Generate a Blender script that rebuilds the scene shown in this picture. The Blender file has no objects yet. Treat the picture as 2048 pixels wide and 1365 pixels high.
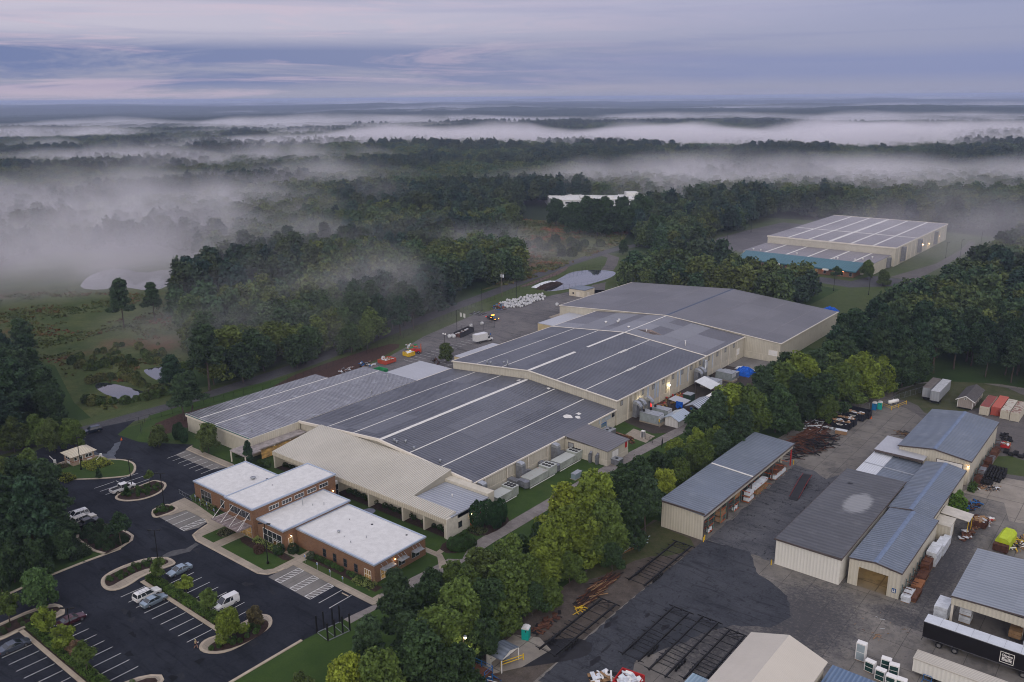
import bpy,bmesh,math,random
import numpy as np
from mathutils import Vector,Matrix
R=math.radians
rnd=random.Random(7)
C=bpy.context.scene.collection
SC=bpy.context.scene
# camera
CAM_H,CAM_F,YAW,PIT,ROL=88.0,1720.7,0.679072,0.276069,-0.0076543
_cy,_sy=math.cos(YAW),math.sin(YAW)
_f=Vector((-_sy*math.cos(PIT),_cy*math.cos(PIT),-math.sin(PIT)))
_r0=Vector((_cy,_sy,0));_u0=_r0.cross(_f)
_r=math.cos(ROL)*_r0+math.sin(ROL)*_u0
_u=-math.sin(ROL)*_r0+math.cos(ROL)*_u0
cam=bpy.data.cameras.new('camera');cam.sensor_width=36.0;cam.lens=CAM_F/2048*36
cam.clip_start=1.0;cam.clip_end=90000
co=bpy.data.objects.new('camera',cam);C.objects.link(co)
co.matrix_world=Matrix(((_r.x,_u.x,-_f.x,0),(_r.y,_u.y,-_f.y,0),(_r.z,_u.z,-_f.z,CAM_H),(0,0,0,1)))
SC.camera=co
def G(x,y,z=0.0):
 """world point at height z seen at photo pixel (x, y) (survey helper)"""
 d=(x-1024)*_r+(682.5-y)*_u+CAM_F*_f
 t=(z-CAM_H)/d.z
 return(d.x*t,d.y*t)
def FWD(dist,side):
 """world xy at a distance along the view heading and a side offset to its right"""
 return(-_sy*dist+_cy*side,_cy*dist+_sy*side)
 # sky, sun, exposure
SUN_EL,SUN_ROT=R(24),R(146)
world=bpy.data.worlds.new('World');SC.world=world;world.use_nodes=True
def build_sky():
 nt=world.node_tree;N=nt.nodes;L=nt.links;N.clear()
 def n(t,**k):
  o=N.new(t)
  for a,b in k.items():setattr(o,a,b)
  return o
 def mth(op,a,b=None,c=None,clamp=False):
  o=n('ShaderNodeMath',operation=op,use_clamp=clamp)
  for i,x in enumerate((a,b,c)):
   if x is None:continue
   if isinstance(x,(int,float)):o.inputs[i].default_value=x
   else:L.new(x,o.inputs[i])
  return o.outputs[0]
 def ramp(x,stops):
  o=n('ShaderNodeValToRGB');L.new(x,o.inputs[0]);cr=o.color_ramp
  while len(cr.elements)<len(stops):cr.elements.new(0.5)
  for e,(p,c)in zip(cr.elements,stops):e.position=p;e.color=(*c,1)if not isinstance(c,float)else(c,c,c,1)
  return o.outputs[0]
 def mix(f,a,b):
  o=n('ShaderNodeMix',data_type='RGBA')
  if isinstance(f,float):o.inputs[0].default_value=f
  else:L.new(f,o.inputs[0])
  for k,x in((6,a),(7,b)):
   if isinstance(x,tuple):o.inputs[k].default_value=(*x,1)
   else:L.new(x,o.inputs[k])
  return o.outputs[2]
 tc=n('ShaderNodeTexCoord');sep=n('ShaderNodeSeparateXYZ');L.new(tc.outputs['Generated'],sep.inputs[0])
 X,Y,Z=sep.outputs
 side=mth('ADD',mth('MULTIPLY',X,_cy),mth('MULTIPLY',Y,_sy))
 fwd=mth('ADD',mth('MULTIPLY',X,-_sy),mth('MULTIPLY',Y,_cy))
 az=mth('ARCTAN2',side,fwd)
 el=mth('ARCSINE',Z)
 sky=n('ShaderNodeTexSky',sky_type='NISHITA',sun_disc=False,sun_elevation=SUN_EL,sun_rotation=SUN_ROT,altitude=300,dust_density=3.0)
 g=ramp(mth('MULTIPLY',el,1/1.2),[(0.0,(3.7,3.7,4.8)),(0.02,(3.2,3.3,4.7)),(0.07,(3.5,3.5,5.2)),(0.17,(4.3,4.3,6.0)),(0.5,(5.0,4.9,6.9)),(1.0,(5.2,5.2,7.2))])
 g=mix(ramp(mth('ADD',mth('MULTIPLY',az,0.8),0.5),[(0.55,0.0),(1.0,0.55)]),g,(2.6,2.95,4.9))
 base=mix(0.12,g,sky.outputs[0])
 def cloud_noise(sx,sy,det,seed,rough=0.55,dist=0.0):
  cx=mth('MULTIPLY',az,sx);cz=mth('MULTIPLY',el,sy)
  cb=n('ShaderNodeCombineXYZ');L.new(cx,cb.inputs[0]);L.new(cz,cb.inputs[1]);cb.inputs[2].default_value=seed
  t=n('ShaderNodeTexNoise',noise_dimensions='3D');L.new(cb.outputs[0],t.inputs['Vector'])
  t.inputs['Scale'].default_value=1;t.inputs['Detail'].default_value=det;t.inputs['Roughness'].default_value=rough;t.inputs['Distortion'].default_value=dist
  return t.outputs[0]
 azr=mth('ADD',mth('MULTIPLY',az,0.8),0.5)
 left=ramp(azr,[(0.0,1.0),(0.42,0.62),(0.62,0.15),(0.8,0.0)])
 d1=ramp(cloud_noise(3.6,30,9,3.7,0.66,0.7),[(0.40,0.0),(0.53,1.0)])
 elw=ramp(mth('MULTIPLY',el,4.0),[(0.03,0.0),(0.07,1.0),(0.20,1.0),(0.26,0.18),(0.37,0.10),(0.41,0.9),(0.6,0.8),(1.0,0.2)])
 dk=mth('MULTIPLY',mth('MULTIPLY',d1,left),elw)
 base=mix(mth('MULTIPLY',dk,0.95,clamp=True),base,(1.5,2.0,3.8))
 pale=ramp(mth('MULTIPLY',el,4.0),[(0.20,0.0),(0.29,1.0),(0.37,1.0),(0.46,0.0)])
 base=mix(mth('MULTIPLY',mth('MULTIPLY',pale,left),0.8),base,(6.0,5.65,6.5))
 d2=ramp(cloud_noise(3.0,60,5,9.1,0.55,0.3),[(0.5,0.0),(0.68,1.0)])
 base=mix(mth('MULTIPLY',d2,0.28),base,(2.0,2.35,4.3))
 d3=ramp(cloud_noise(4.2,60,8,21.3,0.65,0.8),[(0.50,0.0),(0.62,1.0)])
 base=mix(mth('MULTIPLY',mth('MULTIPLY',d3,left),0.55),base,(6.3,5.0,5.9))
 hi=ramp(cloud_noise(1.6,13,6,5.2,0.6,0.2),[(0.42,0.0),(0.62,1.0)])
 hiel=ramp(mth('MULTIPLY',el,4.0),[(0.25,0.0),(0.5,1.0)])
 base=mix(mth('MULTIPLY',mth('MULTIPLY',hi,hiel),0.45),base,(5.5,5.2,6.5))
 bar=mth('MULTIPLY',ramp(mth('MULTIPLY',el,4.0),[(0.04,0.0),(0.09,1.0),(0.14,1.0),(0.2,0.0)]),ramp(azr,[(0.45,0.0),(0.7,0.7),(1.0,0.8)]))
 base=mix(mth('MULTIPLY',bar,0.6),base,(1.9,2.45,4.7))
 up_=ramp(el,[(0.30,0.0),(0.75,1.0)])
 base=mix(up_,base,(8.2,8.1,9.3))
 back=ramp(mth('MULTIPLY',fwd,-1.0),[(-0.15+0.15,0.0),(0.75,1.0)])
 base=mix(mth('MULTIPLY',back,ramp(el,[(0.0,0.75),(0.2,1.0),(1.0,0.6)])),base,(11.0,10.3,9.8))
 bg=n('ShaderNodeBackground');L.new(base,bg.inputs[0]);bg.inputs[1].default_value=0.1
 out=n('ShaderNodeOutputWorld');L.new(bg.outputs[0],out.inputs[0])
build_sky()
sun=bpy.data.lights.new('sun','SUN');sun.energy=0.9;sun.angle=R(28);sun.color=(1.0,0.93,0.86)
so=bpy.data.objects.new('sun',sun);C.objects.link(so)
_sd=Vector((math.sin(SUN_ROT)*math.cos(SUN_EL+R(0)),math.cos(SUN_ROT)*math.cos(SUN_EL+R(0)),math.sin(SUN_EL+R(0))))
so.rotation_euler=_sd.to_track_quat('Z','Y').to_euler()
so.location=(0,0,200)
SC.view_settings.view_transform='Standard';SC.view_settings.look='None'
SC.view_settings.exposure=0.06;SC.view_settings.gamma=1.0;SC.view_settings.use_curve_mapping=False
cy_=SC.cycles
cy_.max_bounces=8;cy_.diffuse_bounces=2;cy_.glossy_bounces=2;cy_.transmission_bounces=2;cy_.volume_bounces=3
cy_.transparent_max_bounces=8;cy_.use_denoising=True;cy_.volume_step_rate=1.0;cy_.volume_max_steps=64
cy_.use_adaptive_sampling=True;cy_.adaptive_threshold=0.02;cy_.use_fast_gi=False
cy_.pixel_filter_type='BLACKMAN_HARRIS';cy_.filter_width=1.05;cy_.caustics_reflective=False;cy_.caustics_refractive=False
# object helpers
def tag(o,label=None,cat=None,group=None,kind=None):
 if label:o['label']=label
 if cat:o['category']=cat
 if group:o['group']=group
 if kind:o['kind']=kind
 return o
def thing(name,label,cat,loc=(0,0,0),rz=0.0,group=None,s=1.0):
 o=bpy.data.objects.new(name,None);C.objects.link(o)
 o.empty_display_size=0.3;o.location=loc if len(loc)==3 else(loc[0],loc[1],0);o.rotation_euler=(0,0,rz);o.scale=(s,s,s)
 return tag(o,label,cat,group)
def copy_tree(o,parent=None):
 c=o.copy();C.objects.link(c)
 if parent:c.parent=parent
 for ch in list(o.children):copy_tree(ch,c)
 return c
def place(proto,used,loc,rz=0.0,label=None,group=None,s=1.0):
 """first use moves the prototype itself, later ones copy it with its parts"""
 o=proto if not used.get(proto.name)else copy_tree(proto)
 used[proto.name]=1
 o.location=(loc[0],loc[1],loc[2]if len(loc)>2 else 0.0);o.rotation_euler=(0,0,rz);o.scale=(s,s,s)
 if label:o['label']=label
 if group:o['group']=group
 return o
USED={}
class MB:
 """collects shapes and links them as one mesh; base = a thing whose location the world-space shapes are measured from"""
 def __init__(s,base=None):
  s.v=[];s.f=[];s.mi=[];s.k=0;s.b=base
 def mat(s,i):s.k=i;return s
 def poly(s,pts):
  n=len(s.v);s.v+=[tuple(p)for p in pts];s.f.append(tuple(range(n,n+len(pts))));s.mi.append(s.k);return s
 def box(s,x0,x1,y0,y1,z0,z1):
  if x0>x1:x0,x1=x1,x0
  if y0>y1:y0,y1=y1,y0
  if z0>z1:z0,z1=z1,z0
  n=len(s.v)
  s.v+=[(x0,y0,z0),(x1,y0,z0),(x1,y1,z0),(x0,y1,z0),(x0,y0,z1),(x1,y0,z1),(x1,y1,z1),(x0,y1,z1)]
  for q in((0,3,2,1),(4,5,6,7),(0,1,5,4),(1,2,6,5),(2,3,7,6),(3,0,4,7)):
   s.f.append(tuple(n+i for i in q));s.mi.append(s.k)
  return s
 def cbox(s,c,d,rz=0.0,tilt=None):
  """box by centre and size, turned by rz (and by a matrix)"""
  M=Matrix.Rotation(rz,3,'Z')
  if tilt is not None:M=M@tilt
  n=len(s.v)
  for i in(-1,1):
   for j,k in((-1,-1),(1,-1),(1,1),(-1,1)):
    p=M@Vector((i*d[0]/2,j*d[1]/2,k*d[2]/2));s.v.append((c[0]+p.x,c[1]+p.y,c[2]+p.z))
  for q in((3,2,1,0),(4,5,6,7),(0,1,5,4),(1,2,6,5),(2,3,7,6),(3,0,4,7)):
   s.f.append(tuple(n+i for i in q));s.mi.append(s.k)
  return s
 def prism(s,pts,z0,z1,top=True,bottom=True):
  a=sum(pts[i][0]*pts[(i+1)%len(pts)][1]-pts[(i+1)%len(pts)][0]*pts[i][1]for i in range(len(pts)))
  if a<0:pts=pts[::-1]
  n=len(s.v);m=len(pts)
  s.v+=[(p[0],p[1],z0)for p in pts]+[(p[0],p[1],z1)for p in pts]
  for i in range(m):
   j=(i+1)%m;s.f.append((n+i,n+j,n+m+j,n+m+i));s.mi.append(s.k)
  if top:s.f.append(tuple(range(n+m,n+2*m)));s.mi.append(s.k)
  if bottom:s.f.append(tuple(range(n+m-1,n-1,-1)));s.mi.append(s.k)
  return s
 def extrude_y(s,prof,y0,y1):
  """profile of (x, z) points pulled along Y"""
  n=len(s.v);m=len(prof)
  s.v+=[(x,y0,z)for x,z in prof]+[(x,y1,z)for x,z in prof]
  for i in range(m):
   j=(i+1)%m;s.f.append((n+i,n+m+i,n+m+j,n+j));s.mi.append(s.k)
  s.f.append(tuple(range(n,n+m)));s.mi.append(s.k);s.f.append(tuple(range(n+2*m-1,n+m-1,-1)));s.mi.append(s.k)
  return s
 def extrude_x(s,prof,x0,x1):
  n=len(s.v);m=len(prof)
  s.v+=[(x0,y,z)for y,z in prof]+[(x1,y,z)for y,z in prof]
  for i in range(m):
   j=(i+1)%m;s.f.append((n+i,n+j,n+m+j,n+m+i));s.mi.append(s.k)
  s.f.append(tuple(range(n+m-1,n-1,-1)));s.mi.append(s.k);s.f.append(tuple(range(n+m,n+2*m)));s.mi.append(s.k)
  return s
 def tube(s,p0,p1,r0,r1=None,n=8,caps=True):
  r1=r0 if r1 is None else r1
  p0,p1=Vector(p0),Vector(p1);d=(p1-p0)
  if d.length<1e-6:return s
  q=d.to_track_quat('Z','Y');b=len(s.v)
  for p,r in((p0,r0),(p1,r1)):
   for i in range(n):
    a=2*math.pi*i/n;w=q@Vector((r*math.cos(a),r*math.sin(a),0));s.v.append(tuple(p+w))
  for i in range(n):
   j=(i+1)%n;s.f.append((b+i,b+j,b+n+j,b+n+i));s.mi.append(s.k)
  if caps:
   s.f.append(tuple(range(b+n-1,b-1,-1)));s.mi.append(s.k);s.f.append(tuple(range(b+n,b+2*n)));s.mi.append(s.k)
  return s
 def path(s,pts,r,n=6):
  for a,b in zip(pts,pts[1:]):s.tube(a,b,r,r,n)
  return s
 def blob(s,c,r,seed=0,n=7,m=5,jit=0.12):
  rr=random.Random(seed);b=len(s.v);rows=[]
  for i in range(m+1):
   t=math.pi*i/m;row=[]
   for j in range(n):
    a=2*math.pi*j/n;k=1+rr.uniform(-jit,jit)
    s.v.append((c[0]+r[0]*k*math.sin(t)*math.cos(a),c[1]+r[1]*k*math.sin(t)*math.sin(a),c[2]+r[2]*k*math.cos(t)));row.append(len(s.v)-1)
   rows.append(row)
  for i in range(m):
   for j in range(n):
    k=(j+1)%n;s.f.append((rows[i][j],rows[i+1][j],rows[i+1][k],rows[i][k]));s.mi.append(s.k)
  return s
 def build(s,name,mats,parent=None,smooth=False):
  if parent is None and s.b is not None:parent=s.b
  off=tuple(s.b.location)if s.b is not None else(0,0,0)
  me=bpy.data.meshes.new(name)
  me.from_pydata([(x-off[0],y-off[1],z-off[2])for x,y,z in s.v],[],s.f)
  if not isinstance(mats,(list,tuple)):mats=[mats]
  for m in mats:me.materials.append(m)
  if len(mats)>1:me.polygons.foreach_set('material_index',s.mi)
  if smooth:me.polygons.foreach_set('use_smooth',[True]*len(me.polygons))
  me.update()
  o=bpy.data.objects.new(name,me);C.objects.link(o)
  if parent is not None:o.parent=parent
  return o
def sub(par):
 """builder for a sub-part of a part that itself sits at its thing's origin"""
 b=MB();b.b=None;b.off=None
 return b
def npmesh(name,V,F,mats,smooth=False):
 """quads from numpy arrays"""
 me=bpy.data.meshes.new(name);k=F.shape[1]
 me.vertices.add(len(V));me.vertices.foreach_set('co',V.astype(np.float32).ravel())
 me.loops.add(F.size);me.loops.foreach_set('vertex_index',F.astype(np.int32).ravel())
 me.polygons.add(len(F));me.polygons.foreach_set('loop_start',np.arange(0,F.size,k,dtype=np.int32))
 me.polygons.foreach_set('loop_total',np.full(len(F),k,dtype=np.int32))
 if smooth:me.polygons.foreach_set('use_smooth',np.ones(len(F),dtype=bool))
 me.update(calc_edges=True);me.validate()
 for m in(mats if isinstance(mats,(list,tuple))else[mats]):me.materials.append(m)
 return me
 # materials
class NT:
 def __init__(s,name):
  s.m=bpy.data.materials.new(name);s.m.use_nodes=True;s.t=s.m.node_tree;s.N=s.t.nodes;s.L=s.t.links
  s.p=s.N['Principled BSDF'];s.out=s.N['Material Output']
  s.pos=s.N.new('ShaderNodeNewGeometry').outputs['Position']
  s.tc=s.N.new('ShaderNodeTexCoord')
 def n(s,t,**k):
  o=s.N.new(t)
  for a,b in k.items():setattr(o,a,b)
  return o
 def math(s,op,a,b=None,c=None,clamp=False):
  o=s.n('ShaderNodeMath',operation=op,use_clamp=clamp)
  for i,x in enumerate((a,b,c)):
   if x is None:continue
   if isinstance(x,(int,float)):o.inputs[i].default_value=x
   else:s.L.new(x,o.inputs[i])
  return o.outputs[0]
 def noise(s,scale,det=3,rough=0.55,vec=None,stretch=None,dist=0.0):
  v=vec if vec is not None else s.pos
  if stretch:
   m=s.n('ShaderNodeVectorMath',operation='MULTIPLY');s.L.new(v,m.inputs[0]);m.inputs[1].default_value=stretch;v=m.outputs[0]
  t=s.n('ShaderNodeTexNoise');s.L.new(v,t.inputs['Vector']);t.inputs['Scale'].default_value=scale
  t.inputs['Detail'].default_value=det;t.inputs['Roughness'].default_value=rough;t.inputs['Distortion'].default_value=dist
  return t.outputs[0]
 def ramp(s,x,stops,const=False):
  o=s.n('ShaderNodeValToRGB');s.L.new(x,o.inputs[0]);cr=o.color_ramp
  if const:cr.interpolation='CONSTANT'
  while len(cr.elements)<len(stops):cr.elements.new(0.5)
  for e,(p,c)in zip(cr.elements,stops):e.position=p;e.color=(c,c,c,1)if isinstance(c,(int,float))else(*c,1)
  return o.outputs[0]
 def mix(s,f,a,b,blend='MIX'):
  o=s.n('ShaderNodeMix',data_type='RGBA',blend_type=blend)
  if isinstance(f,(int,float)):o.inputs[0].default_value=f
  else:s.L.new(f,o.inputs[0])
  for k,x in((6,a),(7,b)):
   if isinstance(x,tuple):o.inputs[k].default_value=(*x,1)
   else:s.L.new(x,o.inputs[k])
  return o.outputs[2]
 def xyz(s,v=None):
  o=s.n('ShaderNodeSeparateXYZ');s.L.new(v if v is not None else s.pos,o.inputs[0]);return o.outputs
 def bump(s,h,strength=0.3,dist=0.05):
  o=s.n('ShaderNodeBump');s.L.new(h,o.inputs['Height']);o.inputs['Strength'].default_value=strength;o.inputs['Distance'].default_value=dist
  s.L.new(o.outputs[0],s.p.inputs['Normal'])
 def col(s,c):
  if isinstance(c,tuple):s.p.inputs['Base Color'].default_value=(*c,1)
  else:s.L.new(c,s.p.inputs['Base Color'])
 def rough(s,r):
  if isinstance(r,(int,float)):s.p.inputs['Roughness'].default_value=r
  else:s.L.new(r,s.p.inputs['Roughness'])
def mat(name,c,rough=0.7,var=0.18,scale=0.6,metal=0.0,spec=None,emit=None,es=0.0):
 """painted or plain surface with weathering noise"""
 n=NT(name);d=tuple(max(0,x*(1-var))for x in c);l=tuple(min(1,x*(1+var*0.6))for x in c)
 f=n.ramp(n.noise(scale,5,0.6,vec=n.tc.outputs['Object']),[(0.3,0.0),(0.7,1.0)])
 n.col(n.mix(f,d,l));n.rough(rough);n.p.inputs['Metallic'].default_value=metal
 n.p.inputs['Specular IOR Level'].default_value=0.12 if spec is None else spec
 if emit:n.p.inputs['Emission Color'].default_value=(*emit,1);n.p.inputs['Emission Strength'].default_value=es
 return n.m
def ribbed(name,c1,c2,axis,period,rough=0.45,metal=0.0,patch=None,streak=0.0,patchsize=(9,22),dirt=None,depth=0.35,bumpd=0.05,duty=0.5,spec=0.22,spot=None):
 """profiled sheet metal: ribs across `axis` (0 x, 1 y, 2 both walls), sheets of slightly different grey"""
 n=NT(name);X,Y,Z=n.xyz()
 co_={0:X,1:Y}.get(axis)
 if axis==2:co_=n.math('ADD',X,Y)
 ph=n.math('FRACT',n.math('DIVIDE',co_,period))
 tri=n.math('ABSOLUTE',n.math('SUBTRACT',n.math('MULTIPLY',ph,2.0),1.0))
 rib=n.ramp(tri,[(max(0,duty-0.22),0.0),(min(1,duty+0.22),1.0)])
 base=n.mix(n.math('MULTIPLY',rib,depth),c1,c2)
 if patch:
  v=n.n('ShaderNodeCombineXYZ');n.L.new(n.math('FLOOR',n.math('DIVIDE',X,patchsize[0])),v.inputs[0]);n.L.new(n.math('FLOOR',n.math('DIVIDE',Y,patchsize[1])),v.inputs[1])
  w=n.n('ShaderNodeTexWhiteNoise',noise_dimensions='2D');n.L.new(v.outputs[0],w.inputs['Vector'])
  base=n.mix(n.math('MULTIPLY',n.ramp(w.outputs['Value'],[(0.45,0.0),(1.0,1.0)]),patch[1]),base,patch[0])
 st=(0.05,1.5,1)if axis==1 else(1.5,0.05,1)if axis==0 else(1.2,1.2,0.06)
 s1=n.noise(1.0,4,0.6,stretch=st);s2=n.noise(0.09,5,0.6)
 w_=n.ramp(s1,[(0.3,0.0),(0.75,1.0)])
 base=n.mix(n.math('MULTIPLY',w_,0.12+streak),base,tuple(x*0.62 for x in c1))
 base=n.mix(n.math('MULTIPLY',n.ramp(s2,[(0.35,0.0),(0.7,1.0)]),0.25),base,tuple(min(1,x*1.25)for x in c2))
 if dirt:
  base=n.mix(n.math('MULTIPLY',n.ramp(n.noise(0.35,6,0.65),[(0.55,0.0),(0.72,1.0)]),dirt[1]),base,dirt[0])
 if spot:
  dx=n.math('DIVIDE',n.math('SUBTRACT',X,spot[0]),spot[2]);dy=n.math('DIVIDE',n.math('SUBTRACT',Y,spot[1]),spot[3])
  d=n.math('SQRT',n.math('ADD',n.math('MULTIPLY',dx,dx),n.math('MULTIPLY',dy,dy)))
  d=n.math('ADD',d,n.math('MULTIPLY',n.math('SUBTRACT',n.noise(1.0,5,0.65,stretch=(.5,2.2,1)),0.5),0.9))
  base=n.mix(n.ramp(d,[(0.74,0.85),(1.0,0.0)]),base,spot[4])
 n.col(base);n.rough(rough);n.p.inputs['Metallic'].default_value=metal;n.p.inputs['Specular IOR Level'].default_value=spec
 n.bump(rib,0.8,bumpd)
 return n.m
 # terrain
_rs=np.random.RandomState(5)
_lat=_rs.rand(256,256)
def vnoise(x,y):
 xi=np.floor(x).astype(int);yi=np.floor(y).astype(int);fx=x-xi;fy=y-yi
 fx=fx*fx*(3-2*fx);fy=fy*fy*(3-2*fy)
 a=_lat[xi&255,yi&255];b=_lat[(xi+1)&255,yi&255];c=_lat[xi&255,(yi+1)&255];d=_lat[(xi+1)&255,(yi+1)&255]
 return(a*(1-fx)+b*fx)*(1-fy)+(c*(1-fx)+d*fx)*fy
def fbm(x,y,o=4):
 r=0;a=0.5
 for i in range(o):r=r+a*vnoise(x*2**i+i*17.3,y*2**i-i*9.1);a*=0.5
 return r/0.9375*1.0
def sstep(x,a,b):
 t=np.clip((x-a)/(b-a),0,1);return t*t*(3-2*t)
def terrain(x,y):
 x=np.asarray(x,float);y=np.asarray(y,float);d=np.hypot(x,y)
 h=(fbm(x/620+3.1,y/620+7.7)-0.5)*2*sstep(d,650,1500)*15
 h2=(fbm(x/2600+11.2,y/2600+1.9)-0.47)*2*sstep(d,2500,6500)*58
 return h+h2-3*sstep(d,900,3000)
def polar_sheet(name,r_list,ang_list,zf,mats,smooth=True):
 rr,aa=np.meshgrid(r_list,ang_list,indexing='ij')
 x=-np.sin(aa)*rr;y=np.cos(aa)*rr;z=zf(x,y)
 V=np.stack([x,y,z],-1).reshape(-1,3);n,m=rr.shape
 i=np.arange(n-1)[:,None]*m+np.arange(m-1)[None,:]
 F=np.stack([i,i+1,i+m+1,i+m],-1).reshape(-1,4)[:,::-1]
 me=npmesh(name,V,F,mats,smooth);o=bpy.data.objects.new(name,me);C.objects.link(o);return o
def ground_mat():
 n=NT('ground');d=n.n('ShaderNodeVectorMath',operation='LENGTH');n.L.new(n.pos,d.inputs[0])
 g1=n.ramp(n.noise(0.05,6,0.6),[(0.3,(0.020,0.042,0.010)),(0.5,(0.032,0.060,0.013)),(0.75,(0.050,0.075,0.020))])
 g2=n.mix(n.ramp(n.noise(1.3,5,0.7),[(0.4,0.0),(0.7,0.6)]),g1,(0.022,0.040,0.010))
 far=n.ramp(n.noise(0.004,5,0.6),[(0.35,(0.012,0.022,0.009)),(0.6,(0.022,0.032,0.012)),(0.72,(0.05,0.055,0.022))])
 n.col(n.mix(n.ramp(n.math('DIVIDE',d.outputs['Value'],2000),[(0.2,0.0),(0.3,1.0)]),g2,far));n.rough(0.95);n.p.inputs['Specular IOR Level'].default_value=0.15
 n.bump(n.noise(2.5,4,0.7),0.5,0.08);return n.m
M_GROUND=ground_mat()
_ang=np.concatenate([np.linspace(-math.pi,YAW-0.8,40)[:-1],np.linspace(YAW-0.8,YAW+0.8,260)[:-1],np.linspace(YAW+0.8,math.pi,34)])
g_=polar_sheet('ground',np.concatenate([[0.5,60,120,200,300,400,500],np.geomspace(600,28500,190)]),_ang,terrain,M_GROUND)
tag(g_,kind='structure')
def canopy_mat():
 n=NT('far_canopy')
 c=n.ramp(n.noise(0.02,6,0.7),[(0.3,(0.008,0.016,0.007)),(0.55,(0.016,0.030,0.011)),(0.75,(0.034,0.05,0.016))])
 f=n.ramp(n.noise(0.0011,4,0.5),[(0.62,0.0),(0.66,1.0)])
 n.col(n.mix(n.math('MULTIPLY',f,0.4),c,(0.07,0.075,0.035)));n.rough(1.0);n.p.inputs['Specular IOR Level'].default_value=0.0
 return n.m
def canopy_z(x,y):
 d=np.hypot(x,y);fade=sstep(d,2350,2750)
 t=vnoise(x/17,y/17)*7+vnoise(x/41+9,y/41)*6+fbm(x/230,y/230)*12
 clear=sstep(fbm(x/420+40,y/420+3),0.30,0.36)
 return terrain(x,y)-2+fade*clear*(3+t)
o_=polar_sheet('distant_forest',np.geomspace(2300,26000,560),np.linspace(YAW-0.80,YAW+0.80,1900),canopy_z,canopy_mat())
tag(o_,'dark woodland rolling away to the horizon under haze','forest',kind='stuff')
def leaf_quads(cen,nrm_bias,size,rs,stretch=1.0):
 n=len(cen)
 a=rs.normal(size=(n,3));a=a/np.linalg.norm(a,axis=1,keepdims=True)
 nn=a*0.75+nrm_bias;nn/=np.linalg.norm(nn,axis=1,keepdims=True)+1e-9
 t=np.cross(nn,rs.normal(size=(n,3)));t/=np.linalg.norm(t,axis=1,keepdims=True)+1e-9
 b=np.cross(nn,t);s=(size*rs.uniform(0.6,1.35,n))[:,None]
 t=t*s*stretch;b=b*s
 return np.stack([cen-t-b*0.4,cen+t*0.2-b,cen+t+b*0.3,cen-t*0.3+b],1).reshape(-1,3)
 # flat sheets on the ground
LEVELS={}
def sheet(name,pts,z,m,kind='structure',label=None,cat=None,px=False,th=None):
 LEVELS[round(z,4)]=LEVELS.get(round(z,4),-1)+1;z=z+0.0004*LEVELS[round(z,4)]
 if px:pts=[G(*p)for p in pts]
 b=MB()
 if th:b.prism(pts,0.0,z,bottom=False)
 else:
  a=sum(pts[i][0]*pts[(i+1)%len(pts)][1]-pts[(i+1)%len(pts)][0]*pts[i][1]for i in range(len(pts)))
  if a<0:pts=pts[::-1]
  b.poly([(x,y,z)for x,y in pts])
 o=b.build(name,m);tag(o,label,cat,None,kind)
 o.data.calc_loop_triangles()
 return o
def smooth_poly(pts,it=2):
 for _ in range(it):
  q=[]
  for i in range(len(pts)):
   a,b=pts[i],pts[(i+1)%len(pts)]
   q+=[(a[0]*0.75+b[0]*0.25,a[1]*0.75+b[1]*0.25),(a[0]*0.25+b[0]*0.75,a[1]*0.25+b[1]*0.75)]
  pts=q
 return pts
def inpoly(x,y,P):
 x=np.asarray(x);y=np.asarray(y);r=np.zeros(x.shape,bool);n=len(P)
 for i in range(n):
  x0,y0=P[i];x1,y1=P[(i+1)%n]
  if y0==y1:continue
  c=((y0>y)!=(y1>y))&(x<(x1-x0)*(y-y0)/(y1-y0)+x0);r^=c
 return r
 # trees
def leaf_mat(name,tint,use_objcol=True,dark=0.30,light=1.9):
 n=NT(name);oi=n.n('ShaderNodeObjectInfo')
 base=oi.outputs['Color']if use_objcol else None
 cl=n.noise(0.9,3,0.6,vec=n.tc.outputs['Object']);fine=n.noise(6.0,2,0.6,vec=n.tc.outputs['Object'])
 k=n.math('ADD',n.math('MULTIPLY',n.ramp(cl,[(0.32,dark),(0.68,light)]),0.75),n.math('MULTIPLY',n.ramp(fine,[(0.3,0.5),(0.7,1.6)]),0.25))
 rn=n.math('ADD',n.math('MULTIPLY',oi.outputs['Random'],0.55),1.02)
 k=n.math('MULTIPLY',k,rn)
 vm=n.n('ShaderNodeVectorMath',operation='SCALE')
 if use_objcol:n.L.new(base,vm.inputs[0])
 else:
  warm=tuple(a*b for a,b in zip(tint,(1.35,1.12,0.8)));cold=tuple(a*b for a,b in zip(tint,(0.62,0.8,1.0)))
  w=n.n('ShaderNodeTexWhiteNoise',noise_dimensions='1D');n.L.new(n.math('MULTIPLY',oi.outputs['Random'],57.0),w.inputs['W'])
  n.L.new(n.mix(w.outputs['Value'],cold,warm),vm.inputs[0])
 n.L.new(k,vm.inputs['Scale'])
 n.col(vm.outputs[0]);n.rough(0.7);n.p.inputs['Specular IOR Level'].default_value=0.07
 n.p.inputs['Subsurface Weight'].default_value=0.0
 tr=n.n('ShaderNodeBsdfTranslucent');n.L.new(vm.outputs[0],tr.inputs[0])
 mx=n.n('ShaderNodeMixShader');mx.inputs[0].default_value=0.22;n.L.new(n.p.outputs[0],mx.inputs[1]);n.L.new(tr.outputs[0],mx.inputs[2]);n.L.new(mx.outputs[0],n.out.inputs[0])
 return n.m
M_LEAF=leaf_mat('leaves',(1,1,1));M_BARK=mat('bark',(0.075,0.06,0.05),0.95,0.4,3.0)
M_PALEBARK=mat('pale_bark',(0.2,0.18,0.16),0.95,0.4,3.0)
M_FLEAF=leaf_mat('forest_leaves',(0.052,0.076,0.033),False)
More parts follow.
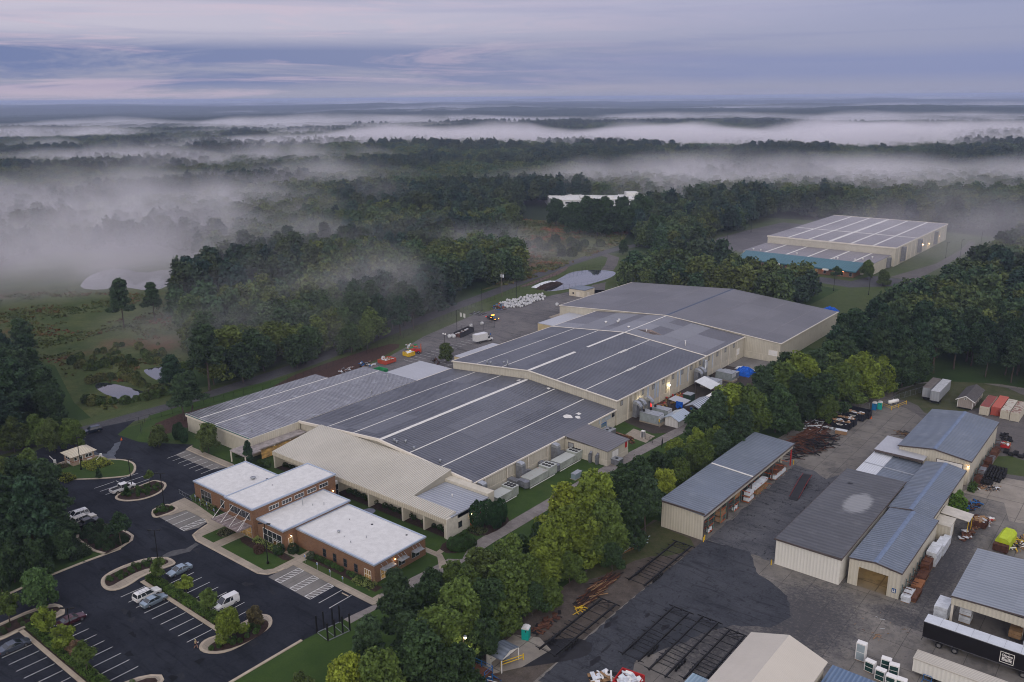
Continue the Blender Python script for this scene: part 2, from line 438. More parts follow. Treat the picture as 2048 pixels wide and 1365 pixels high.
M_FPINE=leaf_mat('forest_needles',(0.032,0.050,0.033),False)
def crown_points(lobes,nl,rs,shell=0.75):
 """clump centres near the surface of uneven lobes, dropped where another lobe swallows them"""
 P=[];Nn=[]
 w=np.array([l[3]*l[4]for l in lobes]);w=w/w.sum()
 for l,k in zip(lobes,w):
  m=int(nl*k)+1
  d=rs.normal(size=(m,3));d/=np.linalg.norm(d,axis=1,keepdims=True)
  r=(shell+(1-shell)*rs.rand(m)**0.6)*(1+0.12*np.sin(d[:,0]*7+l[0])*np.cos(d[:,1]*6+l[1]))
  p=d*r[:,None]*np.array([l[3],l[3],l[4]])+np.array(l[:3]);P.append(p);Nn.append(d)
 P=np.concatenate(P);Nn=np.concatenate(Nn);keep=np.ones(len(P),bool)
 for l in lobes:
  q=(P-np.array(l[:3]))/np.array([l[3],l[3],l[4]]);keep&=(np.linalg.norm(q,axis=1)>shell*0.72)
 return P[keep],Nn[keep]
def make_crown(kind,H,rs,clumps,per,leaf):
 """kind: broad, pine, cone, column, oval, young"""
 lobes=[]
 if kind=='broad':
  Rr=H*0.34
  for i in range(20):
   a=i*2.4+rs.rand();t=rs.rand();rr=Rr*(0.35+0.75*rs.rand())*(1-0.55*t)
   lobes.append((math.cos(a)*rr,math.sin(a)*rr,H*(0.22+0.62*t),Rr*rs.uniform(0.22,0.46),Rr*rs.uniform(0.24,0.5)))
  lobes.append((0,0,H*0.48,Rr*0.7,H*0.26));lobes.append((rs.normal()*0.5,rs.normal()*0.5,H*0.86,Rr*0.3,H*0.12));lobes.append((rs.normal()*0.9,rs.normal()*0.9,H*0.78,Rr*0.34,H*0.12))
 elif kind=='pine':
  for i in range(17):
   t=i/16;a=i*2.4+rs.rand()*0.8;rr=H*0.2*(1-t*0.72)*rs.uniform(0.55,1.15)
   lobes.append((math.cos(a)*rr,math.sin(a)*rr,H*(0.40+0.55*t)+rs.normal()*0.2,H*0.085*(1.25-0.5*t)*rs.uniform(0.8,1.25),H*0.045*rs.uniform(0.8,1.3)))
  lobes.append((0,0,H*0.72,H*0.10,H*0.2));lobes.append((0,0,H*0.93,H*0.07,H*0.07))
 elif kind=='cone':
  for i in range(14):
   t=i/13;a=i*2.4;rr=H*0.17*(1-t)
   lobes.append((math.cos(a)*rr,math.sin(a)*rr,H*(0.12+0.8*t),H*0.12*(1.1-t)+0.15,H*0.09))
 elif kind=='column':
  for i in range(9):
   t=i/8;lobes.append((rs.normal()*0.12,rs.normal()*0.12,H*(0.12+0.76*t),H*0.13*math.sin(math.pi*(0.22+0.70*t))**0.7+0.1,H*0.12))
 elif kind=='young':
  Rr=H*0.27
  for i in range(8):
   a=i*2.4+rs.rand();t=rs.rand();rr=Rr*(0.3+0.55*rs.rand())
   lobes.append((math.cos(a)*rr,math.sin(a)*rr,H*(0.42+0.4*t),Rr*rs.uniform(0.3,0.5),Rr*rs.uniform(0.3,0.45)))
  lobes.append((0,0,H*0.85,Rr*0.32,H*0.12))
 elif kind=='oval':
  lobes=[(0,0,H*0.5,H*0.27,H*0.5)]
 elif kind=='ball':
  lobes=[(0,0,H*0.42,H*0.55,H*0.56)]
 shell=0.93 if kind in('oval','ball')else 0.72
 P,D=crown_points(lobes,clumps,rs,shell)
 cs=leaf*(0.6 if kind in('oval','ball')else 2.1)
 off=rs.normal(size=(len(P),per,3))*cs*0.5
 cen=(P[:,None,:]+off).reshape(-1,3);bias=np.repeat(D,per,axis=0)*0.55+np.array([0,0,0.45])
 cen[:,2]=np.maximum(cen[:,2],0.03)
 V=leaf_quads(cen,bias,leaf,rs,1.25 if kind!='pine' else 1.7)
 return V,np.arange(len(V)).reshape(-1,4),lobes
def trunk_mesh(H,lobes,kind,rs,r=None):
 b=MB();r=r or H*0.017
 top=H*(0.9 if kind in('pine','cone')else 0.62);pts=[(0,0,-0.3)]
 for i in range(1,6):pts.append((rs.normal()*0.02*H*0.4,rs.normal()*0.02*H*0.4,top*i/5))
 for i in range(5):b.tube(pts[i],pts[i+1],r*(1-0.17*i),r*(1-0.17*(i+1)),7,caps=(i==0))
 if kind in('broad','young','pine'):
  for l in lobes[:9]:
   z0=max(H*0.22,l[2]-H*0.2)if kind!='pine' else l[2]-0.25
   k=min(4,int(z0/top*5));p0=Vector(pts[k]).lerp(Vector(pts[k+1]),max(0,min(1,z0/top*5-k)))if k<5 else Vector(pts[5])
   b.tube(p0,(l[0]*0.9,l[1]*0.9,l[2]),r*0.38,r*0.1,5,caps=False)
 return b
def make_tree(name,kind,H,seed,clumps,per,leaf,bark=None,label='tree',cat='tree',crown_name='crown',trunk=True,lm=None):
 rs=np.random.RandomState(seed);V,F,lobes=make_crown(kind,H,rs,clumps,per,leaf)
 t=thing(name,label,cat)
 me=npmesh(crown_name,V,F,lm or M_LEAF);c=bpy.data.objects.new(crown_name,me);C.objects.link(c);c.parent=t
 if trunk:
  o=trunk_mesh(H,lobes,kind,rs).build('trunk',bark or M_BARK,t)
 return t
def tree_color(o,col):
 for c in o.children:
  if c.name.startswith(('crown','foliage')):c.color=(*col,1)
  # paving and lawns
def asphalt(name,c,c2,patchy=0.4,crack=0.35,rough=(0.75,0.92),wet=0.0,scale=0.12,dots=0.0):
 n=NT(name)
 base=n.mix(n.ramp(n.noise(scale,6,0.65),[(0.32,0.0),(0.68,1.0)]),c,c2)
 base=n.mix(n.math('MULTIPLY',n.ramp(n.noise(2.2,5,0.7),[(0.4,0.0),(0.75,1.0)]),0.35),base,tuple(x*1.6 for x in c2))
 base=n.mix(n.math('MULTIPLY',n.ramp(n.noise(0.5,5,0.6,stretch=(0.25,1.6,1),dist=1.0),[(0.52,0.0),(0.66,1.0)]),patchy),base,tuple(x*0.5 for x in c))
 v=n.n('ShaderNodeTexVoronoi',feature='DISTANCE_TO_EDGE');v.inputs['Scale'].default_value=0.16
 w=n.n('ShaderNodeVectorMath',operation='ADD');nz=n.n('ShaderNodeTexNoise');nz.inputs['Scale'].default_value=0.9;nz.inputs['Detail'].default_value=4;n.L.new(n.pos,nz.inputs['Vector'])
 sc_=n.n('ShaderNodeVectorMath',operation='SCALE');n.L.new(nz.outputs['Color'],sc_.inputs[0]);sc_.inputs['Scale'].default_value=2.2
 n.L.new(n.pos,w.inputs[0]);n.L.new(sc_.outputs[0],w.inputs[1]);n.L.new(w.outputs[0],v.inputs['Vector'])
 cr=n.ramp(v.outputs['Distance'],[(0.0,1.0),(0.014,0.0)])
 base=n.mix(n.math('MULTIPLY',cr,crack),base,tuple(x*0.3 for x in c))
 if dots:
  base=n.mix(n.math('MULTIPLY',n.ramp(n.noise(1.1,3,0.6,stretch=(1,0.6,1)),[(0.60,0.0),(0.66,1.0)]),dots),base,tuple(x*0.35 for x in c))
 n.col(base);n.rough(n.ramp(n.noise(0.3,4,0.6),[(0.35,rough[0]),(0.65,rough[1])]));n.p.inputs['Specular IOR Level'].default_value=0.06
 n.bump(n.noise(9,3,0.7),0.25,0.02);return n.m
def concrete(name,c,joint=(4.5,4.5),stain=0.5,rough=0.85,cold=None,jw=0.012,wear=None):
 n=NT(name);X,Y,Z=n.xyz()
 base=n.mix(n.ramp(n.noise(0.16,6,0.65),[(0.32,0.0),(0.7,1.0)]),tuple(x*0.72 for x in c),tuple(x*1.12 for x in c))
 v=n.n('ShaderNodeCombineXYZ');n.L.new(n.math('FLOOR',n.math('DIVIDE',X,joint[0])),v.inputs[0]);n.L.new(n.math('FLOOR',n.math('DIVIDE',Y,joint[1])),v.inputs[1])
 w=n.n('ShaderNodeTexWhiteNoise',noise_dimensions='2D');n.L.new(v.outputs[0],w.inputs['Vector'])
 base=n.mix(n.math('MULTIPLY',w.outputs['Value'],0.28),base,tuple(x*0.6 for x in c))
 base=n.mix(n.math('MULTIPLY',n.ramp(n.noise(0.33,6,0.7,dist=0.8),[(0.5,0.0),(0.68,1.0)]),stain),base,cold or tuple(x*0.35 for x in c))
 base=n.mix(n.math('MULTIPLY',n.ramp(n.noise(3.0,4,0.7),[(0.55,0.0),(0.7,1.0)]),stain*0.5),base,tuple(x*0.4 for x in c))
 j=None
 for q,k in((X,joint[0]),(Y,joint[1])):
  f=n.math('FRACT',n.math('DIVIDE',q,k));d=n.math('ABSOLUTE',n.math('SUBTRACT',f,0.5));e=n.math('GREATER_THAN',d,0.5-jw)
  j=e if j is None else n.math('MAXIMUM',j,e)
 base=n.mix(n.math('MULTIPLY',j,0.7),base,tuple(x*0.3 for x in c))
 if wear:
  tot=None
  for cx,cy,a,b_,w_ in wear:
   dx=n.math('DIVIDE',n.math('SUBTRACT',X,cx),a);dy=n.math('DIVIDE',n.math('SUBTRACT',Y,cy),b_)
   e=n.math('MULTIPLY',n.math('EXPONENT',n.math('MULTIPLY',n.math('ADD',n.math('MULTIPLY',dx,dx),n.math('MULTIPLY',dy,dy)),-1.0)),w_)
   tot=e if tot is None else n.math('MAXIMUM',tot,e)
  k1=n.ramp(n.math('ADD',tot,n.math('MULTIPLY',n.math('SUBTRACT',n.noise(0.35,6,0.72,dist=0.7),0.5),1.5)),[(0.36,0.0),(0.62,1.0)])
  k2=n.ramp(n.math('ADD',tot,n.math('MULTIPLY',n.math('SUBTRACT',n.noise(1.7,5,0.7),0.5),2.4)),[(0.45,0.0),(0.85,1.0)])
  base=n.mix(n.math('MULTIPLY',k1,0.5),base,(0.075,0.074,0.080));base=n.mix(n.math('MULTIPLY',k2,0.62),base,(0.034,0.035,0.043))
 n.col(base);n.rough(rough);n.p.inputs['Specular IOR Level'].default_value=0.1;n.bump(n.noise(5,4,0.7),0.2,0.02);return n.m
def turf(name,c,c2,scale=0.25,stripes=0.0):
 n=NT(name);base=n.mix(n.ramp(n.noise(scale,6,0.65),[(0.3,0.0),(0.7,1.0)]),c,c2)
 base=n.mix(n.math('MULTIPLY',n.ramp(n.noise(3.5,5,0.75),[(0.4,0.0),(0.7,1.0)]),0.5),base,tuple(x*0.55 for x in c))
 base=n.mix(n.math('MULTIPLY',n.ramp(n.noise(0.07,4,0.6),[(0.55,0.0),(0.75,1.0)]),0.35),base,(0.09,0.085,0.035))
 n.col(base);n.rough(0.95);n.p.inputs['Specular IOR Level'].default_value=0.12;n.bump(n.noise(7,4,0.8),0.8,0.06);return n.m
M_ASPH=asphalt('parking_asphalt',(0.012,0.0135,0.019),(0.024,0.027,0.036),0.55,0.45)
M_ROAD=asphalt('road_asphalt',(0.055,0.055,0.062),(0.080,0.078,0.084),0.25,0.35)
M_OLDASPH=asphalt('yard_asphalt',(0.055,0.057,0.066),(0.105,0.106,0.115),0.6,0.6,dots=0.75)
M_NEWASPH=asphalt('dark_yard_asphalt',(0.032,0.035,0.043),(0.058,0.061,0.071),0.6,0.4,dots=0.5)
M_GREYASPH=asphalt('grey_yard_asphalt',(0.075,0.075,0.082),(0.12,0.115,0.115),0.35,0.5)
M_WALK=concrete('sidewalk_concrete',(0.34,0.295,0.24),(1.9,1.9),0.12)
M_PADC=concrete('old_concrete',(0.20,0.19,0.18),(2.74,60),0.3)
M_YARDC=concrete('yard_concrete',(0.20,0.185,0.168),(4.6,6.2),0.6,cold=(0.06,0.058,0.06),wear=[(-43,134,11,16,.95),(-28,172,4.2,38,.9),(-60,178,7,32,.55),(-52,118,9,14,.8),(-30,145,8,5,.8),(-64,215,8,10,.35),(-18,205,9,9,.5)])
M_YARDW=concrete('worn_concrete',(0.30,0.27,0.235),(7,9),0.3,cold=(0.08,0.075,0.08))
M_KERB=mat('kerb_concrete',(0.40,0.34,0.27),0.85,0.2,0.8)
M_GRASS=turf('mown_grass',(0.030,0.060,0.013),(0.050,0.085,0.020))
M_GRASS2=turf('verge_grass',(0.048,0.070,0.022),(0.075,0.095,0.035))
M_MULCH=mat('bark_mulch',(0.040,0.026,0.022),0.95,0.5,2.5)
M_REDMULCH=mat('red_mulch',(0.058,0.034,0.028),0.95,0.4,1.5)
M_LINE=mat('line_paint',(0.66,0.66,0.66),0.8,0.2,1.5)
M_GRAVEL=asphalt('gravel',(0.15,0.135,0.13),(0.23,0.21,0.20),0.3,0.0,scale=0.5)
M_DGRAVEL=asphalt('dark_gravel',(0.075,0.070,0.072),(0.125,0.115,0.11),0.35,0.0,scale=0.3)
M_DIRT=turf('bare_dirt',(0.085,0.068,0.058),(0.13,0.105,0.088),0.4)
M_DIRT2=turf('dark_dirt',(0.045,0.038,0.035),(0.075,0.062,0.055),0.5)
def meadow_mat(name,g1,g2,rust,amt=(0.52,0.66)):
 n=NT(name);b=n.mix(n.ramp(n.noise(0.07,6,0.7,stretch=(1,1,1)),[(0.35,0.0),(0.65,1.0)]),g1,g2)
 b=n.mix(n.ramp(n.noise(0.028,6,0.65),[(amt[0],0.0),(amt[1],0.85)]),b,rust)
 b=n.mix(n.math('MULTIPLY',n.ramp(n.noise(0.7,5,0.75),[(0.45,0.0),(0.7,1.0)]),0.55),b,tuple(x*0.45 for x in g1))
 n.col(b);n.rough(1.0);n.p.inputs['Specular IOR Level'].default_value=0.05;n.bump(n.noise(0.9,5,0.8),1.0,0.5);return n.m
M_MEADOW=meadow_mat('wild_meadow',(0.065,0.085,0.032),(0.12,0.125,0.058),(0.20,0.09,0.05))
M_FIELD=meadow_mat('marsh_meadow',(0.048,0.072,0.024),(0.10,0.115,0.045),(0.14,0.07,0.045),(0.56,0.7))
def water_mat(name,tint=(0.02,0.025,0.03),rough=0.03):
 n=NT(name);n.col(tint);n.rough(rough);n.p.inputs['Metallic'].default_value=0.0;n.p.inputs['IOR'].default_value=1.333;n.p.inputs['Specular IOR Level'].default_value=0.5;n.p.inputs['Coat Weight'].default_value=0.8;n.p.inputs['Coat IOR'].default_value=1.6;n.p.inputs['Coat Roughness'].default_value=0.02
 n.bump(n.noise(1.2,3,0.6),0.08,0.03);return n.m
M_WATER=water_mat('pond_water')
L1,L2,L3,L4=0.008,0.016,0.024,0.032
def jag(P,amp,step=1.1,seed=3):
 r_=random.Random(seed);Q=[]
 for i in range(len(P)):
  a,b_=P[i],P[(i+1)%len(P)];d=math.hypot(b_[0]-a[0],b_[1]-a[1]);k=max(1,int(d/step))
  for j in range(k):t=j/k;Q.append((a[0]+(b_[0]-a[0])*t+(r_.uniform(-amp,amp)if j else 0)*.6,a[1]+(b_[1]-a[1])*t+(r_.uniform(-amp,amp)if j else 0)*.6))
 return Q
sheet('meadow',[(-262,300),(-258,334),(-279,453),(-312,524),(-402,508),(-335,420),(-300,385),(-268,330)],L1,M_MEADOW)
sheet('field',[(-236,104),(-258,108),(-302,122),(-349,112),(-402,118),(-480,136),(-540,230),(-480,262),(-410,262),(-372,212),(-330,184),(-276,157),(-242,140)],L1,M_FIELD)
sheet('verge',[(-243,60),(-239,150),(-239,210),(-247,262),(-262,352),(-268,420),(-256,440),(-226,410),(-212,345),(-210,180),(-224,150),(-226,60)],L1,M_GRASS2)
def strip(name,cl,w,z,m,kind='structure'):
 a=[];b=[]
 for i,p in enumerate(cl):
  q=cl[min(i+1,len(cl)-1)];o=cl[max(i-1,0)];dx,dy=q[0]-o[0],q[1]-o[1];l=math.hypot(dx,dy);nx,ny=-dy/l*w/2,dx/l*w/2
  a.append((p[0]+nx,p[1]+ny));b.append((p[0]-nx,p[1]-ny))
 v=a+b[::-1];mb=MB()
 for i in range(len(a)-1):mb.poly([(*a[i],z),(*b[i],z),(*b[i+1],z),(*a[i+1],z)][::-1][::-1])
 o=mb.build(name,m);bm=bmesh.new();bm.from_mesh(o.data);bmesh.ops.remove_doubles(bm,verts=bm.verts,dist=0.001);bmesh.ops.recalc_face_normals(bm,faces=bm.faces)
 for f in bm.faces:
  if f.normal.z<0:f.normal_flip()
 bm.to_mesh(o.data);bm.free();return tag(o,kind=kind)
strip('road',[(-255,0),(-240,60),(-232.5,95),(-230.5,130),(-233,170),(-240,215),(-248,262),(-254,300),(-262,345),(-268,385),(-272,430),(-268,470),(-262,520)],7.2,L3,M_ROAD)
strip('branch_road',[(-270,418),(-258,412),(-247,392),(-238,372),(-226,348),(-218,335),(-206,322)],6.5,L2,M_DGRAVEL)
sheet('parking_lot',[(-107,-40),(-107,75.4),(-106.2,84.8),(-105.4,90.6),(-129,91.2),(-153,92),(-172,94),(-175,104),(-179.8,110),(-198,110),(-199,112),(-212,104),(-222,103),(-229,112),(-233,96),(-228,84),(-233,70),(-240,40),(-233,40),(-222,69),(-214,79),(-205,79.5),(-198,77),(-192,73),(-187.5,69.6),(-178,69.2),(-163,76),(-161,72),(-162,58),(-161,50),(-159,-40)],L4,M_ASPH)
sheet('small_lot_paving',[(-196.6,105.2),(-181,105.6),(-179.4,108.9),(-197.4,108.9)],L4+0.006,M_PADC)
sheet('rear_lot',[(-179.4,176),(-179.4,192),(-181,200),(-179.4,216),(-188,246),(-188,275),(-197.3,276),(-197.3,332),(-215,338),(-226,330),(-231,300),(-233,262),(-226,226),(-221,212),(-216,196),(-213,160),(-203,160)],L2,asphalt('rear_lot_asphalt',(0.065,0.064,0.070),(0.165,0.155,0.155),0.5,0.4,scale=0.045))
sheet('loading_apron',[(-197.3,279),(-197.3,299),(-206,299),(-206,279)],L3,M_WALK)
sheet('yard_lawn',[(-118,117),(-107.5,117),(-104,128),(-105,180),(-106,196),(-112,197),(-118,197)],L2,M_GRASS)
sheet('tree_belt_lawn',[(-107,60),(-107,75.4),(-105.2,91),(-101,108),(-102.6,121),(-102.6,161),(-100,210),(-97,250),(-84,262),(-80,200),(-80,60)],L1,M_GRASS)
strip('gravel_drive',[(-106,84),(-105.4,96),(-104.2,109),(-104.6,121),(-104.4,140),(-104.2,160),(-103.8,178),(-102.4,198),(-101,220),(-100,250),(-98,272)],3.3,L3,M_GRAVEL)
sheet('service_yard',[(-118,196),(-118,275),(-105,275),(-99.5,268),(-100.8,230),(-102.2,198),(-107,193)],L2,M_DIRT2)
sheet('service_pad',[(-112.5,187.5),(-105.2,186.2),(-105.6,191.8),(-113,193)],L4,M_WALK)
sheet('dock_paving',[(-117.9,262),(-105,262),(-96,268),(-96,275),(-117.9,275)],L3,M_PADC)
sheet('yard',[(-79.5,60),(-79.5,150),(-79.5,205),(-77,236),(-73,252),(-61,284),(-42,296),(60,300),(60,60)],L2,M_YARDC)
sheet('yard_gravel',jag(smooth_poly([(-68,262),(-52,250),(-50,242),(-33,242),(-31,215),(-8,222),(40,240),(60,300),(-42,296),(-60,286)],1),0.5),L3,M_DGRAVEL)
sheet('yard_lane',jag([(-69,149),(-54.4,149),(-54.8,189),(-56,203),(-60,193),(-64,196),(-69,196.4)],0.7),L3,M_OLDASPH)
sheet('asphalt_apron',jag([(-69,148.7),(-60,149.8),(-56,143.5),(-48,139),(-45,133),(-46.5,128),(-52,124.5),(-54,121),(-60,106),(-57,96),(-69.5,92),(-69.9,118),(-69.6,147.6)],0.45),L3,M_NEWASPH)
sheet('oil_stain',smooth_poly([(-76,90),(-70,97),(-66,103),(-70,106),(-75,101),(-80,93)],2),L4+0.006,mat('oil_stain',(0.018,0.018,0.021),0.35,0.3,0.5))
for k_,(px_,py_,a_,b_)in enumerate([(1170,1296,2.0,1.1),(1190,1323,1.7,0.6),(1216,1250,1.2,0.5),(1231,1237,1.0,0.35),(1295,1231,0.8,0.4),(1330,1256,1.2,0.5),(1212,1298,1.6,0.25),(1405,1075,0.9,0.5),(1420,1064,0.8,0.4)]):
 x_,y_=G(px_,py_);r_=random.Random(k_)
 sheet('tar_stain',[(x_+math.cos(t)*b_*r_.uniform(.7,1.2),y_+math.sin(t)*a_*r_.uniform(.7,1.2))for t in[i*0.7 for i in range(9)]],L4+0.004,mat('tar',(0.014,0.014,0.018),0.5,0.2))
sheet('dirt_strip',[(-82,60),(-82,150),(-79.3,150),(-79,148.6),(-69.4,147.9),(-70,118),(-69.8,60)],L4,turf('yard_dirt',(0.060,0.050,0.044),(0.125,0.105,0.09),0.5))
sheet('dirt_grass',smooth_poly([(-82,118),(-82,150),(-79,150),(-79,148),(-69.5,147),(-71,139),(-76,135),(-78,124)],1),L4+0.006,turf('patchy_grass',(0.045,0.062,0.020),(0.085,0.08,0.045),0.6))
sheet('shed_concrete',[(-80,88),(-80,99),(-76,101),(-72.5,99.5),(-73.5,93),(-76,89)],L4+0.010,M_YARDW)
sheet('side_yard',[(-33.0,205),(-24.5,205),(-22,196),(-4,200),(20,215),(10,226),(-31,219)],L4,M_YARDW)
sheet('grass_patch',smooth_poly([(-32.5,221),(-26,222.5),(-14,226),(-10,233),(-20,232),(-31,236)],1),L4,M_GRASS2)
sheet('propane_grass',smooth_poly([(-66,262),(-58,262),(-52,252),(-46,258),(-40,275),(-30,285),(-42,296),(-61,286)],1),L4,turf('rough_grass',(0.045,0.06,0.022),(0.09,0.085,0.05),0.3))
sheet('lake',smooth_poly([G(*q)for q in((158,577),(200,581),(240,573),(300,583),(330,576),(378,545),(335,538),(285,548),(240,535),(190,546),(168,560))],1),L2,M_WATER)
def pond(name,pts,it=2):return sheet(name,smooth_poly(pts,it),L3,M_WATER,px=False)
pond('pond_water',[G(*q)for q in((186,772),(200,765),(228,768),(262,776),(292,785),(288,793),(262,799),(235,799),(205,787))])
pond('pond',[G(*q)for q in((282,742),(300,737),(325,733),(345,738),(345,762),(318,765))])
sheet('pond_bank',smooth_poly([(-250,376),(-232,382),(-222,372),(-226,345),(-232,318),(-242,312),(-262,366)],2),L2,M_GRASS2)
pond('retention_pond',[G(*q)for q in((1082,583),(1100,566),(1122,556),(1140,545),(1175,540),(1215,541),(1234,545),(1225,555),(1190,566),(1160,574),(1110,583))])
sheet('stone_bank',smooth_poly([G(*q)for q in((1035,575),(1075,560),(1110,545),(1140,530),(1128,545),(1085,562),(1055,573))],1),L4,mat('stone_rubble',(0.12,0.085,0.075),0.95,0.5,0.6))
sheet('far_lot',[(-196,470),(-196,598),(-236,604),(-240,560),(-242,510),(-228,474)],L2,asphalt('far_lot_asphalt',(0.06,0.058,0.066),(0.10,0.095,0.10),0.5,0.3,scale=0.05))
sheet('far_lawn',[(-262,470),(-262,620),(-170,632),(-100,616),(-86,612),(-84,470),(-92,416),(-95,384),(-98,300),(-104.6,300),(-104.6,333),(-128,335),(-128,404),(-190,425),(-240,430)],L1,M_GRASS2)
sheet('far_front_lot',[(-196,424),(-126,411),(-112,425),(-104,446),(-126,446),(-130,426.5),(-196,431)],L3,M_ROAD)
sheet('far_service_drive',[(-118,448),(-106,446),(-104,500),(-104,560),(-108,590),(-112,590),(-108.5,555),(-109,500)],L3,M_DGRAVEL)
def kerb_line(pts,w=0.45,h=0.15,name='kerb',m=None):
 b=MB()
 for p,q in zip(pts,pts[1:]):
  dx,dy=q[0]-p[0],q[1]-p[1];l=math.hypot(dx,dy)
  b.cbox(((p[0]+q[0])/2,(p[1]+q[1])/2,h/2),(l+w*0.6,w,h+0.002*(len(b.f)%3)),math.atan2(dy,dx))
 return tag(b.build(name,m or M_KERB),kind='structure')
def island(pts,fill,name,it=2,w=0.55,walk=None,z=0.16):
 P=smooth_poly(pts,it)if it else pts
 a=sum(P[i][0]*P[(i+1)%len(P)][1]-P[(i+1)%len(P)][0]*P[i][1]for i in range(len(P)))
 if a<0:P=P[::-1]
 k=MB();k.prism(P,0.0,0.15,bottom=False);tag(k.build('kerb',M_KERB),kind='structure')
 Q=[]
 n=len(P)
 for i in range(n):
  o,q=P[i-1],P[(i+1)%n];dx,dy=q[0]-o[0],q[1]-o[1];l=math.hypot(dx,dy)or 1;Q.append((P[i][0]-dy/l*w,P[i][1]+dx/l*w))
 return sheet(name,Q,z,fill),P
def Z1(*L):return[G(a/2.504,820+b/2.504)for a,b in L]
island(Z1((276,285),(300,305),(340,306),(420,285),(533,250),(520,232),(478,226),(300,262)),M_WALK,'gatehouse_island')
island([(-213.5,80.6),(-206.5,78.8),(-203.2,80.5),(-193.5,90),(-194,93.2),(-200,96.5),(-206,95),(-214,87.5)],M_GRASS,'lawn_island',2)
island(Z1((569,440),(590,456),(640,461),(720,452),(800,422),(836,388),(832,366),(800,358),(770,352),(690,385),(610,412)),M_MULCH,'shrub_island')
island(Z1((757,522),(765,498),(830,472),(870,480),(898,492),(870,515),(790,543),(765,540)),M_MULCH,'small_island',1)
def island2(outer,bed,name,it=1):
 island(outer,M_WALK,name+'_walk',it,0.5)
 sheet(name,smooth_poly(bed,1),0.172,M_MULCH)
PX=lambda*L:[G(*p)for p in L]
island([(-161.2,72.2),(-161.3,68),(-175.6,68.4),(-176,75.0),(-168,76.8),(-163,76.6)],M_MULCH,'tree_island',1)
island2(Z1((503,862),(515,838),(560,808),(640,773),(740,743),(830,738),(868,752),(884,772),(850,788),(720,832),(650,880),(590,906),(540,908),(510,888)),Z1((524,855),(545,832),(640,788),(740,757),(828,750),(850,764),(820,782),(700,808),(600,862),(552,890),(530,882)),'shrub_bed_island')
island2(PX((397,1300),(400,1289),(412,1279),(436,1271),(480,1249),(513,1231),(527,1229),(542,1233),(546,1245),(540,1257),(515,1274),(470,1300),(440,1309),(411,1308)),Z1((1042,1198),(1058,1176),(1110,1150),(1200,1102),(1302,1050),(1338,1056),(1348,1082),(1330,1112),(1290,1142),(1180,1194),(1090,1214),(1052,1210)),'corner_island')
island2([(-120.8,43.5),(-117.6,41.5),(-114.6,47),(-114,53),(-116.5,56.5),(-119.4,54.5),(-120.6,50)],[(-120,44),(-117.6,42.6),(-115.4,47),(-115,53),(-116.8,55.4),(-118.8,53.5)],'south_island')
island2(PX((-30,1290),(0,1283),(43,1262),(60,1255),(128,1233),(131,1220),(122,1211),(105,1208),(60,1221),(20,1239),(-30,1262)),PX((-30,1284),(0,1276),(43,1256),(112,1228),(122,1220),(112,1214),(62,1227),(20,1245),(-30,1268)),'west_island')
for(xa,xb,ya,yb)in((-146,-120.6,68.05,71.3),(-147.8,-100,46.9,50.0)):
 b_=MB();b_.box(xa,xb,ya,yb,0,0.15);tag(b_.build('kerb',M_KERB),kind='structure')
 sheet('median_bed',[(xa+0.2,ya+0.75),(xb-0.2,ya+0.75),(xb-0.2,yb-0.35),(xa+0.2,yb-0.35)],0.156,M_MULCH)
kerb_line([(-160.2,-40),(-161.4,50),(-162.0,58),(-161.8,65),(-161.2,72)],0.6)
sheet('west_verge',[(-161.5,-40),(-162.3,50),(-162.9,58),(-162.6,66),(-162,68),(-176,68),(-188,69.5),(-192,72.5),(-205,79),(-216,78),(-226,60),(-250,-40)],L3,M_GRASS)
kerb_line([(-107.1,-40),(-107.1,75.4)],0.5)
kerb_line([(-174.5,110.2),(-179.6,109.0),(-197.6,109.0),(-198.5,111)],0.4)
sheet('corner_walk',[(-198,109.3),(-179.5,109.3),(-173,107),(-173,108.5),(-179.5,111),(-198,110.7)],0.10,M_WALK)
sheet('front_grass',smooth_poly([(-229,116),(-214,103.8),(-206,105.5),(-199,111.5),(-180,111.5),(-172,109),(-170,116.2),(-179,117),(-209.4,116.2),(-212,130),(-213,160),(-222,190),(-229,150)],0),0.03,M_GRASS)
sheet('red_bed',smooth_poly([(-224,116),(-214.5,107.5),(-211.5,109),(-211.8,130),(-212.5,152),(-216,160),(-221,140)],1),0.036,M_REDMULCH)
sheet('pine_straw',smooth_poly([(-213,150),(-211,165),(-218,196),(-224,214),(-230,210),(-228,170),(-221,150)],1),0.042,M_REDMULCH)
sheet('office_walk',[(-172,93.0),(-171.4,84.6),(-168,84.6),(-166.5,86.8),(-166.2,89.9),(-158.5,90.0),(-156.5,89.3),(-155.5,86.2),(-154.6,84.4),(-152,83.7),(-131,83.9),(-129.2,84.9),(-128.6,86.4),(-128.4,89.9),(-105.6,90.1),(-101.8,96),(-101.8,98),(-105.4,93.2),(-109.6,92.9),(-169.8,92.9)],0.13,M_WALK,th=True)
kerb_line([(-158.5,89.95),(-156.5,89.3),(-155.5,86.2),(-154.6,84.4),(-152,83.6),(-131,83.8),(-129.2,84.7),(-128.5,86.4),(-128.4,89.9)],0.35,0.15)
sheet('accessible_bays',[(-168,84.4),(-157.6,84.2),(-156.6,87),(-157.6,90.0),(-166.3,90.0)],L4+0.006,M_PADC)
sheet('accessible_bays',[(-128.4,84.2),(-116.2,84.2),(-116.2,90.0),(-128.4,90.0)],L4+0.006,M_PADC)
sheet('office_lawn',[(-169.4,93.1),(-154.2,91.4),(-154.2,94.4),(-169.4,94.4)],0.14,M_GRASS)
sheet('office_lawn',[(-152.6,85.2),(-148.3,85.2),(-148.3,91.0),(-152.6,91.0)],0.14,M_GRASS)
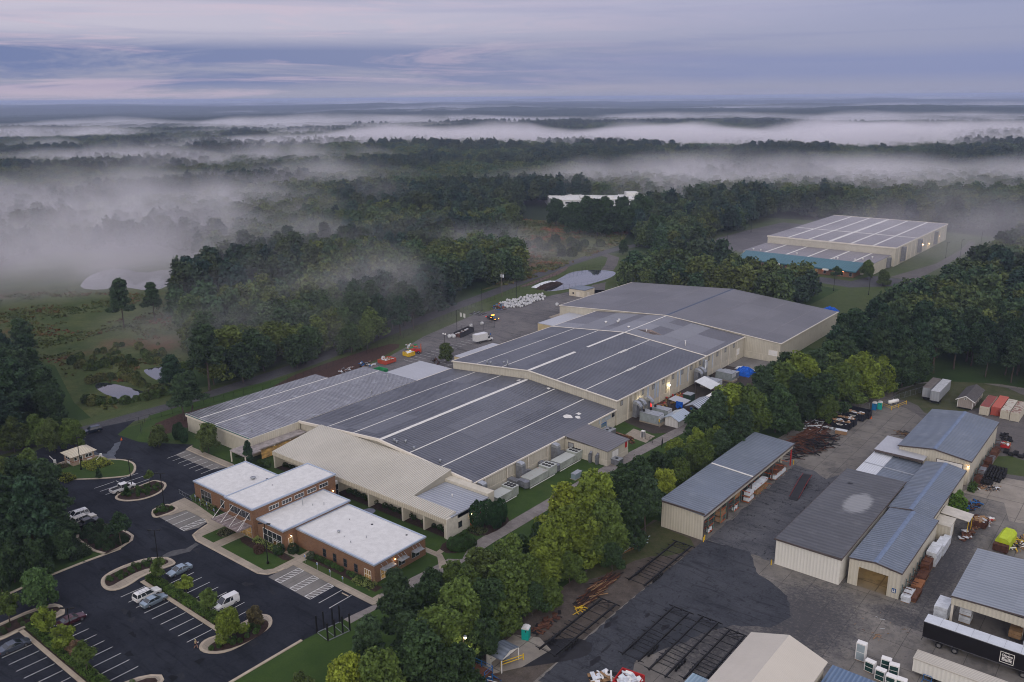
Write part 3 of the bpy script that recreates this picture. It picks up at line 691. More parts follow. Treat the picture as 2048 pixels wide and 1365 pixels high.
sheet('office_lawn',[(-145.6,85.2),(-131.0,85.2),(-130.0,86.6),(-130.0,91.8),(-145.6,91.2)],0.14,M_GRASS)
sheet('office_lawn',[(-127.6,91.6),(-107.2,91.6),(-107.2,95.0),(-127.6,95.2)],0.14,M_GRASS)
sheet('office_bed',smooth_poly([(-151.2,87.6),(-148.6,87.4),(-148.6,91.0),(-152.0,91.0)],1),0.147,M_MULCH)
sheet('office_bed',smooth_poly([(-145.4,89.0),(-139,88.6),(-135,90.2),(-130.2,89.6),(-130.2,91.9),(-145.4,91.2)],1),0.147,M_MULCH)
sheet('office_bed',[(-127.4,93.0),(-108.2,93.2),(-108.2,95.1),(-127.4,95.2)],0.147,M_MULCH)
sheet('office_bed',[(-169.3,93.6),(-154.2,92.6),(-154.2,94.5),(-169.3,94.5)],0.147,M_MULCH)
sheet('office_entry_walk',[(-148.2,85.0),(-145.7,85.0),(-145.7,91.0),(-148.2,91.0)],0.15,M_WALK)
sheet('office_entry_walk',[(-129.8,88.0),(-127.8,88.0),(-128.6,95.2),(-130.2,95.2)],0.15,M_WALK)
sheet('court_lawn',[(-169.5,109),(-152.5,113.3),(-111.8,113.3),(-111.8,116),(-169.5,116)],L4,M_GRASS)
sheet('court_lawn',[(-133.3,109),(-108,109),(-103.5,112),(-106,117),(-111.8,117.4),(-133.3,114)],L4,M_GRASS)
sheet('court_walk',[(-133.4,109.6),(-108.0,109.6),(-104.5,106.5),(-103.6,108.2),(-108,111.0),(-133.4,111.0)],0.05,M_WALK)
sheet('court_walk',[(-109.6,111.0),(-108.3,111.0),(-109.0,118.0),(-110.4,118.0)],0.056,M_WALK)
sheet('court_bed',[(-169.5,116.2),(-111.2,116.2),(-111.2,118.6),(-169.5,118.6)],0.05,M_MULCH)
sheet('corner_bed',smooth_poly([(-110.8,112.4),(-106.6,111.6),(-105.2,116.4),(-106.2,119.4),(-110.8,119)],1),0.062,M_MULCH)
sheet('shrub_bed',smooth_poly([(-110.8,121),(-106.2,121),(-105.4,127),(-106.6,131.5),(-110.8,131)],1),0.05,M_MULCH)
def lines(segs,w=0.11,z=L4+0.018,name='bay_lines'):
 b=MB()
 for x0,y0,x1,y1 in segs:
  dx,dy=x1-x0,y1-y0;l=math.hypot(dx,dy);nx,ny=-dy/l*w/2,dx/l*w/2
  b.poly([(x0-nx,y0-ny,z),(x1-nx,y1-ny,z),(x1+nx,y1+ny,z),(x0+nx,y0+ny,z)][::-1]if(dx*ny-dy*nx)<0 else[(x0-nx,y0-ny,z),(x1-nx,y1-ny,z),(x1+nx,y1+ny,z),(x0+nx,y0+ny,z)])
 return tag(b.build(name,M_LINE),kind='structure')
lines([(-144.0+2.76*i,63.2,-143.9+2.76*i,67.9)for i in range(9)])
lines([(-141.1+2.76*i,71.5,-141.1+2.76*i,76.3)for i in range(8)])
lines([(-144.5+2.76*i,50.2,-144.4+2.76*i,54.8)for i in range(9)])
lines([(-144.8+2.76*i,42.0,-144.7+2.76*i,46.7)for i in range(15)])
lines([(-186+2.76*i,70.2,-186+2.76*i,75)for i in range(5)])
lines([(-193.5+2.7*i,82.6,-193.4+2.7*i,87.4)for i in range(3)]+[(-193.6,87.9,-188,87.9)]+[(-193.6+2.7*i,88.9,-193.5+2.7*i,93.5)for i in range(3)])
lines([(-196.2+2.55*i,102.7,-196.4+2.55*i,107.9)for i in range(7)])
lines([(-165.0,84.2,-164.9,89.6),(-162.1,84.2,-162.0,89.6)])
lines([(-113.7,84.5,-113.7,89.9),(-110.95,84.6,-110.95,89.9)])
lines([(-210,200+2.7*i,-204.8,200+2.7*i)for i in range(14)]+[(-198.5,200+2.7*i,-193.3,200+2.7*i)for i in range(14)]+[(-193,200,-193,236)])
for xh in(-159.6,-126.4,-121.9,-117.5):
 s_=[(xh,84.35,xh,89.85),(xh+1.6,84.35,xh+1.6,89.85),(xh,84.35,xh+1.6,84.35),(xh,89.85,xh+1.6,89.85)]
 s_+=[(xh,84.6+0.85*i,xh+1.6,85.4+0.85*i)for i in range(6)]
 lines(s_,0.12,name='hatched_zone')
for i in range(3):
 b_=MB();b_.box(-112.9+2.75*i-(0 if i<1 else 3.8),-111.2+2.75*i-(0 if i<1 else 3.8),89.2,89.4,0.03,0.15)
 if i==0:tag(b_.build('wheel_stop',M_KERB),'long concrete wheel stop at the head of the end bay','wheel stop')
def tufts(name,label,poly,n,size,cols,seed,avoid=()):
 rs=np.random.RandomState(seed);xs=[p[0]for p in poly];ys=[p[1]for p in poly]
 x=rs.uniform(min(xs),max(xs),n);y=rs.uniform(min(ys),max(ys),n);k=inpoly(x,y,poly)
 for a in avoid:k&=~inpoly(x,y,a)
 k&=fbm(x/14+3,y/14)>0.42;x,y=x[k],y[k];m=len(x)*5
 c=np.stack([np.repeat(x,5),np.repeat(y,5),np.zeros(m)],-1)+np.abs(rs.normal(size=(m,3)))*np.array([.5,.5,.3])*size*1.5
 V=leaf_quads(c,np.zeros((m,3))+np.array([0,0,.5]),size,rs);nm=NT(name+'_blades');f=nm.noise(0.05,6,0.7)
 nm.col(nm.ramp(f,[(0.36,cols[0]),(0.52,cols[1]),(0.6,cols[2])]));nm.rough(1);nm.p.inputs['Specular IOR Level'].default_value=0
 o=bpy.data.objects.new(name,npmesh(name,V,np.arange(len(V)).reshape(-1,4),nm.m));C.objects.link(o);return tag(o,label,'grass',kind='stuff')
_pd=[[G(*q)for q in((180,765),(290,765),(300,800),(190,795))],[G(*q)for q in((278,732),(350,732),(350,765),(278,765))],[G(*q)for q in((150,585),(340,590),(385,540),(150,530))]]
tufts('meadow_grass','rough tufted grass and weeds of the misty meadow',[(-243,110),(-258,109),(-302,123),(-349,113),(-402,119),(-440,150),(-420,185),(-380,204),(-330,182),(-276,155),(-245,138)],9000,.42,((.045,.07,.02),(.09,.10,.035),(.14,.075,.04)),4,_pd)
tufts('clearing_grass','russet weeds and rough grass of the clearing past the pond',[(-262,302),(-259,334),(-280,452),(-312,520),(-398,505),(-333,420),(-300,387),(-270,330)],9000,.7,((.06,.08,.028),(.11,.115,.05),(.21,.09,.05)),6)
for nm,pp,cc in(('painted_wet_sheen',((243,883),(238,897),(228,912),(240,925),(225,925),(206,921),(190,914),(200,908),(214,908),(224,896),(228,888)),(.075,.085,.105)),('worn_patch',((325,1112),(345,1102),(372,1098),(392,1086),(398,1090),(380,1104),(350,1112),(330,1116)),(.075,.075,.078)),('painted_wet_sheen',((200,908),(175,918),(168,914),(190,903)),(.06,.07,.09))):  # grey-blue patches have the sheen of wet asphalt painted into their colour
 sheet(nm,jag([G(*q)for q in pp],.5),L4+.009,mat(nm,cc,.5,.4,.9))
for k_ in range(26):
 r_=random.Random(k_+50);x_,y_=r_.uniform(-160,-112),r_.uniform(52,83)
 sheet('asphalt_patch',jag([(x_,y_),(x_+r_.uniform(.5,2.6),y_),(x_+r_.uniform(.5,2.6),y_+r_.uniform(.3,1.6)),(x_,y_+r_.uniform(.3,1.4))],.35,.5),L4+.0055,mat('asphalt_patch',(.006,.007,.010)if k_%3 else(.022,.024,.03),.8,.4))
 # building kit
M_CREAM=(0.50,0.45,0.36);
M_SIDING=ribbed('cream_siding',(0.46,0.43,0.36),(0.54,0.505,0.43),2,0.62,0.6,0.0,None,0.20,dirt=((0.32,0.29,0.24),0.45),depth=0.7,bumpd=0.04)
M_SIDINGW=ribbed('white_siding',(0.60,0.585,0.54),(0.68,0.66,0.62),2,0.62,0.6,0.0,None,0.03,dirt=((0.5,0.47,0.42),0.3),depth=0.6,bumpd=0.04)
M_BLOCK=mat('painted_block',(0.52,0.485,0.41),0.85,0.12,0.8)
M_TRIM=mat('cream_trim',(0.66,0.61,0.54),0.6,0.08)
M_BROWN=mat('brown_trim',(0.085,0.070,0.068),0.5,0.15)
M_ROOFD=ribbed('dark_ribbed_roof',(0.056,0.061,0.078),(0.135,0.141,0.165),1,0.92,0.42,0.15,((0.16,0.168,0.195),0.7),0.16,(10.2,15),dirt=((0.15,0.148,0.155),0.4),depth=0.8,bumpd=0.06)
M_ROOFG=ribbed('grey_ribbed_roof',(0.105,0.104,0.115),(0.185,0.18,0.195),1,0.92,0.42,0.15,((0.20,0.195,0.21),0.45),0.10,(15,15),depth=0.6,bumpd=0.06)
M_ROOFF=ribbed('far_ribbed_roof',(0.16,0.15,0.165),(0.25,0.235,0.255),1,1.4,0.5,0.1,((0.27,0.255,0.275),0.5),0.08,(11.5,20),depth=0.5)
M_ROOFP=ribbed('patched_ribbed_roof',(0.095,0.095,0.11),(0.155,0.155,0.175),1,0.92,0.42,0.15,((0.25,0.255,0.285),0.95),0.06,(12,11),dirt=None,depth=0.5,bumpd=0.06)
M_ROOFW=ribbed('wet_ribbed_roof',(0.16,0.165,0.185),(0.29,0.295,0.32),1,0.75,0.2,0.2,((0.19,0.195,0.22),0.6),0.75,(9.6,17),dirt=((0.42,0.44,0.48),0.6),depth=0.7,bumpd=0.06,spec=0.8)
M_SLOPE=ribbed('tan_standing_seam',(0.33,0.31,0.265),(0.56,0.53,0.46),0,0.55,0.5,0.1,None,0.05,depth=0.9,bumpd=0.08)
M_LEANR=ribbed('grey_seam_roof',(0.24,0.26,0.31),(0.40,0.42,0.46),1,0.8,0.4,0.2,None,0.25,depth=0.9,bumpd=0.08)
M_BLUER=ribbed('blue_grey_roof',(0.105,0.128,0.162),(0.215,0.245,0.295),1,0.85,0.36,0.25,((0.15,0.18,0.24),0.5),0.25,(11,6.5),dirt=((0.30,0.325,0.37),0.35),depth=0.7,bumpd=0.07)
M_DARKR=ribbed('dark_flat_roof',(0.075,0.078,0.088),(0.125,0.128,0.14),1,1.3,0.5,0.1,None,0.3,spot=(*G(1716,1007,5.65),2.9,5.8,(0.27,0.275,0.285)),dirt=((0.17,0.17,0.18),0.5),depth=0.6,bumpd=0.05)
M_LIGHTR=ribbed('pale_roof',(0.36,0.37,0.41),(0.47,0.48,0.52),1,0.6,0.4,0.2,None,0.1,depth=0.8,bumpd=0.05)
M_TEAL=ribbed('teal_seam_roof',(0.035,0.115,0.15),(0.06,0.165,0.205),0,0.7,0.4,0.1,None,0.1,depth=0.6,bumpd=0.05)
M_WHITE=mat('white_paint',(0.72,0.71,0.70),0.55,0.1)
M_STRIPE=mat('white_roof_coating',(0.66,0.645,0.62),0.6,0.15,1.2)
M_GALV=mat('galvanised_steel',(0.36,0.38,0.41),0.42,0.3,1.6,0.55)
M_DUCT=mat('duct_steel',(0.22,0.23,0.26),0.45,0.35,1.3,0.4)
M_BLACK=mat('black_paint',(0.016,0.016,0.018),0.4,0.2)
M_RUBBER=mat('rubber',(0.018,0.018,0.019),0.8,0.2)
M_CHROME=mat('bright_metal',(0.6,0.6,0.62),0.25,0.1,2,0.9)
M_GLASS=mat('dark_glass',(0.020,0.026,0.032),0.06,0.1,1,0.0,1.0)
M_FRAME=mat('window_frame',(0.30,0.30,0.31),0.5,0.1)
M_RUST=mat('rusty_steel',(0.085,0.038,0.026),0.85,0.45,2.0)
M_ORANGE=mat('orange_rack',(0.42,0.10,0.035),0.6,0.2)
M_YELLOW=mat('yellow_paint',(0.60,0.40,0.035),0.6,0.2)
M_RED=mat('red_paint',(0.42,0.025,0.025),0.5,0.2)
M_BLUE=mat('blue_paint',(0.02,0.12,0.34),0.5,0.2)
M_TARP=mat('blue_tarp',(0.008,0.10,0.50),0.45,0.35,1.2)
M_GREEN=mat('green_paint',(0.03,0.26,0.10),0.5,0.2)
M_WOOD=mat('raw_lumber',(0.27,0.165,0.085),0.8,0.3,2)
M_BROWNW=mat('stained_wood',(0.12,0.055,0.034),0.8,0.35,2)
M_WRAP=mat('white_wrap',(0.60,0.63,0.68),0.45,0.3,0.9)
M_CARD=mat('cardboard',(0.27,0.165,0.095),0.85,0.2)
def lamp_glass(name,c,s):
 n=NT(name);n.p.inputs['Emission Color'].default_value=(*c,1);n.p.inputs['Emission Strength'].default_value=s;n.col(c);return n.m
M_LAMP=lamp_glass('lit_lamp',(1.0,0.62,0.28),22.0);M_LAMPW=lamp_glass('lit_lamp_white',(1.0,0.86,0.55),30.0)
M_LITWIN=None
def litwin():
 n=NT('lit_window');X,Y,Z=n.xyz();f=n.ramp(n.noise(0.7,3,0.6,stretch=(1,1,2)),[(0.3,0.0),(0.75,1.0)])
 n.col((0.03,0.03,0.03));n.rough(0.1);n.L.new(n.mix(f,(0.10,0.055,0.018),(0.75,0.43,0.12)),n.p.inputs['Emission Color']);n.p.inputs['Emission Strength'].default_value=0.4;return n.m
M_LITWIN=litwin()
def brick_mat(name,c1,c2,mortar):
 n=NT(name);X,Y,Z=n.xyz();cb=n.n('ShaderNodeCombineXYZ');n.L.new(n.math('ADD',X,Y),cb.inputs[0]);n.L.new(Z,cb.inputs[1])
 b=n.n('ShaderNodeTexBrick');n.L.new(cb.outputs[0],b.inputs['Vector']);b.inputs['Scale'].default_value=1.0;b.inputs['Brick Width'].default_value=0.4;b.inputs['Row Height'].default_value=0.2;b.inputs['Mortar Size'].default_value=0.022
 b.inputs['Color1'].default_value=(*c1,1);b.inputs['Color2'].default_value=(*c2,1);b.inputs['Mortar'].default_value=(*mortar,1)
 n.col(n.mix(n.math('MULTIPLY',n.noise(0.5,5,0.6),0.35),b.outputs[0],tuple(x*0.7 for x in c1)));n.rough(0.9);n.p.inputs['Specular IOR Level'].default_value=0.2;return n.m
M_BRICK=brick_mat('tan_brick',(0.165,0.080,0.045),(0.225,0.118,0.066),(0.19,0.14,0.10))
M_BRICK2=brick_mat('pale_brick',(0.33,0.24,0.17),(0.40,0.29,0.20),(0.36,0.31,0.26))
M_MEMB=mat('white_membrane',(0.61,0.605,0.60),0.6,0.12,0.9)
M_FASCIA=mat('pale_blue_coping',(0.40,0.46,0.56),0.35,0.08,1,0.4)
def opening(root,side,pos,a0,a1,z0,z1,nx=1,nz=1,glass=None,frame=None,name='window',fr=0.08,proud=0.04,label=None,pane='pane'):
 """a framed window or door on a wall; side says which way the wall looks ('y-','y+','x+','x-')"""
 s=1 if side[1]=='+' else-1
 def bx(mb,u0,u1,w0,w1,d0,d1):
  if side[0]=='y':mb.box(u0,u1,pos+s*d0,pos+s*d1,w0,w1)
  else:mb.box(pos+s*d0,pos+s*d1,u0,u1,w0,w1)
 f=MB(root)
 bx(f,a0,a1,z0,z0+fr,0.003,proud);bx(f,a0,a1,z1-fr,z1,0.003,proud)
 bx(f,a0,a0+fr,z0+fr,z1-fr,0.003,proud);bx(f,a1-fr,a1,z0+fr,z1-fr,0.003,proud)
 iw=(a1-a0-2*fr);ih=(z1-z0-2*fr)
 for i in range(1,nx):
  c=a0+fr+iw*i/nx;bx(f,c-fr*0.4,c+fr*0.4,z0+fr,z1-fr,0.004,proud*0.9)
 for i in range(1,nz):
  c=z0+fr+ih*i/nz;bx(f,a0+fr,a1-fr,c-fr*0.4,c+fr*0.4,0.005,proud*0.8)
 w=f.build(name,frame or M_FRAME,root);
 if label:w['label']=label
 g=MB(root);bx(g,a0+fr*0.6,a1-fr*0.6,z0+fr*0.6,z1-fr*0.6,0.002,proud*0.45);g.build(pane,glass or M_GLASS,w)
 return w
def wall_lamp(root,p,e=60,m=None,col=(1.0,0.68,0.36),name='wall_lamp',r=0.16):
 b=MB(root);b.cbox((p[0],p[1],p[2]+0.05),(0.3,0.3,0.12));w=b.build(name,M_BLACK,root)
 g=MB(root);g.blob((p[0],p[1],p[2]-0.08),(r,r,r*0.8),1,8,5,0);g.build('lit_lens',m or M_LAMP,w)
 l=bpy.data.lights.new('lamp_light','SPOT');l.energy=e;l.color=col;l.shadow_soft_size=0.15;l.spot_size=R(150);l.spot_blend=0.7
 o=bpy.data.objects.new('lamp_light',l);C.objects.link(o);o.parent=root
 o.location=(p[0]-root.location[0],p[1]-root.location[1],p[2]-0.3-root.location[2])
 return w
def gable_roof(b,x0,x1,y0,y1,ze0,xr,zr,ze1,t=0.16):
 b.extrude_y([(x0,ze0),(xr,zr),(x1,ze1),(x1,ze1-t),(xr,zr-t),(x0,ze0-t)],y0,y1)
def roof_z(x,x0,ze0,xr,zr,x1,ze1):
 return ze0+(zr-ze0)*(x-x0)/(xr-x0)if x<xr else zr+(ze1-zr)*(x-xr)/(x1-xr)
def vent_pipe(root,x,y,z,h=0.7,r=0.13,m=None,cap=True):
 b=MB(root);b.tube((x,y,z-0.1),(x,y,z+h),r,r,8)
 if cap:b.tube((x,y,z+h),(x,y,z+h+0.12),r*1.9,r*1.6,8)
 return b.build('roof_vent',m or M_GALV,root,True)
 # the factory halls
def hall(label,x0,x1,y0,y1,ze,xr,zr,roofm,strips,wall='both',walls_m=None,name='factory_hall',eave_m=None,ze1=None,parapet=None):
 ze1=ze1 or ze
 r=thing(name,label,'factory hall',((x0+x1)/2,(y0+y1)/2,0))
 w=MB(r)
 prof=[(x0+0.15,0),(x1-0.15,0),(x1-0.15,ze1-0.17),(xr,zr-0.17),(x0+0.15,ze-0.17)]
 w.extrude_y(prof[::-1],y0+0.15,y1-0.15);w.build('wall',walls_m or M_SIDING,r)
 b=MB(r);gable_roof(b,x0,x1,y0,y1,ze,xr,zr,ze1);roof=b.build('roof',roofm,r)
 for(xs,wd,ya,yb)in strips:
  z=roof_z(xs,x0,ze,xr,zr,x1,ze1);s=MB(r)
  za,zb=roof_z(xs-wd/2,x0,ze,xr,zr,x1,ze1),roof_z(xs+wd/2,x0,ze,xr,zr,x1,ze1)
  m_=max(za,zb,z);pr=[(xs-wd/2,za+0.05),(xs,z+0.05),(xs+wd/2,zb+0.05),(xs+wd/2,zb-0.02),(xs,z-0.02),(xs-wd/2,za-0.02)]
  s.extrude_y(pr,ya,yb);s.build('seam_strip',M_STRIPE,roof)
 g=MB(r);g.box(x1-0.02,x1+0.26,y0,y1,ze1-0.30,ze1+0.03);g.build('gutter',eave_m or M_TRIM,r)
 g=MB(r);g.box(x0-0.24,x0+0.02,y0,y1,ze-0.26,ze+0.03);g.build('gutter',eave_m or M_TRIM,r)
 return r,roof
S5=lambda ya,yb:[(-169.2,0.3,ya,yb),(-159,0.35,ya,yb),(-148.8,1.05,ya,yb),(-138.6,0.32,ya,yb),(-128.4,0.3,ya,yb)]
H1,_roof1=hall('dark ribbed factory hall with wide white ridge stripe directly behind the tan sloped roof',-179.5,-118,131.9,191.7,4.9,-148.8,7.5,M_ROOFD,S5(132.2,191.2))
for i,(x,y,r_)in enumerate(((-124.5,178,1.4),(-123.5,181.5,.9),(-122.4,179.5,.9),(-150.5,189.6,.8),(-140,190.2,.7))):
 z=roof_z(x,-179.5,4.9,-148.8,7.5,-118,4.9);b=MB(H1);rr=random.Random(i)
 pts=[(x+math.cos(a)*r_*rr.uniform(.5,1.2),y+math.sin(a)*r_*1.1*rr.uniform(.5,1.2))for a in[k*0.78 for k in range(8)]]
 b.poly([(px_,py_,roof_z(px_,-179.5,4.9,-148.8,7.5,-118,4.9)+0.02)for px_,py_ in pts]);b.build('roof_patch',M_STRIPE,_roof1)
for x,y in((-144.5,134),(-145.6,134.3),(-143.2,135.8),(-139.2,134.6),(-130.2,134.2)):vent_pipe(H1,x,y,roof_z(x,-179.5,4.9,-148.8,7.5,-118,4.9),0.55,0.2)
for y in range(136,192,8):
 b=MB(H1);b.box(-117.98,-117.86,y-0.12,y+0.12,0,4.6);b.build('downpipe',M_TRIM,H1)
b=MB(H1);b.box(-118.14,-118.02,132.3,191,0.0,1.6);b.build('block_plinth',M_BLOCK,H1)
b=MB(H1)
for i in range(12):
 xa=-179.4+i*(179.4-118.1)/12;xb=xa+(179.4-118.1)/12-0.004
 za,zb=[roof_z(x,-179.5,4.9,-148.8,7.5,-118,4.9)for x in(xa,xb)]
 b.extrude_y([(xa,za-0.1),(xb,zb-0.1),(xb,zb+0.55),(xa,za+0.55)][::-1],131.4,131.85)
b.build('parapet',M_TRIM,H1)
for i in range(4):opening(H1,'x+',-118.12,183.2+1.55*i,184.6+1.55*i,3.0,4.2,1,1,glass=mat('pale_glass',(0.35,0.40,0.45),0.15,0.1),fr=0.06)
opening(H1,'x+',-118.12,189.7,191.2,3.0,4.3,1,1,fr=0.06)
opening(H1,'x+',-118.10,184.0,187.0,0.02,2.8,1,1,glass=mat('grey_blue_door',(0.13,0.19,0.23),0.6,0.1),frame=M_BLUE,name='service_door',fr=0.22,proud=0.1,label='grey blue door under a bright blue lintel',pane='door_leaf')
H2,_roof2=hall('taller dark ribbed middle hall with white seam strips and a long louvred service wall',-179.3,-117.9,191.9,245.3,7.4,-148.7,10.2,M_ROOFD,[(-169.2,0.3,192.2,245),(-159,0.35,192.2,245),(-148.7,1.1,192.2,216),(-148.7,0.9,223,245),(-138.6,0.32,192.2,245),(-138.6,0.9,226,231),(-128.4,0.3,192.2,245),(-128.4,0.8,214,219)])
H2b,_roof2b=hall('patchy two tone grey roofed hall between the dark hall and the largest one',-179.3,-117.9,245.5,275.0,7.4,-148.7,10.15,M_ROOFP,[(-148.7,0.4,245.7,274.8)])
b=MB(H2);b.extrude_y([(-179.5,7.42),(-148.7,10.22),(-117.7,7.42),(-117.7,7.2),(-148.7,10.0),(-179.5,7.2)],191.55,191.95)
b.build('gable_trim',M_TRIM,H2);b=MB(H2b);b.extrude_y([(-179.5,7.50),(-148.7,10.30),(-117.7,7.50),(-117.7,7.44),(-148.7,10.24),(-179.5,7.44)],245.1,245.75);b.build('gable_trim',M_TRIM,H2b)
H3,_roof3=hall('largest pale grey roofed hall with the white loading door, farthest of the joined halls',-197.4,-105,275.1,331.8,7.0,-148.9,10.3,M_ROOFG,[(-186,0.12,275.4,331),(-173.6,0.12,275.4,331),(-161.2,0.12,275.4,331),(-136.6,0.12,275.4,331),(-124.4,0.12,275.4,331),(-113,0.12,275.4,331)])
_sf=mat('faint_seam',(.24,.235,.25),.6)
for c in _roof3.children:c.data.materials[0]=_sf
b=MB(H3);b.extrude_y([(-149.5,10.25),(-148.9,10.36),(-148.3,10.25),(-148.3,10.2),(-149.5,10.2)],275.3,331.6);b.build('ridge_cap',mat('ridge_blue',(0.07,0.09,0.14),0.5),_roof3)
b=MB(H3);b.extrude_y([(-197.6,7.03),(-148.9,10.33),(-104.8,7.03),(-104.8,6.85),(-148.9,10.15),(-197.6,6.85)],274.95,275.25);b.build('gable_trim',M_TRIM,H3)
b=MB(H3);b.box(-117.7,-105.15,275.12,275.24,0,2.3);b.build('block_plinth',M_BLOCK,H3)
opening(H3,'y-',275.24,-109.2,-105.9,0.02,4.2,1,3,glass=M_WHITE,frame=M_TRIM,name='loading_door',fr=0.12,label='white sectional loading door',pane='door_leaf')
opening(H3,'y-',275.11,-112.2,-111.0,0.02,2.2,1,1,glass=M_BLOCK,frame=M_TRIM,name='door',pane='door_leaf')
b=MB(H2b);opening(H2b,'x+',-118.04,268.6,271.6,0.02,4.2,1,3,glass=M_WHITE,frame=M_TRIM,name='loading_door',fr=0.14,label='white roller door in the long side wall',pane='door_leaf')
PALEG=mat('dusty_pane',(0.28,0.29,0.30),0.4,0.1)
for k,y in enumerate([194.0,205.5,211.5,217.5,223.4,229.3,235.2,241.2,247.5,253.5,259.5,266.0]):
 opening(H2 if y<245 else H2b,'x+',-118.04,y,y+1.3,5.2,6.7,1,1,glass=PALEG,frame=M_BROWN,fr=0.12,name='wall_louvre')
for root,ya,yb in((H2,192.2,245.2),(H2b,245.6,274.8)):
 b=MB(root);b.box(-118.04,-117.98,ya,yb,0,1.9);b.build('block_plinth',M_BLOCK,root)
 for y in range(int(ya)+6,int(yb),6):
  b=MB(root);b.box(-118.0,-117.86,y-0.1,y+0.1,0,7.1);b.build('downpipe',M_TRIM,root)
_pb=mat('pale_blue_panel',(0.42,0.48,0.57),0.5);_tp=mat('tan_panel',(0.36,0.32,0.25),0.7)
for y,m_ in((199.0,_tp),(201.5,_tp),(208.6,_pb),(212.8,_pb),(214.4,_pb),(219.5,_tp),(226.5,_pb),(228.2,_pb),(233.4,_pb),(238.2,_tp),(243.6,_pb),(250.4,_pb)):
 b=MB();root=H2 if y<245 else H2b;b=MB(root);b.box(-118.03,-117.97,y,y+1.0,2.0,7.0);b.build('wall_panel',m_,root)
opening(H2,'x+',-118.02,207.8,210.3,0.02,3.4,1,1,glass=mat('charcoal_door',(0.05,0.055,0.065),0.6),frame=M_FRAME,name='door',fr=0.1,pane='door_leaf')
wall_lamp(H2,(-117.5,204.0,4.3),260,M_LAMPW,(1.0,0.83,0.5),r=0.34)
wall_lamp(H2,(-117.5,221.0,4.2),190,M_LAMPW,(1.0,0.83,0.5),r=0.30)
b=MB(H2);b.box(-117.9,-117.6,210.5,210.75,0.3,2.7);b.build('red_beacon_strip',lamp_glass('red_neon',(1.0,0.03,0.02),2.2),H2)
for x,y,h in((-166,193.3,1.1),(-164.6,193.4,.8),(-158,193.5,1.8),(-161.5,196,.4)):vent_pipe(H2,x,y,roof_z(x,-179.3,7.4,-148.7,10.2,-117.9,7.4),h,0.22)
for x,y,h in((-163.5,257,.5),(-161,262,.5),(-160,259.5,.4),(-151.5,253,.3),(-144,252.5,.8),(-127.5,249.5,1.6)):vent_pipe(H2b,x,y,roof_z(x,-179.3,7.4,-148.7,10.2,-117.9,7.4),h,0.3 if h<0.6 else 0.16,M_WHITE)
for xa_,xb_,ya_,yb_,cc_ in((-169.5,-160,246.4,274.2,(.23,.235,.26)),(-148.2,-130.5,246.4,253.4,(.22,.225,.25)),(-138.0,-130.5,253.5,274,(.24,.245,.27)),(-148.2,-138.1,262,268,(.21,.215,.24))):
 za_,zb_=[roof_z(x,-179.3,7.4,-148.7,10.15,-117.9,7.4)for x in(xa_,xb_)]
 b=MB(H2b);b.extrude_y([(xa_,za_+.02),(xb_,zb_+.02),(xb_,zb_-.02),(xa_,za_-.02)],ya_,yb_);b.build('light_sheet',ribbed('light_roof_sheet',tuple(c*.75 for c in cc_),cc_,1,.92,.4,.15,None,.12,depth=.5),_roof2b)
b=MB(H2b);_z=lambda x:roof_z(x,-179.3,7.4,-148.7,10.15,-117.9,7.4)
b.poly([(-147.5,252,_z(-147.5)+.02),(-141,251.2,_z(-141)+.02),(-138.5,253.4,_z(-138.5)+.02),(-144,255.5,_z(-144)+.02)]);b.build('rust_patch',mat('roof_rust',(0.26,0.20,0.17),0.8,0.5,0.8),_roof2b)
def flat_hall(name,label,pts,z0,z1,wm,rm,cat='hall',cap=None,slope=None,trim=0.0):
 cx=sum(p[0]for p in pts)/len(pts);cy=sum(p[1]for p in pts)/len(pts);r=thing(name,label,cat,(cx,cy,0))
 w=MB(r);w.prism(pts,z0,z1-0.14);w.build('wall',wm,r)
 b=MB(r);Q=[(cx+(p[0]-cx)*1.004,cy+(p[1]-cy)*1.004)for p in pts];b.prism(Q,z1-0.14,z1);rf=b.build('roof',rm,r)
 return r,rf
H0,_roof0=flat_hall('low_hall','low flat hall with rain wet pale ribbed roof beside the dark halls',[(-209.2,116.6),(-179.6,116.6),(-179.6,175.8),(-203.0,175.8),(-203.0,161),(-209.2,161)],0,5.0,M_SIDING,M_ROOFW)
for xs in(-203.2,-195.9):
 b=MB(H0);b.box(xs-0.14,xs+0.14,116.9,160.8 if xs<-203 else 175.5,5.0,5.06);b.build('seam_strip',M_STRIPE,_roof0)
b=MB(H0);b.box(-209.4,-179.7,116.3,116.55,4.3,5.12);b.build('parapet',M_TRIM,H0)
b=MB(H0);b.box(-179.6,-179.3,116.4,131.7,3.2,5.2);b.build('parapet',M_SIDING,H0)
b=MB(H0);b.box(-209.45,-179.7,116.22,116.32,4.95,5.2);b.build('parapet_flashing',mat('green_flashing',(0.06,0.14,0.14),0.5),H0)
for x,y in((-184,120),(-182.2,160),(-187,171)):vent_pipe(H0,x,y,5.0,1.6 if y>160 else 0.9,0.12)
flat_hall('loading_canopy','bright white canopy roof beside the wet roofed hall',[(-193.6,176.1),(-179.8,176.1),(-179.8,191.8),(-193.6,191.8)],4.2,4.75,M_TRIM,M_LIGHTR,'canopy')
flat_hall('side_annex','long low pale roofed annex against the middle hall, near the single round tree',[(-188.8,203),(-179.6,203),(-179.6,223),(-188.8,223)],0,4.6,mat('yellow_block',(0.50,0.41,0.25),0.8),M_LIGHTR,'annex')
flat_hall('side_annex','short low pale roofed annex beside the patchy roofed hall',[(-192.3,254),(-179.6,254),(-179.6,275),(-192.3,275)],0,4.9,mat('yellow_block2',(0.50,0.41,0.25),0.8),M_LIGHTR,'annex')
A1=thing('workshop_annex','small cream annex with a single pitch grey roof jutting onto the lawn','annex',(-112,172.3,0))
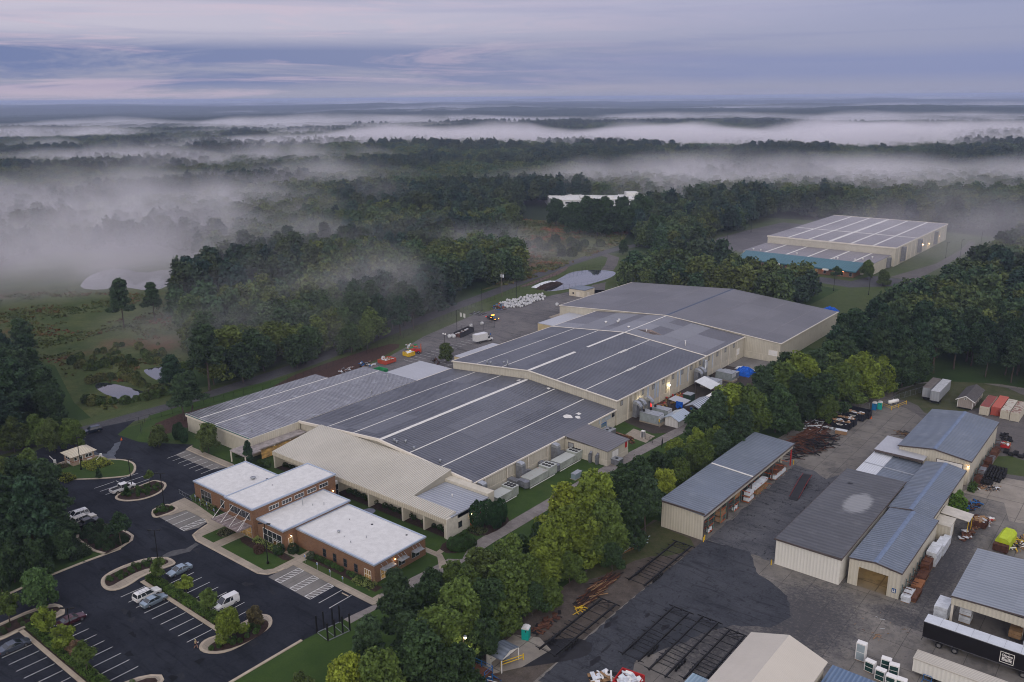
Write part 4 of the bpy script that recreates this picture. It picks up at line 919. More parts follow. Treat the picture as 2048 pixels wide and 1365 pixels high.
b=MB(A1);b.extrude_x([(167.4,0),(177.2,0),(177.2,4.0),(167.4,4.0)],-117.9,-105.2);b.build('wall',M_SIDING,A1)
b=MB(A1);b.extrude_y([(-118.05,5.0),(-104.9,4.0),(-104.9,3.86),(-118.05,4.86)],167.1,177.5);b.build('roof',M_ROOFG,A1)
b=MB(A1);b.box(-105.17,-105.08,167.5,177.1,0,1.3);b.box(-117.8,-105.2,167.28,167.4,0,1.5);b.build('block_plinth',M_BLOCK,A1)
opening(A1,'x+',-105.18,169.5,172.6,1.1,3.2,1,1,glass=M_WHITE,frame=M_FRAME,fr=0.1,name='shutter')
opening(A1,'y-',167.38,-117,-115.2,1.9,3.5,1,1,glass=PALEG,frame=M_BROWN,fr=0.12,name='wall_louvre')
for x in(-110.2,-108.2):
 b=MB(A1);b.box(x,x+0.7,166.5,167.36,0,2.3);b.tube((x+.35,166.93,2.3),(x+.35,167.5,2.7),.35,.35,8);b.build('duct',M_DUCT,A1)
b=MB(A1);b.box(-105.16,-105.1,175.6,176.5,2.2,3.9);b.build('warning_sign',M_RED,A1)
F1=thing('front_office_range','long range with steep tan ribbed roof over recessed planted bays facing the brick office','office wing',(-147,124,0))
b=MB(F1);b.extrude_x([(116.0,3.55),(116.0,4.5),(131.3,6.75),(131.3,3.0)],-169.8,-124.0);b.build('roof',M_SLOPE,F1)
b=MB(F1);b.extrude_x([(116.0,3.5),(116.0,4.5),(119.3,4.98),(119.3,3.5)],-123.96,-111.7);b.build('canopy_roof',M_SLOPE,F1)
b=MB(F1);b.extrude_x([(115.88,3.4),(115.98,3.4),(115.98,4.46),(115.88,4.46)],-169.9,-111.5);b.build('fascia',ribbed('fascia_ribs',(0.40,0.36,0.28),(0.55,0.50,0.41),0,0.55,0.6,depth=0.9,bumpd=0.08),F1)
b=MB(F1);b.box(-169.7,-111.6,118.9,131.3,0,3.55);b.extrude_x([(119,3.5),(131.3,3.5),(131.3,6.65),(119,4.8)],-169.75,-169.6);b.extrude_x([(119,3.5),(131.3,3.5),(131.3,6.65),(119,4.8)],-124.15,-124.02);b.build('wall',M_BLOCK,F1)
for x in(-169.5,-158,-146.5,-135.2,-124.4,-118,-111.9):
 b=MB(F1);b.box(x-0.22,x+0.22,116.05,118.88,0,3.52);b.build('pier',M_BLOCK,F1)
for k,x in enumerate((-165,-161,-153.5,-149.5,-142.5,-138.5,-131.5,-127.5,-121.5,-115.5,-113)):
 opening(F1,'y-',118.9,x-0.7,x+0.7,1.7,2.5,1,1,fr=0.06,frame=M_BROWN,glass=(mat('pink_blind',(0.62,0.02,0.12),0.5)if k==8 else None),label='window with a bright pink blind' if k==8 else None)
b=MB(F1);b.box(-123.9,-111.2,119.3,129.0,3.5,4.35);b.build('side_wall_head',M_BLOCK,F1)
b=MB(F1);b.box(-123.8,-111.1,117.3,129.2,4.36,4.62);b.build('flat_roof',M_LEANR,F1)
b=MB(F1);b.box(-111.62,-111.2,116.0,129.2,0,4.55);b.build('side_wall',mat('whitewashed_block',(0.56,0.53,0.47),0.85,0.15,1.5),F1)
b=MB(F1);b.box(-124,-111.3,129.2,131.3,0,5.3);b.build('side_wall',M_BLOCK,F1)
opening(F1,'x+',-111.2,119.4,120.6,1.2,2.6,1,1,frame=M_BROWN,fr=0.08)
opening(F1,'x+',-111.2,126.2,127.4,1.2,2.7,1,1,frame=M_BROWN,fr=0.08,glass=mat('pink_blind2',(0.55,0.02,0.11),0.5),label='window with a bright pink blind in the end wall')
opening(F1,'x+',-111.2,123.0,124.1,0.05,2.3,1,1,frame=M_BROWN,fr=0.1,glass=mat('orange_door',(0.55,0.15,0.04),0.5),name='door',label='orange end door under the lamp',pane='door_leaf')
wall_lamp(F1,(-110.9,123.2,3.2),45,M_LAMP)
vent_pipe(F1,-117.5,124.5,4.6,0.5,0.1,M_WHITE)
K1=thing('glazed_link','glass walled link between the brick office and the tan roofed range','link',(-148.8,114.5,0))
b=MB(K1);b.box(-152.2,-145.2,113.1,116.0,3.0,3.6);b.build('roof',M_MEMB,K1)
opening(K1,'x+',-145.2,113.2,115.9,0.05,3.0,3,2,frame=M_WHITE,fr=0.08)
b=MB(K1);b.box(-152,-145.3,113.15,116,0,3.0);b.build('wall',M_BLOCK,K1)
E1=thing('covered_walk','low flat canopy walk along the wet roofed hall near the cypress','canopy',(-176,117,0))
b=MB(E1);b.box(-181.5,-175,111.5,116.3,2.9,3.2);b.box(-179.2,-176.0,116.3,131.2,2.9,3.25);b.build('roof',mat('stained_flat_roof',(0.30,0.27,0.26),0.7,0.4,0.6),E1)
for p in((-181.3,111.7),(-175.2,111.7),(-181.3,115.9),(-176.2,121),(-176.2,126)):
 b=MB(E1);b.box(p[0]-.12,p[0]+.12,p[1]-.12,p[1]+.12,0,2.9);b.build('post',M_TRIM,E1)
b=MB(E1);b.box(-176.14,-176.04,117,131,0.3,2.6);b.build('amber_glazing',M_LITWIN,E1)
# the brick office
OB=thing('brick_office','brick office of four stepped flat white roofed blocks with steel entrance canopy','office building',(-140,100,0))
BL=[(-169.8,-152.2,94.5,108.2,4.45),(-152.1,-142.5,91.2,113.0,7.1),(-142.4,-133.7,92.1,109.4,4.75),(-133.6,-110.5,95.3,108.9,4.05)]
for i,(x0,x1,y0,y1,z)in enumerate(BL):
 b=MB(OB);b.box(x0,x1,y0,y1,0,z-0.3);b.build('brick_wall',M_BRICK,OB)
 b=MB(OB);b.box(x0-0.05,x1+0.05,y0-0.05,y1+0.05,z-0.3,z-0.12);rf=b.build('roof',M_MEMB,OB)
 c=MB(OB);t=0.32
 c.box(x0-0.18,x1+0.18,y0-0.18,y0-0.18+t,z-0.32,z+0.02);c.box(x0-0.18,x1+0.18,y1+0.18-t,y1+0.18,z-0.32,z+0.021)
 c.box(x0-0.18,x0-0.18+t,y0+0.14,y1-0.14,z-0.32,z+0.018);c.box(x1+0.18-t,x1+0.18,y0+0.14,y1-0.14,z-0.32,z+0.019);c.build('coping',M_FASCIA,rf)
for x,y,z,h,r_ in((-160,103.5,4.3,.45,.35),(-157.5,105.5,4.3,.1,.3),(-139.8,101.8,4.6,2.1,.07),(-138,103,4.6,.35,.06),(-136.5,104.8,4.6,.4,.06),(-125.5,99.5,3.9,.35,.18),(-123.2,99,3.9,.3,.06),(-120.4,98.2,3.9,.35,.06),(-119.5,101.5,3.9,.35,.06),(-122.8,106,3.9,.06,.28),(-114,107.2,3.9,.06,.25),(-128,104.5,3.9,.2,.06),(-149,101,6.95,.05,.2)):
 vent_pipe(OB,x,y,z,h,r_,M_GALV if h>.2 else M_BLACK,h>.3)
opening(OB,'y-',94.5,-167.3,-163.2,0.6,3.2,3,2);opening(OB,'y-',94.5,-159.6,-158.2,1.0,3.0,1,1)
opening(OB,'y-',91.2,-150.6,-143.4,4.2,5.9,5,1,fr=0.1);opening(OB,'y-',91.2,-150.2,-143.3,0.1,2.7,4,2,glass=M_LITWIN,fr=0.1,name='entrance_glazing')
for k in range(5):opening(OB,'x+',-142.5,95.2+3.3*k,97.7+3.3*k,5.15,6.1,3,1,frame=M_WHITE)
opening(OB,'y-',92.1,-140.6,-134.4,0.5,3.3,4,2,frame=M_WHITE)
opening(OB,'y-',92.1,-137.4,-135.2,0.52,1.6,2,1,glass=M_LITWIN,frame=M_WHITE,name='lit_window')
opening(OB,'x+',-133.7,93.2,94.3,0.1,2.6,1,2,frame=M_WHITE,glass=M_LITWIN,name='door',pane='door_leaf')
for x in(-125.6,-122.5,-119.4,-116.3):opening(OB,'y-',95.3,x,x+1.05,0.55,2.3,1,2,frame=M_BROWN,fr=0.07)
opening(OB,'y-',95.3,-113.4,-111.5,0.2,2.3,3,2,glass=M_LITWIN,frame=M_WHITE)
opening(OB,'x+',-110.5,96.8,99.6,0.15,2.3,3,2,glass=M_LITWIN,frame=M_WHITE)
opening(OB,'x+',-110.5,101.4,103.2,0.8,2.2,2,1);opening(OB,'x+',-110.5,105.0,107.2,0.8,2.2,2,1)
for y0,y1 in((96.6,99.8),(101.0,103.2),(104.9,107.3)):
 b=MB(OB);b.box(-110.45,-109.1,y0,y1,2.5,2.6)
 for y in(y0+.3,(y0+y1)/2,y1-.3):b.tube((-109.15,y,2.6),(-110.45,y,3.5),0.04)
 b.build('awning',M_GALV,OB)
wall_lamp(OB,(-133.2,93.6,3.3),30,M_LAMP,r=0.14);wall_lamp(OB,(-110.1,100.3,3.2),30,M_LAMP,r=0.14);wall_lamp(OB,(-142.1,111.9,3.6),30,M_LAMP,r=0.14)
b=MB(OB)
b.box(-152.5,-143.0,87.7,91.15,3.05,3.2)
for x in[-152.4+i*1.16 for i in range(9)]:b.box(x,x+.09,87.65,91.1,3.2,3.34)
cn=b.build('entrance_canopy',mat('canopy_steel',(0.24,0.20,0.20),0.5,0.4,1.5),OB)
b=MB(OB)
for x in(-152.2,-149.2,-146.2,-143.3):
 b.tube((x,87.9,3.3),(x,91.1,6.0),.045);b.tube((x+(1.5 if x<-144 else-1.5),91.1,4.2),(x,88.6,3.3),.03)
b.build('hanger_rod',M_WHITE,cn)
# gatehouse
GH=thing('gatehouse','little pale brick gatehouse with hipped tan metal roof on its own kerbed island','gatehouse',(-212,88,0))
gx0,gx1,gy0,gy1=-214.5,-210.0,85.4,90.9
def hip(b,x0,x1,y0,y1,z0,z1,ins):
 xm=(x0+x1)/2;a,c=(xm,y0+ins,z1),(xm,y1-ins,z1)
 p=[(x0,y0,z0),(x1,y0,z0),(x1,y1,z0),(x0,y1,z0)]
 b.poly([p[0],p[1],a]);b.poly([p[1],p[2],c,a]);b.poly([p[2],p[3],c]);b.poly([p[3],p[0],a,c]);b.poly(p[::-1])
b=MB(GH);b.box(gx0,gx1,gy0,gy1,0.1,2.7);b.build('brick_wall',M_BRICK2,GH)
b=MB(GH);hip(b,gx0-0.6,gx1+0.6,gy0-0.6,gy1+0.6,2.7,4.0,2.6);b.build('roof',ribbed('gate_roof',(0.44,0.39,0.30),(0.56,0.51,0.41),1,0.55,0.5,depth=0.8,dirt=((0.16,0.13,0.10),0.35)),GH)
b=MB(GH);b.box(gx0-0.03,gx1+0.03,gy0-0.03,gy1+0.03,1.15,1.3);b.build('brick_band',mat('red_brick',(0.25,0.07,0.045),0.9),GH)
opening(GH,'x+',gx1,87.0,88.0,0.12,2.25,1,1,frame=M_WHITE,fr=0.14,name='door',pane='door_leaf')
opening(GH,'x+',gx1,88.6,90.4,1.35,2.3,2,1,frame=M_WHITE,fr=0.12);opening(GH,'x+',gx1,85.8,86.6,1.35,2.3,1,1,frame=M_WHITE,fr=0.1)
opening(GH,'y-',gy0,-213.6,-211.2,1.35,2.3,2,1,frame=M_WHITE,fr=0.12)
b=MB(GH);b.box(-213.2,-211.4,gy0-0.06,gy0-0.01,0.4,1.0);b.box(gx1+.01,gx1+.05,89.0,90.2,0.7,1.0);b.build('notice_board',M_WHITE,GH)
def barrier(x,y,rz,lab,L=3.2,up=0.0):
 t=thing('barrier_gate',lab,'barrier',(x,y,0.1),rz)
 b=MB();b.box(-.25,.25,-.25,.25,0,1.1);b.tube((0,0,1.1),(0,0,1.25),.3,.3,10);b.build('cabinet',M_WHITE,t)
 b=MB();b.tube((0.2,0,0.95),(0.2+L*math.cos(up),0,0.95+L*math.sin(up)),.05);b.build('arm',M_WHITE,t);return t
barrier(-214.9,83.2,R(180),'white barrier gate with its arm out on the far side of the gatehouse',2.6,0.25)
barrier(-209.6,92.3,R(-45),'white barrier gate between the gatehouse and the watery pavement',3.2)
# the far distribution hall
D1,_rd=flat_hall('distribution_hall','big far hall with white roof stripes and lamps on its service side, beyond the woods',[(-195,477.5),(-124.5,477.5),(-124.5,587.5),(-195,587.5)],0,10.0,M_SIDING,M_ROOFF)
for xs,wd in((-183.3,1.1),(-171.5,1.1),(-159.8,1.9),(-148,1.1),(-136.3,1.1)):
 b=MB(D1);b.box(xs-wd/2,xs+wd/2,478.2,587,10.0,10.1);b.build('seam_strip',M_STRIPE,_rd)
b=MB(D1);b.box(-194.5,-125,518.5,519.3,10.0,10.16);b.build('cross_strip',M_STRIPE,_rd)
b=MB(D1);b.box(-195.3,-124.2,477.1,477.45,9.5,10.25);b.box(-124.45,-124.1,477.5,587.6,9.5,10.15);b.box(-195.3,-124.2,587.6,587.9,9.5,10.25);b.build('coping',M_TRIM,D1)
for y in range(484,587,8):
 b=MB(D1);b.box(-124.48,-124.3,y-.15,y+.15,0,9.4);b.build('downpipe',M_TRIM,D1)
for k,y in enumerate((488,521,556)):
 b=MB(D1);b.box(-124.45,-122.6,y,y+3,1.5,9.0);b.build('riser_duct',M_DUCT,D1)
for k,y in enumerate((494.5,529.5,545,568)):
 wall_lamp(D1,(-123.9,y,5.0 if k!=2 else 3.4),260,M_LAMP,r=0.42 if k<2 else .22)
D2,_rd2=flat_hall('distribution_wing','lower front wing with white roof stripes before the far distribution hall',[(-195.3,445.3),(-126.5,445.3),(-126.5,477.0),(-195.3,477.0)],0,6.0,M_SIDING,M_ROOFF)
for xs in(-183.3,-171.5,-159.8,-148,-136.3):
 b=MB(D2);b.box(xs-.45,xs+.45,446,476.8,6.0,6.08);b.build('seam_strip',M_STRIPE,_rd2)
b=MB(D2);b.box(-126.45,-124.8,470,473,0.5,5.5);b.build('riser_duct',M_DUCT,D2)
for i,(x,y)in enumerate(((-191,449),(-187,449.5),(-167,450),(-146.5,448),(-145,449),(-136.5,450),(-134.2,455),(-131.5,462))):vent_pipe(D2,x,y,6.0,0.8,0.3,M_WHITE)
b=MB(D2);b.extrude_x([(433.6,2.9),(433.6,3.5),(445.1,6.3),(445.1,5.4)],-193.5,-130.5);b.build('sloped_roof',M_TEAL,D2)
b=MB(D2);b.box(-192,-132,434.9,445.2,0,3.3);b.extrude_x([(434.9,3),(445.2,3),(445.2,5.6)],-131.6,-130.8);b.build('brick_wall',M_BRICK,D2)
for i in range(14):
 opening(D2,'y-',434.9,-190+4.3*i,-188.6+4.3*i,0.5,2.5,1,1,glass=(M_LITWIN if i in(7,11,9)else None))
for x in(-160.3,-147.2,-137):wall_lamp(D2,(x,434.4,2.9),60,lamp_glass('amber_lamp',(1.0,0.28,0.1),9.0),(1.0,0.35,0.14),r=0.3)
for x in(-172.5,-147):
 b=MB(D2);b.box(x,x+3,433.2,433.5,2.5,3.4);b.build('door_sign',M_WHITE,D2)
W1=thing('white_plant','white flat roofed plant building half hidden behind a row of trees','building',(-378,592,0),0.0)
_wd=Vector((-345.2+410,618.3-560,0)).normalized();_wn=Vector((-_wd.y,_wd.x,0))
def wrect(a0,a1,b0,b1):
 o=Vector((-410,560,0));return[tuple((o+_wd*a+_wn*b_)[:2])for a,b_ in((a0,b0),(a1,b0),(a1,b1),(a0,b1))]
_mw=ribbed('plant_siding',(0.55,0.56,0.60),(0.66,0.67,0.70),2,1.2,0.5,0.1,depth=0.5)
b=MB(W1);b.prism(wrect(0,104,0,60),0,8.0);b.build('wall',_mw,W1)
b=MB(W1);b.prism(wrect(-0.3,104.3,-0.3,60.3),8.0,8.6);b.prism(wrect(24,34,6,14),8.6,10.4);b.prism(wrect(64,74,20,30),8.6,11.6);b.prism(wrect(44,52,10,16),8.6,9.8);b.build('roof',M_MEMB,W1)
b=MB(W1)
for a in range(4,102,7):b.prism(wrect(a,a+4,-0.12,-0.02),5.6,6.9)
b.build('window_band',M_GLASS,W1)
for a in(6,100):
 p=Vector((-410,560,0))+_wd*a-_wn*0.6;wall_lamp(W1,(p.x,p.y,5.0),130,M_LAMP,r=0.5)
fh=thing('farm_house','tiny white farm building on the open field in the far valley','house',(*G(1752,297),float(terrain(*G(1752,297)))))
b=MB();b.box(-9,9,-5,5,0,7);b.build('wall',M_WHITE,fh);b=MB();b.extrude_x([(-5.5,7),(0,10.5),(5.5,7)],-9.5,9.5);b.build('roof',M_LIGHTR,fh)
PH=thing('pump_house','small cream flat roofed pump house between the pond and the largest hall','pump house',(-217.5,321.5,0))
_pp=[(-222.5,317.8),(-214,317.8),(-214,326),(-222.5,326)]
b=MB(PH);b.prism(_pp,0,3.3);b.build('wall',mat('pump_cream',(0.58,0.52,0.42),0.8),PH)
b=MB(PH);b.box(-222.7,-213.8,317.6,326.2,3.3,3.5);b.build('roof',M_BLUER,PH)
b=MB(PH);b.box(-214.0,-213.9,320,321.6,0,2.2);b.build('door',M_TRIM,PH);opening(PH,'y-',317.8,-218.6,-216.6,0.02,2.4,1,1,glass=M_TRIM,frame=M_SIDING,name='door',pane='door_leaf');opening(PH,'y-',317.8,-220.6,-219.8,1.0,1.8,1,1,frame=M_BROWN)
# yard buildings
def trim_edges(root,x0,x1,y0,y1,zf,m=None,t=0.22):
 b=MB(root);b.box(x0-.06,x1+.06,y0-.08,y0-.01,zf-t,zf+.02);b.box(x0-.06,x0-.0,y0,y1,zf-t,zf+.02);b.box(x1,x1+.06,y0,y1,zf-t,zf+.02);return b.build('edge_trim',m or M_BROWN,root)
Y1=thing('open_rack_shed','long open fronted storage shed with grey ribbed roof by the tree belt','storage shed',(-74.5,172,0))
b=MB(Y1);b.extrude_y([(-79.7,6.3),(-69.3,5.75),(-69.3,5.6),(-79.7,6.15)],147.9,196.1);rf=b.build('roof',M_BLUER,Y1)
b=MB(Y1);b.extrude_y([(-79.5,6.42),(-69.4,5.88),(-69.4,5.76),(-79.5,6.3)],171.4,171.8);b.build('seam_strip',M_STRIPE,rf)
b=MB(Y1);b.extrude_x([(148.2,0),(148.4,0),(148.4,6.0),(148.2,6.0)],-79.3,-69.75);b.box(-79.4,-79.2,148.4,195.8,0,6.1);b.box(-79.2,-72.0,195.6,195.8,0,5.9);b.build('wall',M_SIDING,Y1)
b=MB(Y1);b.box(-69.75,-69.6,148.2,195.9,4.5,5.6);b.build('front_fascia',mat('fascia_taupe',(0.40,0.37,0.32),0.7),Y1)
b=MB(Y1);b.box(-69.4,-69.22,147.8,196.2,5.5,5.78);b.box(-79.9,-69.3,147.75,147.9,5.95,6.3);b.build('edge_trim',M_BROWN,Y1)
for y in(148.6,160,172,184,195.4):
 b=MB(Y1);b.box(-69.9,-69.65,y-.12,y+.12,0,4.6);b.build('post',M_RED if y>190 else M_BROWN,Y1)
Y2=thing('flat_roofed_store','white walled store with dark flat roof marked by a large pale puddle patch','warehouse',(-48.3,169,0))
b=MB(Y2);b.box(-54.4,-42.0,148.4,189.6,0,5.35);b.build('wall',M_SIDINGW,Y2)
b=MB(Y2);b.extrude_y([(-54.6,5.5),(-41.8,5.75),(-41.8,5.55),(-54.6,5.3)],148.2,189.8);rf=b.build('roof',M_DARKR,Y2)
b=MB(Y2);b.box(-54.7,-54.6,148.1,189.9,5.25,5.52);b.box(-54.6,-41.75,148.02,148.19,5.3,5.62);b.box(-41.79,-41.7,148.1,189.9,5.5,5.78);b.build('edge_trim',M_BROWN,Y2)
b=MB(Y2);_q=G(1700,966,5.7);b.poly([(_q[0]+dx,_q[1]+dy,5.5+(_q[0]+54.6)*0.25/12.8+0.03)for dx,dy in((-.7,-.3),(.2,-.5),(.8,.1),(.3,.4),(-.3,.3))]);b.build('roof_patch',M_BLACK,rf)
def gshed(name,label,x0,x1,y0,y1,ze,zr,rm,cap=True,wm=None,cat='warehouse'):
 r=thing(name,label,cat,((x0+x1)/2,(y0+y1)/2,0));xm=(x0+x1)/2
 b=MB(r);gable_roof(b,x0-.15,x1+.15,y0-.12,y1+.12,ze,xm,zr,ze,.14);rf=b.build('roof',rm,r)
 if cap:
  b=MB(r);b.extrude_y([(xm-.42,zr-.02),(xm,zr+.07),(xm+.42,zr-.02),(xm+.42,zr-.08),(xm-.42,zr-.08)],y0,y1);b.build('ridge_cap',mat('ridge_cap_blue',(0.17,0.22,0.32),0.35,0.2,1,0.3),rf)
 b=MB(r);b.extrude_y([(x0-.2,ze+.02),(xm,zr+.02),(x1+.2,ze+.02),(x1+.2,ze-.26),(xm,zr-.26),(x0-.2,ze-.26)],y0-.2,y0-.12);b.box(x1+.15,x1+.26,y0-.1,y1+.1,ze-.2,ze+.02);b.build('edge_trim',M_BROWN,r)
 return r,xm
Y3,xm=gshed('drive_in_workshop','workshop with a lit drive-in doorway and blue grey gable roof beside the white store',-41.0,-31.9,150.2,175.6,5.4,6.0,M_BLUER)
b=MB(Y3);b.box(-41,-40.82,150.4,175.4,0,5.3);b.box(-32.08,-31.9,150.4,175.4,0,5.3)
b.box(-41,-39.25,150.2,150.4,0,5.2);b.box(-34.0,-31.9,150.2,150.4,0,5.2);b.extrude_y([(-39.25,4.0),(-34.0,4.0),(-34.0,5.25),(xm,5.82),(-39.25,5.3)],150.2,150.4);b.build('wall',M_SIDING,Y3)
b=MB(Y3);b.box(-33.15,-32.45,150.12,150.19,1.1,1.95);sg=b.build('blue_sign',mat('sign_blue',(0.01,0.07,0.22),0.5),Y3)
b=MB(Y3);b.box(-33.05,-32.55,150.08,150.115,1.25,1.4);b.tube((-32.95,150.1,1.7),(-32.95,150.1,1.82),.06);b.tube((-32.66,150.1,1.7),(-32.66,150.1,1.82),.06);b.box(-33.03,-32.9,150.08,150.115,1.45,1.66);b.box(-32.72,-32.58,150.08,150.115,1.45,1.66);b.build('pictogram',M_WHITE,sg)
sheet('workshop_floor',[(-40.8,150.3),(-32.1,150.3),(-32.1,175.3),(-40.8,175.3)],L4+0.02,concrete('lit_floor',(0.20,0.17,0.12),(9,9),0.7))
for yy in(154.5,160.5,167):
 l=bpy.data.lights.new('lamp_light','AREA');l.energy=75;l.color=(1.0,0.74,0.36);l.size=1.2;o=bpy.data.objects.new('workshop_light',l);C.objects.link(o);o.parent=Y3;o.location=(-36.6-Y3.location.x,yy-Y3.location.y,4.9)
b=MB(Y3)
for yy in(154.5,160.5,167):b.box(-37.2,-36.0,yy-.15,yy+.15,4.95,5.02)
b.build('ceiling_lamp',M_LAMP,Y3)
Y4,xm4=gshed('rear_workshop','middle workshop with blue grey gable roof joined end to end behind the lit one',-41.4,-33.0,175.9,205.2,5.4,6.15,M_BLUER)
b=MB(Y4);b.extrude_y([(-41.3,0),(-33.1,0),(-33.1,5.25),(xm4,5.98),(-41.3,5.25)][::-1],176.0,205.1);b.build('wall',M_SIDING,Y4)
Y5,xm5=gshed('big_yard_warehouse','large blue roofed warehouse with a wide white door at the back of the yard',-48.8,-32.9,209.4,241,6.2,7.3,M_BLUER)
b=MB(Y5);b.extrude_y([(-48.7,0),(-33.0,0),(-33.0,6.05),(xm5,7.1),(-48.7,6.05)][::-1],209.6,240.9);b.build('wall',M_SIDING,Y5)
opening(Y5,'y-',209.6,-40.2,-34.4,0.02,5.0,1,4,glass=M_WHITE,frame=M_BROWN,name='roller_door',fr=0.14,pane='door_leaf')
wall_lamp(Y5,(-33.3,209.2,5.0),70,M_LAMP,r=0.2)
Y6=thing('white_awning','broad pale awning roof raised beside the back warehouse','awning',(-47.8,211,0))
b=MB(Y6);b.extrude_y([(-53.3,5.3),(-42.2,5.0),(-42.2,4.88),(-53.3,5.18)],205.6,216.5);b.build('roof',M_LIGHTR,Y6)
b=MB(Y6);b.box(-53.35,-42.15,205.45,205.58,4.75,5.25);b.build('edge_trim',M_BROWN,Y6)
for p in((-53,206),(-53,216),(-47.5,206),(-42.5,206)):
 b=MB(Y6);b.box(p[0]-.1,p[0]+.1,p[1]-.1,p[1]+.1,0,4.9);b.build('post',M_BROWN,Y6)
Y7=thing('patchwork_lean_roof','patchwork lean-to roof of white and dark grey sheets between the store and workshops','lean-to',(-47.5,198,0))
b=MB(Y7);b.extrude_y([(-53.4,4.35),(-41.8,4.05),(-41.8,3.95),(-53.4,4.25)],190.3,206.6);b.build('roof',M_BLUER,Y7)
b=MB(Y7);b.extrude_y([(-53.42,4.39),(-49.0,4.275),(-49.0,4.25),(-53.42,4.35)],190.2,206.7);b.build('white_sheets',ribbed('white_sheet',(0.46,0.48,0.53),(0.56,0.58,0.62),0,0.5,0.4,depth=0.7),Y7)
b=MB(Y7);b.extrude_y([(-53.4,4.44),(-41.8,4.13),(-41.8,4.07),(-53.4,4.38)],198.2,198.7);b.build('seam_strip',M_GALV,Y7)
for p in((-53.2,190.6),(-53.2,206.3),(-53.2,198)):
 b=MB(Y7);b.box(p[0]-.1,p[0]+.1,p[1]-.1,p[1]+.1,0,4.3);b.build('post',M_BROWN,Y7)
Y8=thing('tool_annex','small cream annex with flat roof and side canopy against the rear workshop','annex',(-31,181.5,0))
b=MB(Y8);b.box(-32.9,-30.0,178.2,182.6,0,3.4);b.build('wall',M_SIDING,Y8)
b=MB(Y8);b.box(-33.0,-29.8,178.0,182.8,3.4,3.55);b.build('roof',mat('cream_roof',(0.48,0.45,0.39),0.6),Y8)
b=MB(Y8);b.extrude_y([(-32.9,3.9),(-27.4,3.45),(-27.4,3.35),(-32.9,3.8)],183.0,187.2);b.build('canopy_roof',mat('cream_roof2',(0.50,0.47,0.42),0.6),Y8)
for p in((-27.6,183.2),(-27.6,187)):
 b=MB(Y8);b.tube((p[0],p[1],0),(p[0],p[1],3.4),.07);b.build('post',M_YELLOW,Y8)
b=MB(Y8);b.box(-30.0,-29.93,179.4,181.4,0.05,2.8);b.build('door',M_WHITE,Y8)
Y9=thing('open_lumber_store','pale roofed open lumber store behind the black trailer','warehouse',(-12,158,0))
b=MB(Y9);b.extrude_y([(-23.1,5.75),(-12,6.2),(2,5.7),(2,5.55),(-12,6.05),(-23.1,5.6)],147.2,167.6);b.build('roof',ribbed('pale_blue_grey_roof',(0.19,0.215,0.25),(0.30,0.325,0.365),1,0.9,0.36,0.2,((0.31,0.335,0.38),0.4),0.2,(7,6.5),depth=0.7,bumpd=0.07),Y9)
b=MB(Y9);b.box(-23,2,147.35,147.5,4.1,5.62);b.box(-22.9,2,167.2,167.4,0,5.6);b.box(-22.9,-22.75,158,167.2,0,5.6);b.build('wall',M_SIDING,Y9)
b=MB(Y9);b.extrude_y([(-23.15,5.8),(-12,6.25),(2,5.75),(2,5.5),(-12,6.0),(-23.15,5.55)],147.1,147.2);b.build('edge_trim',M_BROWN,Y9)
for x,y in((-22.7,147.6),(-8,147.6),(-22.7,157.6),(-12.4,150.4)):
 b=MB(Y9);b.box(x-.18,x+.18,y-.14,y+.14,0,5.3);b.build('post',M_TRIM,Y9)
Y10=thing('tan_gable_building','smooth tan gable roofed building at the lower edge of the yard','building',(-39.5,103,0))
b=MB(Y10);gable_roof(b,-45.4,-33.2,60,116.2,5.9,-39.3,8.0,5.9,.2);b.build('roof',ribbed('smooth_tan_roof',(0.50,0.46,0.40),(0.53,0.49,0.43),1,0.3,0.55,depth=0.5,bumpd=0.01),Y10)
b=MB(Y10);b.extrude_y([(-45.0,0),(-33.6,0),(-33.6,5.8),(-39.3,7.75),(-45.0,5.8)][::-1],60.2,115.9);b.build('wall',M_SIDING,Y10)
Y11,_r11=flat_hall('blue_roofed_lean','low blue ribbed roof running beside the tan gable building',[(-33.0,60),(-26.2,60),(-26.2,118),(-33.0,118)],0,4.4,M_SIDING,ribbed('blue_rib_roof',(0.10,0.16,0.26),(0.18,0.25,0.36),0,0.6,0.3,0.3,None,0.35,depth=0.8,bumpd=0.08),'lean-to')
_b0=[G(*q,3.5)for q in((1380,1347),(1422,1364))]
Y12,_r12=flat_hall('pale_blue_lean','small pale blue ribbed roof tucked against the tan gable building',[(-49.3,80),(-45.5,80),(-45.5,104.2),(-49.3,104.2)],0,3.6,M_SIDING,ribbed('pale_blue_rib',(0.20,0.30,0.38),(0.32,0.42,0.50),0,0.6,0.35,0.2,None,0.2,depth=0.8,bumpd=0.08),'lean-to')
MH=thing('mobile_home','beige mobile home with dark shingled gable roof, white trim and small attic window','mobile home',(*G(1950,815),0))
_a,_b=G(1912,815),G(1984,783);_w=math.atan2(_b[1]-_a[1],_b[0]-_a[0])
